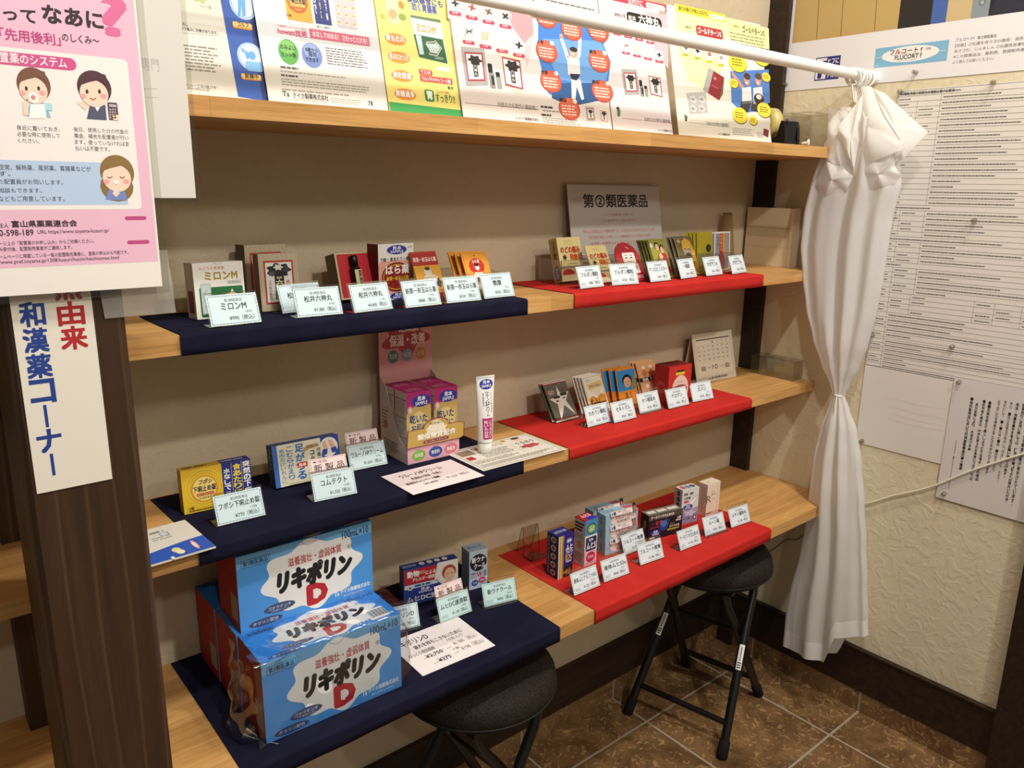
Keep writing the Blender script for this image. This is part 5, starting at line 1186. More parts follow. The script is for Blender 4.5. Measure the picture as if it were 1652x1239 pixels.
packet((1001, 658), (1031, 651), C3, (992, 596), 15, '#d98b30', 'medicine_sachet', 'frontmost orange and blue sachet with a dark-haired face', d_blue, 'orange and blue sachets on the middle red cloth', back=2, step=.010, dx=-.012, side='#c9762a',
       labels=['second orange and blue sachet, half of the face showing', 'hindmost orange and blue sachet, its orange top showing'])
def d_peach(F):
    F.rect(0, .40, 1, .50, '#1f1a1a', 1); F.text('頭痛', .16, .41, .46, .49, '#f0e6da', 2, .02); F.text('寒気', .56, .41, .88, .49, '#f0e6da', 2, .02)
    for x in (.20, .58): F.ell(x + .06, .10, x + .22, .20, '#efe2d2', 2); F.blob(x, .18, x + .28, .40, '#c67a42', 1, 4, .3); F.blob(x, .66, x + .30, .86, '#c67a42', 1, 4, .3); F.ell(x + .06, .56, x + .22, .65, '#efe2d2', 2); F.line([(x + .14, .64), (x + .10, .84)], .002, '#f1e4d4', 2)
    F.rect(.50, .90, .90, .96, '#2a211e', 1, .3)
packet((1041, 650), (1070, 643), C3, (1023, 586), 23, '#e0a672', 'medicine_sachet', 'frontmost peach sachet with small figures and a black band', d_peach, 'peach sachets on the middle red cloth', back=2, step=.008, dx=-.003, side='#d9c3a0',
       labels=['second peach sachet, just behind the frontmost', 'hindmost peach sachet, its pale top edge showing'])
c = Carton((1076, 655), (1112, 647.5), C3, (1073, 592.3), 0.046, '#bf2a22', left='#a3201b', topc='#8c1a17', tilt=0); F = c.F
F.ell(.14, .30, .92, 1.10, '#e3c9bd', 0) if False else F._uvpoly([(F.w * (.53 + .37 * math.cos(t * .2618)), max(.0005, F.h * (.35 + .40 * math.sin(t * .2618)))) for t in range(24)], '#e3c2b6', 0)
F.ell(.24, .50, .84, .74, '#b5231f', 1); F.text('ズバリ', .32, .56, .74, .66, '#f5ebe2', 2, .04); F.text('鎮痛剤', .42, .69, .64, .72, '#f5ebe2', 2); F.rect(.30, .16, .70, .24, '#dcc23a', 0, .5); F.rect(.34, .12, .68, .17, '#2c2a1a', 1, .5); F.text('のみやすい', .38, .40, .66, .44, '#7a3a34', 1); F.text('BEST SELECT', .30, .80, .76, .84, '#7a3a34', 1)
c.L.ell(.2, .40, .8, .72, '#b54a40', 0); c.L.ell(.3, .50, .7, .62, '#a3201b', 1); c.T.rect(.05, .05, .95, .80, '#5c100e', 0)
c.done('medicine_carton', 'red open-topped carton with a pale oval label, beside the desk calendar', 'medicine box')

# desk calendar
a_, b_ = onz((1124.7, 620), C3 if False else Z3), onz((1188, 607.5), Z3)
root = thing('desk_calendar', 'white tent-shaped desk calendar open at October, right end of the third shelf', 'calendar', (a_ + b_) / 2)
c = Carton((1124.7, 620), (1188, 607.5), Z3 + .0004, (1113, 541), 0.0016, '#d6cdb8', tilt=14); F = c.F
F.rect(.08, .10, .93, .86, '#e2dac4', 0); F.rect(.09, .115, .92, .140, '#5c5848', 1)
for r_ in range(6):
    F.line([(.08, .165 + .085 * r_), (.93, .165 + .085 * r_)], .0003, '#a39b88', 1)
for d in range(1, 36):
    k = d + 2; r_, cc = k // 7, k % 7
    if r_ < 5:
        n_ = d if d <= 31 else d - 31
        F.text(str(n_), .10 + cc * .118 + (.016 if n_ < 10 else 0), .18 + r_ * .085, .10 + cc * .118 + (.042 if n_ < 10 else .058), .215 + r_ * .085, '#4a463c' if d <= 31 else '#9a937f', 2)
F.text('10', .42, .66, .55, .76, '#3a362e', 2); F.text('2024', .30, .695, .38, .725, '#5a5548', 2); F.text('October', .60, .695, .72, .725, '#5a5548', 2)
for x0 in (.14, .74): F.rect(x0, .67, x0 + .12, .77, '#b0a894', 1, .2); F.rows(x0 + .01, .68, x0 + .11, .76, 5, '#8a826e', 2)
F.text('丸金印刷株式会社', .30, .905, .78, .955, '#2e2a22', 1, .02)
c.done('calendar_page', None, None, parent=root)
m = MB(); tp = c.O + c.V * c.h + c.Wd * .0018; bt_ = tp + Vector((-c.U.y, c.U.x, 0)) * .055; bt_.z = Z3 + .0005
if bt_.y > -0.004: bt_.y = -0.004
V = tp - bt_; m.box(bt_, c.U * c.w, V, (c.U.cross(V)).normalized() * .0016, P('#bfb298')); tag(m.build('rear_panel', root), 'rear cardboard leg')
# clear box at the wall end of the shelf
n_ = onz((1278.6, 615.5), Z3); m = MB(); t = .0012; x1 = -0.006; y0, y1 = n_.y, -0.064; x0 = n_.x; hz = .052
for (xa, ya, za, xb, yb, zb) in ((x0, y0, Z3 + .0003, x1, y1, Z3 + t), (x0, y0, Z3 + t, x0 + t, y1, Z3 + hz), (x1 - t, y0, Z3 + t, x1, y1, Z3 + hz), (x0 + t, y0, Z3 + t, x1 - t, y0 + t, Z3 + hz), (x0 + t, y1 - t, Z3 + t, x1 - t, y1, Z3 + hz), (x0 + t, (y0 + y1) / 2 + .02, Z3 + t, x1 - t, (y0 + y1) / 2 + .02 + t, Z3 + hz)):
    m.abox(xa, ya, za, xb, yb, zb, CLEAR)
for (xa, ya, xb, yb) in ((x0, y0, x0 + t, y1), (x1 - t, y0, x1, y1), (x0, y0, x1, y0 + t), (x0, y1 - t, x1, y1)): m.abox(xa, ya, Z3 + hz, xb, yb, Z3 + hz + .0007, CLEAR_EDGE)
tag(m.build('clear_box'), 'empty clear acrylic box against the right wall, on the third shelf', 'clear box')
# ================================================================== lowest shelf, navy side: drink cartons
BL_, BD_ = '#4a90cf', '#2f6fb4'
def drink_print(F, lid=False):
    F.rect(0, 0, 1, 1, '#4a93da' if not lid else '#2b82da', 0)
    if not lid: F.rect(0, .0, 1, .16, '#6aa6d4', 1)
    pts = []
    for k in range(72):
        t = 2 * math.pi * k / 72; q = 1 + .09 * math.cos(8 * t + .6)
        pts.append((.535 + .355 * q * math.cos(t) * (1 - .12 * math.sin(t)), .50 + .45 * q * math.sin(t)))
    F.poly(pts, '#e6e6e4', 2)
    F.text('滋養強壮・虚弱体質', .355, .20, .755, .315, '#b52a35', 3, .015); F.text('リキポリン', .27, .35, .815, .62, '#171518', 3, .11, slant=.12); F.text('®', .80, .24, .835, .30, '#333333', 3)
    F.text('D', .49, .655, .625, .90, '#b3202c', 3, .075); F.rect(.541, .71, .560, .85, '#e6e6e4', 5, .3)
    F.frame(.035, .07, .225, .165, .0006, '#16335c', 3); F.text('第3類医薬品', .045, .085, .215, .15, '#16335c', 3, .015); F.text('100mL×10', .765, .045, .975, .145, '#16335c', 3, .01)
    F.ell(.165, .745, .39, .865, '#3d4a74', 4); F.text('ゴオウチンキ', .195, .772, .36, .815, '#c9cfe0', 5, .01); F.text('（牛黄チンキ）', .215, .823, .34, .848, '#c9cfe0', 5)
    F.ell(.055, .885, .295, .985, '#3d4a74', 3); F.text('タウリン配合', .085, .912, .265, .957, '#c9cfe0', 4, .01)
    F.text('テイカ製薬株式会社', .735, .845, .975, .905, '#eef3f8', 3, .02); F.text('Ts', .685, .85, .722, .915, '#eef3f8', 3, .02); F.text('富山県富山市荒川', .76, .93, .93, .955, '#dce8f4', 3); F.text('製造販売元', .74, .815, .82, .832, '#dce8f4', 3)
    F.line([(.46, 0), (.47, .06), (.50, .085), (.53, .085), (.56, .06), (.57, 0)], .0006, '#3a6a98', 4)
def drink(O, w, h, D, rot, label, lid):
    c = Carton(None, None, C4, None, D, BL_, left='#a32420', right='#a32420', topc='#2f86d8', w=w, h=h, rot=rot, O=O)
    drink_print(c.F); T = c.T
    if lid: drink_print(T, True); T.rect(.80, .58, .94, .92, '#f2f2ee', 4); [T.rect(.81 + i * .0085, .62, .81 + i * .0085 + .0022 * (1 + i % 3), .86, '#1a1a1a', 5) for i in range(15)]
    c.L.line([(.08, .02), (.08, .98)], .0008, '#6a1412', 0); c.L.line([(0, .30), (1, .30)], .0008, '#6a1412', 0); c.L.line([(0, .72), (1, .72)], .0006, '#75181a', 0); c.L.rect(.62, .55, .94, .88, '#a89a8c', 1)
    return c, label
GD = 'blue and red drink cartons on the lowest shelf'
cf, l = drink(Vector((-1.6037, -.3011, C4)), .2315, .135, .094, -1.4, '', True)
root = thing('drink_carton', 'front blue and red drink carton wrapped in clear crinkled plastic', 'drink carton', cf.O + cf.U * cf.w / 2 + cf.Wd * cf.D / 2, GD)
cf.done('box', None, None, parent=root)
# loose plastic bag: skin a little off the box, crumpled flaps at the left
def wr(x_, y_, s=1.0): return 0.0020 * math.sin(31 * x_ + 17 * y_ + s) + 0.0019 * math.sin(57 * x_ - 43 * y_ + 2 * s) + 0.0012 * math.sin(120 * x_ + 90 * y_)
m = MB(); O, U, V, Wd, w_, h_, D_ = cf.O, cf.U, cf.V, cf.Wd, cf.w, cf.h, cf.D
def ring(u, v):
    """v: 0 front bottom, .4 front top edge, .75 back of the lid"""
    x_ = -.012 + (w_ + .026) * u; e = .0045
    if v < .5: p_ = O + U * x_ - Wd * (e + 1.2 * wr(x_, v * .3)) + V * (v / .5 * (h_ + e) + .0006)
    else: p_ = O + U * x_ + V * (h_ + e + 1.2 * wr(x_, v * .3, 2.)) + Wd * (-e + (v - .5) / .5 * (D_ + .0))
    return p_
m.grid(ring, 46, 44, WRAP)
def flap(u, v):
    s_ = -.012 - .016 * math.sin(u * math.pi) - .010 * (1 - v) * u; d_ = D_ * u - .0045
    return O + U * (s_ + 2.2 * wr(u * .1, v * .2, 3)) + Wd * d_ + V * (.0006 + (h_ + .004) * v)
m.grid(flap, 16, 20, WRAP)
def flap2(u, v):
    return O + U * (w_ + .012 + .008 * math.sin(u * 3.1) + 2 * wr(u * .1, v * .2, 5)) + Wd * (D_ * u - .0045) + V * (.0006 + (h_ + .004 + .006 * u) * v)
m.grid(flap2, 16, 20, WRAP)
def tail(u, v):
    return O + U * (-.012 - .022 * u + .05 * v * u) + Wd * (.012 - .02 * v + .004 * math.sin(5 * u)) + V * (.0006 + .036 * (1 - v) * (1 - .4 * u) + .0012 * math.sin(u * 9))
m.grid(tail, 10, 10, WRAP)
tag(m.build('plastic_wrap', root), 'clear crinkled plastic wrapping')
yb = -.2055
c, l = drink(Vector((-1.6035, yb, C4)), .2315, .135, .095, -1.0, '', False); c.done('drink_carton', 'drink carton low in the middle of the stack, hidden except for its red left end', 'drink carton', GD)
c, l = drink(Vector((-1.6030, yb + .0965, C4)), .2315, .135, .095, -1.0, '', True); c.done('drink_carton', 'hindmost drink carton against the wall, dark blue lid corner and red end showing', 'drink carton', GD)
c, l = drink(Vector((-1.5962, -.2077, C4 + .1354)), .2275, .1285, .094, -1.8, '', True); c.done('drink_carton', 'upper blue and red drink carton standing on top of the stack', 'drink carton', GD)

c = Carton((651.5, 978.5), (739, 957), C4, (648, 920.5), 0.022, '#28408c', left='#1c2c62', topc='#22367a', tilt=0); F = c.F
F.rect(.02, .04, .60, .44, '#b8262c', 0); F.text('動物', .07, .08, .28, .25, '#f6efe8', 2, .04, ('#5a1216', .07)); F.text('による', .40, .15, .58, .25, '#f6efe8', 2, .03); F.text('などに', .29, .11, .39, .20, '#f6efe8', 2, .02); F.text('アレルギー症状に', .16, .28, .62, .38, '#f6efe8', 2, .03)
F.poly([(.62, .0), (1, 0), (1, .62), (.70, .62), (.56, .44)], '#e9e6e0', 1); F.ell(.70, .12, .96, .52, '#a8442e', 2); F.ell(.74, .20, .94, .56, '#e8c0a0', 3); F.line([(.78, .36), (.82, .37)], .001, '#4a2a20', 4); F.line([(.86, .36), (.90, .37)], .001, '#4a2a20', 4); F.poly([(.72, .62), (.84, .46), (.90, .48), (.86, .64)], '#e8c0a0', 4)
F.rect(.02, .45, .62, .56, '#cfe0ee', 1); F.rows(.20, .47, .60, .54, 1, '#3a4f8c', 2, .8); F.ell(.07, .47, .17, .60, '#e9e6e0', 3); F.ell(.10, .52, .14, .57, '#2a3a70', 4); F.ell(.09, .49, .11, .52, '#2a3a70', 4); F.ell(.13, .49, .15, .52, '#2a3a70', 4)
sample(F, .20, .56, .58, .76, 4); F.text('ムヒDC速溶錠', .06, .78, .86, .93, '#eef0f4', 3, .03)
for i in range(4): c.T.ell(.32 + i * .14, .15, .42 + i * .14, .75, '#cfc6bc', 0)
c.T.rows(.03, .3, .28, .7, 2, '#b9c2dc', 0); c.done('medicine_carton', 'blue and red allergy tablet carton with a face printed on it', 'medicine box')
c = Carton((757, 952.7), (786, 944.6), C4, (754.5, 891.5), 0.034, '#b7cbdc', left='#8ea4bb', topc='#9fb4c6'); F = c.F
F.ell(.04, .10, .96, .54, '#15182a', 0); F.text('新ウナ', .14, .17, .84, .31, '#eef2f6', 1, .04); F.text('クール', .26, .34, .88, .48, '#eef2f6', 1, .04); F.text('W', .42, .57, .74, .70, '#c2455c', 1, .03); F.text('かゆみ', .10, .56, .36, .63, '#1f2c50', 1, .02); F.text('虫さされに', .08, .65, .40, .70, '#1f2c50', 1); F.ell(.12, .76, .50, .92, '#2a3f9c', 1); F.ell(.50, .72, .90, .88, '#c42f6c', 2); F.text('冷却', .20, .81, .42, .87, '#eef2f6', 3); F.text('爽快', .58, .77, .82, .83, '#eef2f6', 3); F.rect(.78, .55, .95, .72, '#6a86b8', 1, .3)
c.T.text('新ウナクール', .15, .35, .85, .6, '#1f2634', 0, .02); c.L.rows(.1, .1, .9, .9, 12, '#5f7590', 0); c.done('medicine_carton', 'slim pale blue itch lotion carton, rightmost on the lowest navy cloth', 'medicine box')
def d_drinkprice(F):
    F.rect(.01, .01, .99, .55, '#e6e0e1', 0)
    F.text('リキポリンD', .03, .10, .46, .25, '#1b1819', 1, .02); F.text('疲れを持ちこさないために', .20, .30, .86, .40, '#1b1819', 1, .02); F.text('びっくり特別価格', .06, .46, .40, .55, '#1b1819', 1, .01); F.text('10本入り', .60, .42, .82, .50, '#1b1819', 1); F.text('¥2,750', .22, .60, .44, .70, '#1b1819', 1, .01); F.line([(.18, .68), (.47, .62)], .0008, '#1b1819', 2); F.line([(.50, .65), (.57, .64)], .0008, '#1b1819', 2); F.text('¥1,980（税込）', .62, .54, .95, .65, '#6a6466', 1); F.text('1本', .56, .68, .64, .75, '#1b1819', 1); F.text('¥275', .30, .78, .46, .87, '#1b1819', 1, .01); F.line([(.22, .86), (.48, .80)], .0008, '#1b1819', 2); F.line([(.52, .82), (.59, .81)], .0008, '#1b1819', 2); F.text('¥198（税込）', .64, .72, .95, .83, '#6a6466', 1)
o, F = flat((682, 1090.5), (799, 1041), 0.122, C4 + 0.0012, 0.0008, '#f5eff0', 'price_sheet', 'pink-white laminated price sheet lying at the front of the lowest navy cloth', 'price sheet', d_drinkprice)

# empty clear easel between the two cloths
def strip_stand(a_, wv, path, th, name, label):
    bk = Vector((-wv.y, wv.x, 0)).normalized(); m = MB(); pts = [a_ + bk * d_ + Zv * z_ for d_, z_ in path]
    for p_, q in zip(pts, pts[1:]):
        n_ = wv.cross(q - p_).normalized(); m.box(p_, wv, q - p_, n_ * th, CLEAR)
        for o_ in (0, 1): m.box(p_ + wv * o_ - wv.normalized() * .0004, wv.normalized() * .0008, q - p_, n_ * th * 1.1, CLEAR_EDGE)
    m.box(pts[-1], wv, Zv * .0009, bk * th, CLEAR_EDGE)
    return tag(m.build(name), label, 'clear stand')
a_ = onz((858, 907), C4) + Zv * .0016; b_ = onz((884, 901), C4); wv = Vector((.042, -.004, 0))
strip_stand(a_, wv, [(-.004, .016), (0, 0), (.030, .0), (.036, .062), (.040, .066), (.060, .0)], .0012, 'display_easel', 'empty clear acrylic easel at the left edge of the lowest red cloth')

# ------------------------------------------------------------------ lowest shelf, red side
def depth_to(bl, z, q):
    """depth of a carton whose rear left bottom corner is seen at q"""
    return (onz(q, z) - onz(bl, z)).length
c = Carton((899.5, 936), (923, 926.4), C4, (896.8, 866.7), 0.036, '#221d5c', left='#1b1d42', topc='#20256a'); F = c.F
F.rect(0, 0, .12, 1, '#c9c3b4', 0); F.rect(.10, 0, .36, 1, '#a9843c', 1); F.rect(.16, 0, .24, 1, '#d9c07a', 2); F.vtext('かゆみ虫さされ', .25, .10, .33, .55, '#3a2a12', 2); F.rect(.36, 0, 1, .80, '#27207a', 1); F.poly([(.36, .78), (1, .70), (1, 1), (.36, 1)], '#2b2016', 2); F.blob(.42, .80, .95, .97, '#8a5a30', 3, 6, .4)
F.ell(.50, .10, .92, .22, '#6f7fb8', 2); F.text('液体', .58, .13, .84, .19, '#f0f2f8', 3, .02); F.text('ムヒ', .50, .25, .94, .37, '#f4f4f6', 2, .04, slant=.1); F.text('アルファ', .48, .38, .96, .46, '#f4f4f6', 2, .04, slant=.1); F.text('EX', .48, .48, .92, .60, '#c9a04a', 2, .04, slant=.1); F.rect(.52, .62, .9, .66, '#b9b4cc', 2); F.text('虫さされ', .30, .84, .62, .91, '#e0a040', 4, .03)
for i in range(5): c.L.ell(.34, .05 + i * .19, .78, .19 + i * .19, '#b5a5a0', 0); c.L.ell(.42, .075 + i * .19, .70, .165 + i * .19, '#6a3c3a', 1)
c.L.vtext('塗りやすい五つの特長', .08, .06, .22, .94, '#9aa4c4', 0); c.T.text('ムヒアルファEX', .12, .3, .88, .6, '#dfe3f0', 0, .02)
c.done('medicine_carton', 'navy and gold insect-bite lotion carton, leftmost on the lowest red cloth', 'medicine box')
c = Carton((942, 914.7), (961.5, 907), C4, (940.7, 841), 0.034, '#dfdcdc', left='#b8b3ae', topc='#a82430'); F = c.F
F.rect(0, 0, 1, .34, '#3f86c4', 0); F.ell(.14, .08, .88, .32, '#2f5a2c', 1); F.ell(.20, .11, .82, .29, '#86b05a', 2); F.text('ムヒ', .34, .14, .72, .25, '#eef4e4', 3, .03); F.rect(.08, .38, .94, .68, '#1c2858', 1, .1); F.text('液体', .30, .41, .68, .47, '#e8ecf4', 2, .02); F.text('ムヒS', .16, .50, .88, .64, '#f4f6fa', 2, .04); F.rect(0, .68, 1, 1, '#e2b9c4', 0); F.ell(.14, .71, .88, .94, '#b52a50', 1); F.text('かゆみ', .28, .78, .74, .86, '#f2d6de', 2, .03)
c.L.rect(0, 0, 1, .02, '#a82430', 0)
for i in range(3): c.L.rect(.04, .08 + i * .07, .9 - i * .1, .12 + i * .07, '#2a2624', 0, .3)
c.L.rows(.06, .32, .92, .44, 4, '#6a645e', 0); c.L.blob(.2, .46, .8, .68, '#b08a5a', 0, 5, .3); c.L.rows(.06, .72, .92, .94, 6, '#6a2a2c', 0); c.T.text('ムヒS', .2, .1, .9, .5, '#f2dede', 0, .03); c.T.rect(.3, .55, 1, 1, '#27379c', 1, .4)
c.done('medicine_carton', 'slim white, blue and pink itch lotion carton with a red lid', 'medicine box')
# pale blue ointment cartons, two stacks
rot = -8.0; Ur = Vector((math.cos(math.radians(rot)), math.sin(math.radians(rot)), 0)); bkr = Vector((-Ur.y, Ur.x, 0)); o0 = onz((975.6, 897), C4); H_ = .0318; WF = .094; DF = .031
def ointment(O, label, strip, top):
    root = thing('ointment_carton', label, 'medicine box', O + Ur * WF / 2 + bkr * DF / 2, 'pale blue ointment cartons on the lowest red cloth')
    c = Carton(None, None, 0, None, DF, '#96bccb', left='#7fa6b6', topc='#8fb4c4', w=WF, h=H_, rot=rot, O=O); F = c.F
    F.ell(.16, .08, .94, .94, '#ead6d2', 0); F.text('フルコートf', .30, .22, .76, .46, '#7a2a2c', 1, .03); F.text('FLUCORT f', .36, .56, .74, .76, '#1e1c1e', 1, .02); F.line([(.02, .50), (.98, .50)], .0004, '#7a8f98', 1); F.text('軟膏', .78, .34, .88, .46, '#5a4a48', 1)
    c.L.rect(.40, .2, .62, .8, '#5f8494', 0); c.T.rows(.05, .2, .5, .6, 2, '#5a7a8c', 0); c.T.rect(.70, .1, .98, .9, '#b8666c', 0)
    c.done('box', None, None, parent=root)
    if strip:
        m = MB(); q = O + Ur * .012 - bkr * .0035 + Zv * (H_ * (.80 if not top else .86)); V = Zv * math.cos(.3) + bkr * math.sin(.3); ws = .066; hs = .0125
        m.box(q, Ur * ws, V * hs, bkr * .0006, P('#e4d2d0')); F = Face(m, q, Ur, V, ws, hs); F.frame(.01, .05, .99, .95, .0006, '#2c3248', 0); F.rect(.05, .30, .10, .75, '#3a5f8c', 1); F.rect(.13, .2, .23, .8, '#2c4a78', 1); F.text('化膿した湿疹', .30, .18, .70, .45, '#3a3436', 1); F.text('とびひに', .52, .55, .86, .82, '#3a3436', 1)
        m.box(q + Ur * (ws - .002), Ur * .012, V * (hs + .009), bkr * .0006, P('#8a6a62')); F = Face(m, q + Ur * (ws - .002), Ur, V, .012, hs + .009); F.ell(.08, .0, .92, .55, '#1c1412', 0); F.ell(.22, .3, .78, .78, '#a8685c', 1)
        m.build('advert_strip', root)
for k in range(3): ointment(o0 + Zv * (k * (H_ + .0004)) + bkr * (.0012 * k), ('lowest of the front stack of pale blue ointment cartons', 'middle one of the front stack of pale blue ointment cartons', 'topmost of the front stack of pale blue ointment cartons')[k], True, k == 2)
for k in range(3): ointment(o0 - Ur * .010 + bkr * (DF + .0045) + Zv * (k * (H_ + .0004)), ('lowest pale blue ointment carton of the rear stack', 'middle pale blue ointment carton of the rear stack', 'topmost pale blue ointment carton of the rear stack')[k], k == 2, True)
c = Carton((1044.8, 872.6), (1099, 858.7), C4, (1044.6, 832.6), 0.030, '#17131f', left='#141118', topc='#6f675f'); F = c.F
F.rect(0, 0, 1, .22, '#4d463f', 0); F.text('クールワンせき止めGX', .06, .05, .74, .17, '#efe9de', 1, .03); F.text('24錠', .84, .26, .96, .38, '#efe9de', 1, .02); F.text('せき', .20, .28, .40, .44, '#c2414e', 1, .04); F.text('たん', .08, .32, .18, .40, '#a83a46', 1); F.rect(.06, .48, .34, .56, '#7a2a38', 1); F.ell(.32, .28, .58, .74, '#243f8a', 1); F.ell(.36, .32, .54, .58, '#3f78b8', 2); F.line([(.50, .26), (.60, .34), (.58, .50)], .0006, '#7f98c0', 3)
sample(F, .07, .62, .36, .88, 4); F.text('Rich', .64, .46, .76, .58, '#8a5a50', 1, .02); F.text('効きめ実感', .62, .58, .92, .66, '#d9cfbe', 1, .02); F.rect(.56, .70, .92, .78, '#a89a3c', 1); F.rect(.04, .90, .20, .97, '#d9d2c8', 1, .5); F.rect(.80, .40, .96, .45, '#d9d2c8', 1)
c.L.ell(.1, .45, .9, .9, '#2a2438', 0); c.L.rect(.4, .25, .7, .6, '#6f7a3c', 1, .5); c.T.rows(.06, .25, .94, .75, 1, '#d6d0c4', 0, .9, 0)
c.done('medicine_carton', 'black cough tablet carton with a grey lid, on the lowest red cloth', 'medicine box')
c = Carton((1097.5, 847), (1124, 840.2), C4, (1097.5, 791), 0.028, '#dcdad8', left='#aaa5a4', topc='#cfcac4'); F = c.F
F.rect(0, .58, 1, 1, '#8d86a6', 0); F.poly([(0, .60), (.3, .50), (1, .62), (1, .70), (0, .70)], '#a8a2bc', 1); F.text('頭痛・歯痛', .10, .10, .66, .18, '#3c3a44', 1, .02); F.text('生理痛', .12, .22, .50, .30, '#3c3a44', 1, .02); F.rect(.12, .33, .40, .39, '#c23c3c', 1); F.poly([(.42, .40), (.92, .22), (.84, .36), (.62, .50)], '#f0eef0', 2); F.line([(.42, .40), (.92, .22), (.84, .36), (.62, .50)], .0006, '#56506a', 3); sample(F, .10, .44, .66, .60, 4); F.blob(.16, .62, .90, .80, '#c9c4d6', 2, 5, .4); F.text('ルーン錠', .12, .82, .54, .88, '#38324c', 3, .02); F.ell(.74, .80, .92, .92, '#3c3450', 3); F.ell(.78, .825, .88, .895, '#e8e4ee', 4)
for i, c_ in enumerate(('#c05a5a', '#5a8ab0', '#4a4a58')): c.T.ell(.10 + i * .28, .2, .36 + i * .28, .8, c_, 0)
c.L.vtext('頭痛歯痛', .3, .06, .7, .7, '#2a282c', 0, .03); c.done('medicine_carton', 'white and violet headache tablet carton with a blue oval sticker', 'medicine box')
c = Carton((1138, 833.8), (1158.5, 826), C4, (1140.5, 782.4), 0.030, '#ead9c6', left='#c9b29c', topc='#e4d5be'); F = c.F
F.text('R', -.02, .36, .34, .58, '#6a5048', 1, .0); F.text('ルチン', .30, .24, .62, .29, '#8a7262', 1); F.text('腸寿丸', .34, .32, .70, .38, '#8a7262', 1); F.text('R-eijin', .40, .48, .70, .53, '#9a8272', 1); F.line([(.84, .06), (.82, .96)], .0008, '#a5664e', 1); F.rows(.06, .90, .44, .95, 1, '#b59a86', 1, .7)
c.L.rows(.42, .10, .94, .92, 14, '#a08a78', 0, .4, .4); c.T.rect(0, .0, 1, .12, '#cfc0a8', 0); c.T.rows(.2, .5, .5, .7, 1, '#b5a48e', 0, .6)
c.done('medicine_carton', 'plain cream carton with a brown letter R, rightmost on the lowest red cloth', 'medicine box')
# ================================================================== topmost shelf: standing leaflets
TL = 13.0
def leaflet(bl, br, h, col, label, draw, D=.0012, top=None, yl=-.214, yr=None):
    """stands back from the shelf front, which hides its foot; sideways place from sight lines"""
    a, b = ony(bl, yl), ony(br, yr or yl); a.z = b.z = Z1 + .0003; U = b - a
    c = Carton(None, None, 0, top, D, col, tilt=TL, h=h, w=U.length, rot=math.degrees(math.atan2(U.y, U.x)), O=a); draw(c.F, c.F.p())
    return c.done('advert_leaflet', label, 'leaflet', 'medicine leaflets standing on the topmost shelf')
RB = '#c23a56'
def d_sports(F, f):
    f.poly([(352, -20), (406, -20), (433, 164), (384, 156)], '#2a55ac', 0); f.poly([(395, -20), (406, -20), (433, 164), (424, 163)], '#16316e', 1)
    f.ell(366, -22, 412, 28, '#a9c6e6', 2); f.ell(371, -18, 408, 24, '#d6e6f4', 3); f.poly([(383, -20), (395, -20), (396, 26), (391, 27), (389, 8), (388, 26), (384, 26)], '#62a6de', 4)
    f.ell(379, 66, 425, 112, '#a9c6e6', 2); f.ell(384, 70, 420, 108, '#d6e6f4', 3); f.ell(399, 82, 412, 96, '#62a6de', 4); f.rect(395, 98, 423, 114, '#7fb6e4', 4, .3); f.poly([(394, 84), (398, 96), (402, 94), (399, 82)], '#62a6de', 4); f.blob(387, 76, 396, 86, '#62a6de', 4, 5, .6)
    f.rect(374, 34, 406, 45, '#d99a3c', 4, .3); f.rect(375, 34.5, 405, 42, '#f0cf7c', 5, .3); f.text('ゴルフ', 382, 34.5, 400, 42, '#3a2c16', 6, .02); f.rect(388, 118, 421, 128, '#d99a3c', 5, .3); f.rect(389, 118.5, 420, 126, '#f0cf7c', 6, .3); f.text('就寝中', 394, 118, 416, 126, '#3a2c16', 7, .02)
    f.rect(260, 22, 357, 30, '#e2e0d8', 0); f.text('ひざの痛み。', 262, 31, 302, 37, '#4a4844', 1); f.text('に伴う痛みに効果があります。', 286, 42, 350, 48, '#4a4844', 1, .01); f.line([(286, 52), (352, 58)], .0005, '#a8a49c', 1)
    f.rows(262, 66, 354, 110, 8, '#8c8880', 1, .45, .15); f.text('富山県富山市荒川一丁目3番27号', 262, 131, 348, 137, '#77736c', 1); f.text('http://www.teika.co.jp/', 285, 138, 338, 144, '#77736c', 1)
    f.blob(308, -14, 336, 3, '#b8c87a', 1, 5, .4); f.text('イメージ図', 322, 7, 340, 12, '#9a968e', 1)
leaflet((238, 146.5), (433, 164), .262, '#dedacf', 'white leaflet with a blue stripe of round sports pictures, leftmost on the topmost shelf', d_sports)
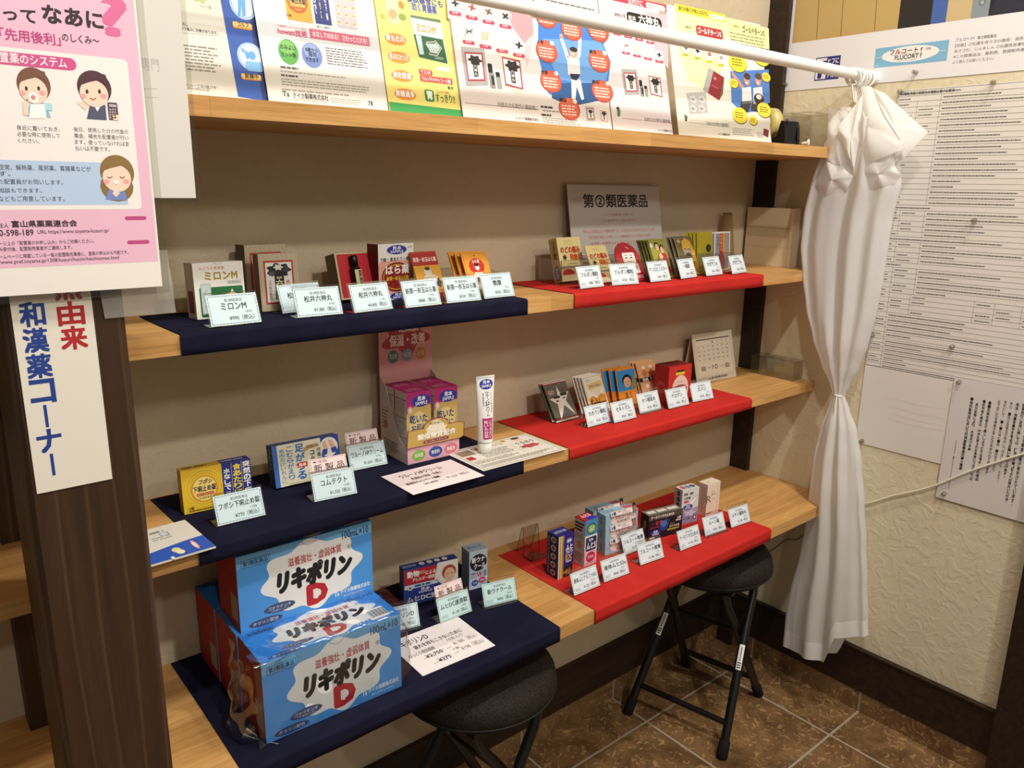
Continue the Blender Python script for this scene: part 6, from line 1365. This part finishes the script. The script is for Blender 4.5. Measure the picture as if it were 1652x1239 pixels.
def d_howatt(F, f):
    f.poly([(404, -20), (470, -20), (500, 170), (434, 164)], '#dfe6ea', 0); F.rect(.0, .80, 1, 1, '#e0ddd6', 1)
    f.rect(455, -30, 500, 30, '#d9a83a', 2); f.ell(459, -20, 495, 18, '#c4622a', 3); f.ell(462, -18, 492, 14, '#e2b45a', 4); f.text('下痢止め錠', 463, -6, 492, 4, '#1c1b38', 5, .03); f.rect(467, 9, 491, 13, '#c2622a', 5, .4); f.text('12錠', 461, 22, 470, 26, '#3a3016', 5); f.rect(500, -30, 530, 36, '#27347c', 3); f.vtext('しで', 503, -12, 512, 24, '#f0ece0', 5, .03); f.vtext('たりに', 512, -12, 520, 31, '#f0e08a', 5, .03); f.vtext('の下痢', 521, -8, 530, 34, '#f0ece0', 5, .03)
    f.rect(535, -30, 572, 42, '#c4bcc4', 2, .1)
    for i in range(3):
        for j in range(5): f.ell(538 + i * 12 + j * 1.2, -22 + j * 13 + i * 2, 547 + i * 12 + j * 1.2, -12 + j * 13 + i * 2, '#e2d2bc', 3); f.ell(540 + i * 12 + j * 1.2, -19 + j * 13 + i * 2, 545 + i * 12 + j * 1.2, -15 + j * 13 + i * 2, '#c9a078', 4)
    f.text('一箱入り 実物大', 508, 40, 532, 44, '#6a6664', 2); f.rect(442, 37, 498, 53, '#efe6e8', 2); f.text('OD錠専用 口どけデザイン錠技術', 446, 39, 494, 43, '#c25a7a', 3); f.text('howatt技術', 447, 44, 494, 54, '#c23a66', 3, .03)
    f.rect(498, 46, 594, 61, '#d4627f', 2); f.text('水なしでのめる！ さわっととける！', 503, 49, 590, 59, '#fbf0f2', 3, .02)
    f.ell(446, 61, 481, 102, '#5aa84a', 2); f.ell(449, 63, 474, 86, '#7fbf62', 3); f.text('のみよい', 451, 71, 476, 79, '#1c3018', 4, .02); f.text('ミント味', 453, 83, 477, 91, '#1c3018', 4, .02)
    f.ell(484, 67, 519, 107, '#7088c4', 2); f.ell(488, 69, 513, 92, '#93a6d4', 3); f.text('8歳から', 492, 76, 512, 83, '#1a2448', 4, .02); f.text('服用', 497, 84, 510, 91, '#1a2448', 4, .02); f.text('できます', 492, 92, 514, 99, '#1a2448', 4, .02)
    f.rect(519, 71, 596, 108, '#f4f2ee', 2, .05); f.rows(524, 75, 592, 104, 7, '#77736c', 3, .5, .2); f.rows(452, 106, 480, 110, 1, '#55514c', 2, .8, 0); f.rows(452, 112, 580, 117, 1, '#a09c94', 2); f.rows(453, 119, 480, 123, 1, '#55514c', 2, .8, 0); f.rows(453, 125, 598, 138, 3, '#a09c94', 2, .5, .1); f.rows(454, 141, 590, 147, 1, '#a09c94', 2)
    f.text('Ts', 455, 147, 466, 155, '#2a2826', 2, .02); f.text('テイカ製薬株式会社', 472, 149, 529, 158, '#2a2826', 2, .02); f.text('Teika Pharmaceutical Co.,Ltd.', 473, 157.5, 529, 163, '#9a968e', 2); f.rows(533, 157, 586, 166, 3, '#a8a49c', 2); f.ell(590, 160, 604, 174, '#f8f6f2', 3); f.text('78', 593, 163, 601, 170, '#3a3836', 4, .03)
leaflet((434, 163.5), (627, 180.5), .262, '#d9dcdd', 'pale leaflet with green and blue ovals, second from the left on the topmost shelf', d_howatt, yl=-.218)
def d_yellow(F, f):
    F.rect(0, 0, 1, 1, '#eadf80', 0); f.poly([(627, 164), (745, 178), (748, 189), (630, 180)], '#3a9c52', 1); f.text('暴飲暴食にも', 655, -10, 712, 2, '#3a4a98', 1, .03); f.text('効く胃腸薬', 663, 3, 703, 16, '#3a4a98', 2, .04, ('#f6f4e8', .08))
    f.poly([(617, -12), (640, -10), (644, 36), (634, 40), (622, 10)], '#efd2b0', 1); f.blob(624, 12, 641, 30, '#d9a578', 2, 7, .3); f.blob(641, 0, 652, 14, '#b58a4a', 1, 5, .2); f.ell(642, 21, 655, 32, '#8aa04a', 1); f.rect(613, 22, 620, 30, '#d9b04a', 1)
    for i, (y_, tx) in enumerate(((51, '胃もたれ'), (81, '胃のむかつき'), (111, '消化促進'), (141, '胃酸過多'))):
        x_ = 619 + i * 5.3; f.ell(x_, y_, x_ + 36, y_ + 19, '#e8923a', 1); f.text(tx, x_ + 3, y_ + 4, x_ + 33, y_ + 14, '#fbf6ec', 3, .03, ('#b5561c', .09))
    f.poly([(662, 28), (662, 24), (710, 32), (711, 37)], '#5f7a5c', 1); f.poly([(662, 28), (711, 38), (723, 104), (676, 92)], '#cdd8dc', 2); f.text('ミロンM', 671, 38, 702, 50, '#c9a43a', 4, .03); f.poly([(667, 55), (714, 64), (722, 103), (676, 92)], '#28633f', 3); f.poly([(670, 56), (679, 58), (684, 88), (677, 88)], '#c4d8d8', 4); f.line([(687, 68), (700, 68), (702, 66), (712, 78), (705, 90), (693, 88), (692, 85)], .0014, '#e6c9bc', 4); f.poly([(686, 70), (700, 71), (703, 69), (710, 78), (705, 87), (694, 85)], '#bcd0cc', 5); f.text('生薬配合', 701, 91, 715, 95, '#dfe8dc', 5); f.rect(704, 107, 725, 113, '#f0ece0', 2)
    f.rect(675, 111, 697, 120, '#c83a3a', 2, .3); f.text('ウコン末', 678, 112, 694, 119, '#fbf0ec', 3, .02); f.rect(677, 121, 729, 131, '#c83a3a', 2, .2); f.text('ウルソデオキシコール酸', 680, 123, 726, 130, '#fbf0ec', 3, .02); f.text('配合', 722, 139, 731, 144, '#2c2a22', 2, .02)
    f.rect(684, 144, 700, 163, '#2f8a4a', 2, .2); f.text('胃', 688, 147, 697, 160, '#f4f2e2', 3, .04); f.text('すっきり!!', 702, 151, 733, 164, '#2c6a38', 3, .02); f.text('スッキリ消化', 704, 146, 724, 150, '#c85a3a', 3)
leaflet((629, 181), (745, 189.5), .262, '#eadf80', 'yellow stomach medicine leaflet with orange ovals and a green foot, on the topmost shelf', d_yellow)
def herbs(f, x0, y0, sx, slope, rows_=((0, 4), (1, 4)), shift=27):
    for r_, n in rows_:
        for i in range(n):
            x_ = x0 + r_ * 22 * sx + i * shift * sx; y_ = y0 + r_ * 42 * sx + (i * 7 + r_ * 5) * slope * sx
            f.ell(x_, y_, x_ + 21 * sx, y_ + 23 * sx, '#f6f4f0', 2)
            k = (r_ * 4 + i) % 8; c_ = ('#2a2624', '#a8443c', '#7a5030', '#1a1818', '#2c2826', '#d9a83a', '#cfcac2', '#1e1c1a')[k]
            if k == 5:
                for j in range(4): f.line([(x_ + (5 + j * 3.4) * sx, y_ + 5 * sx), (x_ + (6 + j * 2.6) * sx, y_ + 19 * sx)], .0022 * sx, c_, 3)
            elif k == 4:
                for j in range(6): f.line([(x_ + 4 * sx, y_ + (4 + j * 3) * sx), (x_ + 18 * sx, y_ + (18 - j * 2.4) * sx)], .0008 * sx, c_, 3)
            else: f.blob(x_ + 4 * sx, y_ + 6 * sx, x_ + 17 * sx, y_ + 18 * sx, c_, 3, 4, .6, k)
            f.rect(x_ + 1 * sx, y_ + 25 * sx, x_ + 20 * sx, y_ + 31 * sx, RB, 3, .4); f.text(('鹿茸', '牛黄', '麝香', '蟾酥', '動胆', '人参', '真珠', '沈香')[k], x_ + 6 * sx, y_ + 26.5 * sx, x_ + 15 * sx, y_ + 29.5 * sx, '#fbeef0', 4)
def packs(f, x0, y0, s, light=True):
    f.poly([(x0, y0), (x0 + 38 * s, y0 + 3 * s), (x0 + 45 * s, y0 + 63 * s), (x0 + 9 * s, y0 + 64 * s)], '#a8a6a6', 2)
    for (xa, wd_, L0) in ((6, 29, 3), (66, 30, 3)):
        if xa > 50: f.poly([(x0 + 63 * s, y0 + 6 * s), (x0 + 98 * s, y0 + 16 * s), (x0 + 103 * s, y0 + 76 * s), (x0 + 72 * s, y0 + 67 * s)], '#eeeacc', 2)
        sl = 0 if xa < 50 else 7
        f.poly([(x0 + xa * s, y0 + (9 + sl) * s), (x0 + (xa + wd_) * s, y0 + (10 + sl * 1.8) * s), (x0 + (xa + wd_ + 5) * s, y0 + (56 + sl * 2) * s), (x0 + (xa + 6) * s, y0 + (56 + sl) * s)], '#b03a48', L0)
        f.poly([(x0 + (xa + 2) * s, y0 + (12 + sl) * s), (x0 + (xa + wd_ - 2) * s, y0 + (13 + sl * 1.8) * s), (x0 + (xa + wd_ + 2.5) * s, y0 + (53 + sl * 2) * s), (x0 + (xa + 7.5) * s, y0 + (53 + sl) * s)], '#eceaec', L0 + 1)
        f.blob(x0 + (xa + 4) * s, y0 + (12 + sl * 1.2) * s, x0 + (xa + wd_ - 1) * s, y0 + (29 + sl * 1.5) * s, '#2a2628', L0 + 2, 6, .3); f.poly([(x0 + (xa + 13) * s, y0 + (26 + sl) * s), (x0 + (xa + 20) * s, y0 + (26 + sl * 1.4) * s), (x0 + (xa + 23) * s, y0 + (49 + sl * 1.6) * s), (x0 + (xa + 16) * s, y0 + (49 + sl * 1.3) * s)], '#1a1718', L0 + 3)
        f.vtext('六神丸', x0 + (xa + 14.5) * s, y0 + (29 + sl * 1.2) * s, x0 + (xa + 21.5) * s, y0 + (48 + sl * 1.4) * s, '#e4dcd0', L0 + 4, .02)
    if light:
        f.rect(x0 + 43 * s, y0 + 27 * s, x0 + 51 * s, y0 + 42 * s, '#141212', 3, .2); f.rect(x0 + 45 * s, y0 + 41 * s, x0 + 55 * s, y0 + 67 * s, '#8f8e8a', 3, .2); f.rect(x0 + 56 * s, y0 + 41 * s, x0 + 63 * s, y0 + 49 * s, '#141212', 3, .2); f.rect(x0 + 57 * s, y0 + 48 * s, x0 + 66 * s, y0 + 68 * s, '#9c9b97', 3, .2); f.rect(x0 + 49 * s, y0 + 47 * s, x0 + 54 * s, y0 + 62 * s, '#2c2a28', 4)
def d_jump(F, f):
    F.rect(0, 0, 1, 1, '#e2dad7', 0); f.poly([(720, -10), (760, -10), (860, 10), (862, 60), (850, 110), (840, 60), (800, 30), (722, 30)], '#eac4c8', 1); f.poly([(815, 15), (858, 20), (860, 55), (846, 70), (828, 45)], '#e09aa0', 2)
    herbs(f, 723, -8, 1.0, 1.0); packs(f, 743, 75, 1.0)
    f.line([(750, 166), (869, 177)], .0007, '#7a1f3a', 2); f.text('伝統の力を現代の最前線に', 802, 164, 867, 172, '#3a3436', 2); f.text('Ts テイカ製薬株式会社', 832, 188, 868, 193, '#3a3436', 2, .01)
    f.rows(858, -8, 962, 22, 5, '#6a6664', 2, .4, .15)
    f.poly([(868, 30), (960, 40), (985, 100), (978, 160), (920, 172), (884, 150), (868, 90)], '#3f7fcf', 2); f.poly([(875, 62), (884, 88), (900, 128), (975, 140), (984, 100), (968, 66)], '#6aa0dc', 3); f.poly([(893, 134), (976, 134), (978, 160), (920, 172), (890, 158)], '#2a568c', 4)
    # jumping person
    f.poly([(902, 60), (906, 58), (918, 92), (914, 98)], '#e6e4e4', 6); f.poly([(933, 61), (938, 60), (936, 92), (930, 96)], '#e6e4e4', 6); f.poly([(902, 55), (907, 55), (908, 62), (903, 63)], '#d8a58a', 6); f.poly([(933, 57), (938, 57), (938, 63), (933, 64)], '#d8a58a', 6)
    f.poly([(914, 90), (934, 90), (936, 122), (916, 121)], '#dedcdc', 6); f.ell(917, 76, 930, 92, '#d8a58a', 7); f.ell(918, 75, 931, 83, '#2a2220', 8); f.ell(921, 85, 926, 89, '#f4ecea', 8); f.poly([(919, 119), (936, 120), (930, 130), (922, 128)], '#26242c', 7); f.poly([(921, 127), (936, 128), (942, 160), (938, 162), (930, 140), (928, 160), (922, 160)], '#d2d2d4', 6)
    for (x_, y_, tx) in ((861, 6, '麝香'), (902, 26, '牛黄'), (945, 28, '蟾酥'), (862, 62, '人参'), (947, 78, '真珠'), (869, 111, '沈香'), (952, 127, '動胆'), (899, 156, '竜脳')):
        f.ell(x_, y_, x_ + 36, y_ + 36, '#c9503c', 8); f.ell(x_ + 1.5, y_ + 1.5, x_ + 33, y_ + 33, '#d9694e', 9); f.text(tx, x_ + 3, y_ + 2, x_ + 14, y_ + 8, '#241c1a', 10, .02); f.ell(x_ + 24, y_ + 4, x_ + 31, y_ + 11, '#f4dcd4', 10); f.rows(x_ + 6, y_ + 12, x_ + 30, y_ + 30, 4, '#f6dcd2', 10, .45, .15)
    packs(f, 944, 172, .36, False); f.rows(872, 170, 892, 174, 1, '#3a3634', 3, .8, 0); f.rows(875, 176, 910, 180, 1, '#8a8682', 3); f.rows(873, 183, 890, 187, 1, '#3a3634', 3, .8, 0); f.rows(875, 188, 940, 198, 3, '#a09c98', 3)
leaflet((748, 190), (988, 207.8), .262, '#e2dad7', 'wide pink and white leaflet showing a person jumping before the sea', d_jump, yl=-.218)
def d_pills(F, f):
    F.rect(0, 0, 1, 1, '#e2d8da', 0); f.poly([(1040, 20), (1076, 24), (1078, 110), (1062, 95), (1050, 60)], '#e6b8c2', 1); f.rect(976, -20, 1077, 6, '#b83a4c', 2) if False else f.poly([(970, -14), (1075, 8), (1075, 20), (972, -3)], '#b83a4c', 2)
    f.text('気付けに', 1012, -5, 1036, 6, '#f6e6e8', 3, .02); f.rect(1041, 3, 1072, 12, '#f4eeec', 3, .5); f.text('効果で毎日への活力', 1044, 5, 1069, 10, '#b83a4c', 4); f.line([(973, 3), (1075, 27)], .0005, '#8a8682', 2)
    f.text('動悸息切れ薬', 991, 20, 1008, 26, '#3a3436', 3); f.rect(1010, 18, 1066, 37, '#161416', 3, .35); f.text('松井', 1013, 24, 1025, 33, '#f4f0ea', 4, .02); f.text('六神丸', 1029, 23, 1063, 37, '#f4f0ea', 4, .03)
    herbs(f, 988, 35, .66, 1.0); packs(f, 1002, 111, .66); f.line([(1004, 191), (1085, 199)], .0006, '#a8283c', 2); f.text('伝統の力を現代の最前線に', 1039, 189, 1083, 195, '#3a3436', 2); f.text('Ts テイカ製薬株式会社', 1061, 208, 1084, 212, '#3a3436', 2, .01); f.poly([(995, 174), (1001, 178), (1000, 188), (996, 188)], '#3a8a4c', 2); f.ell(994, 172, 999, 177, '#2a2a2a', 3)
leaflet((990, 207.5), (1086, 216), None, '#e2d8da', 'narrow pink leaflet with a black name plate, right of the jumping person', d_pills, top=(966, -16))
def d_gold6(F, f):
    F.rect(0, 0, 1, 1, '#e2dfd2', 0); f.poly([(1088, 6), (1170, 32), (1172, 90), (1150, 150), (1110, 130), (1093, 80)], '#e9e6ae', 1); f.poly([(1172, 28), (1240, 46), (1241, 80), (1200, 70), (1172, 60)], '#efeaa0', 1); f.poly([(1091, 6), (1170, 24), (1171, 37), (1092, 18)], '#e8d83a', 2)
    f.text('体力の衰えが気になる方に', 1094, 9, 1142, 16, '#2c2a1c', 3, .02); f.rect(1144, 22, 1168, 29, '#f6f4e4', 3, .5); f.text('効果で毎日への活力', 1146, 24, 1166, 27.5, '#3a3826', 4); f.line([(1092, 21), (1171, 41)], .0005, '#8a8660', 2); f.line([(1172, 30), (1178, 222)], .0006, '#d6d2c0', 2)
    f.frame(1102, 40, 1118, 47, .0003, '#8a8672', 3); f.text('滋養強壮', 1104, 41, 1116, 45, '#5a5646', 3); f.rect(1122, 40, 1165, 56, '#b03038', 3, .35); f.text('ゴールドターンS', 1125, 43, 1162, 53, '#fbf4ee', 4, .03); f.frame(1180, 39, 1194, 45, .0003, '#8a8672', 3); f.text('滋養強壮', 1182, 40, 1193, 43.5, '#5a5646', 3); f.text('ゴールドターンS', 1197, 41, 1232, 52, '#26241c', 3, .03)
    f.rows(1177, 50, 1235, 76, 5, '#8a866e', 2, .4, .1)
    for i in range(4):
        x_ = 1099 + i * 19; y_ = 68 + i * 5.5; f.ell(x_, y_, x_ + 14, y_ + 16, '#f6f4ee', 2); f.blob(x_ + 3, y_ + 4, x_ + 11, y_ + 12, ('#4a4440', '#1a1818', '#a8584c', '#9a968a')[i], 3, 4, .5, i); f.rect(x_ + 1, y_ + 18, x_ + 12, y_ + 22, '#e0d63c', 2, .3); f.text(('黄耆', '鹿茸', '人参', '地黄')[i], x_ + 3, y_ + 18.7, x_ + 10, y_ + 21.3, '#3a3820', 3)
    f.poly([(1143, 109), (1168, 125), (1160, 162), (1134, 145)], '#8d2b30', 3); f.poly([(1143, 109), (1151, 114), (1142, 150), (1134, 145)], '#a9a4a4', 4); f.poly([(1168, 125), (1160, 162), (1166, 152), (1168, 128)], '#6a6250', 4); f.ell(1151, 124, 1155, 129, '#c98a8a', 5); f.line([(1148, 137), (1158, 143)], .0008, '#d9a0a0', 5)
    f.poly([(1107, 150), (1138, 148), (1142, 182), (1113, 184)], '#b5b4b2', 2)
    for i in range(2):
        for j in range(2): f.blob(1112 + i * 14, 153 + j * 15, 1124 + i * 14, 166 + j * 15, '#cfcecc', 3, 5, .2); f.blob(1114 + i * 14, 157 + j * 15, 1121 + i * 14, 163 + j * 15, '#9a9896', 4, 4, .4)
    f.poly([(1178, 115), (1240, 112), (1242, 165), (1222, 180), (1198, 182), (1180, 165)], '#4f7cc0', 2)
    for x_, hc in ((1203, '#4a3428'), (1221, '#54443a')):
        f.poly([(x_ - 6, 142), (x_ + 8, 140), (x_ + 10, 166), (x_ - 6, 168)], '#e6e6e8', 4); f.ell(x_ - 4, 120, x_ + 6, 138, '#c98f74', 5); f.ell(x_ - 4, 117, x_ + 7, 128, hc, 6); f.ell(x_ - 1, 132, x_ + 3, 135, '#f4eeea', 7); f.poly([(x_ - 8, 164), (x_ + 10, 162), (x_ + 4, 182), (x_ - 10, 178)], '#3a3634', 4)
    f.poly([(1181, 115), (1200, 140), (1196, 144), (1180, 120)], '#c98f74', 5); f.ell(1215, 150, 1232, 168, '#3a2c26', 6); f.ell(1219, 152, 1228, 160, '#e8e4de', 7)
    for (x_, y_, s_) in ((1174, 84, 29), (1214, 76, 27), (1176, 126, 14), (1228, 116, 14), (1180, 172, 25), (1220, 164, 23), (1207, 186, 14)):
        f.ell(x_ + .6, y_ + 1.2, x_ + s_ + .6, y_ + s_ + 2.2, '#4a4830', 7); f.ell(x_, y_, x_ + s_, y_ + s_ + 1, '#e8d23c', 8); f.rows(x_ + s_ * .2, y_ + s_ * .3, x_ + s_ * .8, y_ + s_ * .75, 3, '#6a6428', 9, .4, .2)
    f.line([(1111, 197), (1177, 206)], .0005, '#8a8676', 2); f.text('伝統の力を現代の最前線に', 1139, 196, 1176, 202, '#3a3830', 2); f.poly([(1104, 184), (1109, 188), (1108, 196), (1105, 196)], '#5a5a58', 2); f.text('Ts テイカ製薬株式会社', 1158, 214, 1177, 218, '#3a3830', 2, .01); f.rows(1181, 205, 1216, 218, 4, '#a09c8c', 2); f.poly([(1232, 207), (1240, 210), (1239, 222), (1231, 218)], '#7a2b30', 3); f.rect(1221, 213, 1231, 222, '#c4c2c0', 3)
leaflet((1096, 217), (1245, 228.5), None, '#e2dfd2', 'cream and yellow leaflet with a red plate, rightmost on the topmost shelf', d_gold6, top=(1086, 4), yl=-.205, yr=-.222)

# ------------------------------------------------------------------ tape dispenser and odds beside it
cx, cy = -0.222, -0.168; ang = math.radians(-107); dx = Vector((math.cos(ang), math.sin(ang), 0)); nx = Vector((-dx.y, dx.x, 0)); b0 = Vector((cx, cy, Z1 + .0003))
root = thing('tape_dispenser', 'black desk tape dispenser with a yellowish roll beside the rightmost leaflet', 'tape dispenser', b0)
m = MB(); prof = [(-.075, 0), (.075, 0), (.078, .010), (.074, .040), (.068, .052), (.060, .054), (.056, .046), (.048, .020), (.024, .012), (-.030, .012), (-.040, .030), (-.048, .075), (-.058, .080), (-.070, .076), (-.074, .040), (-.078, .012)]
PB = P('#100f10', .38)
m.prism([b0 + dx * p_ + Zv * q - nx * .022 for p_, q in prof], nx * .007, PB); m.prism([b0 + dx * p_ + Zv * q + nx * .015 for p_, q in prof], nx * .007, PB)
m.box(b0 - dx * .074 - nx * .0148, dx * .149, Zv * .011, nx * .0296, PB); m.box(b0 + dx * .056 - nx * .0148 + Zv * .011, dx * .017, Zv * .040, nx * .0296, PB)
m.build('dispenser_body', root)
m = MB(); ctr = b0 - dx * .008 + Zv * .052; m.lathe(ctr - nx * .012, [(.019, 0), (.036, 0), (.036, .024), (.019, .024), (.019, 0)], P('#cdbb78', .3), 40, nx); r_ = m.build('tape_roll', root)
m = MB(); m.lathe(ctr - nx * .0125, [(0, 0), (.0188, 0), (.0188, .025), (0, .025)], P('#d9d4c8', .5), 28, nx); m.build('roll_core', r_)
m = MB(); m.box(b0 + dx * .062 - nx * .0125 + Zv * .052, dx * .010, Zv * .005, nx * .025, P('#a9a9a9', .3, 1.0)); m.build('cutter_blade', root)
# clear box at the right end
m = MB(); t = .0012; x0, x1, y0, y1, hz = -.128, -.022, -.215, -.110, .082; z0 = Z1 + .0003
for q in ((x0, y0, z0, x1, y1, z0 + t), (x0, y0, z0 + t, x0 + t, y1, z0 + hz), (x1 - t, y0, z0 + t, x1, y1, z0 + hz), (x0 + t, y0, z0 + t, x1 - t, y0 + t, z0 + hz), (x0 + t, y1 - t, z0 + t, x1 - t, y1, z0 + hz), (x0 + t, -.162, z0 + t, x1 - t, -.162 + t, z0 + hz)): m.abox(*q, CLEAR)
for q in ((x0, y0, x0 + t, y1), (x1 - t, y0, x1, y1), (x0, y0, x1, y0 + t), (x0, y1 - t, x1, y1), (x0, -.162, x1, -.162 + t)): m.abox(q[0], q[1], z0 + hz, q[2], q[3], z0 + hz + .0007, CLEAR_EDGE)
tag(m.build('clear_box'), 'empty clear acrylic box beside the tape dispenser, at the right end of the topmost shelf', 'clear box')
p_ = Vector((-.150, -.232, Z1 + .0005)); m = MB(); m.lathe(p_ + Vector((0, 0, .0085)), [(0, 0), (.0085, .001), (.0085, .004), (.004, .006), (.003, .018), (0, .019)], WHITE, 16, (-.6, .8, -.08))
tag(m.build('white_plug'), 'small white plastic plug lying between the tape dispenser and the clear box', 'plug')
_ = bpy.data.objects.remove(_ob); bpy.data.curves.remove(_cu)
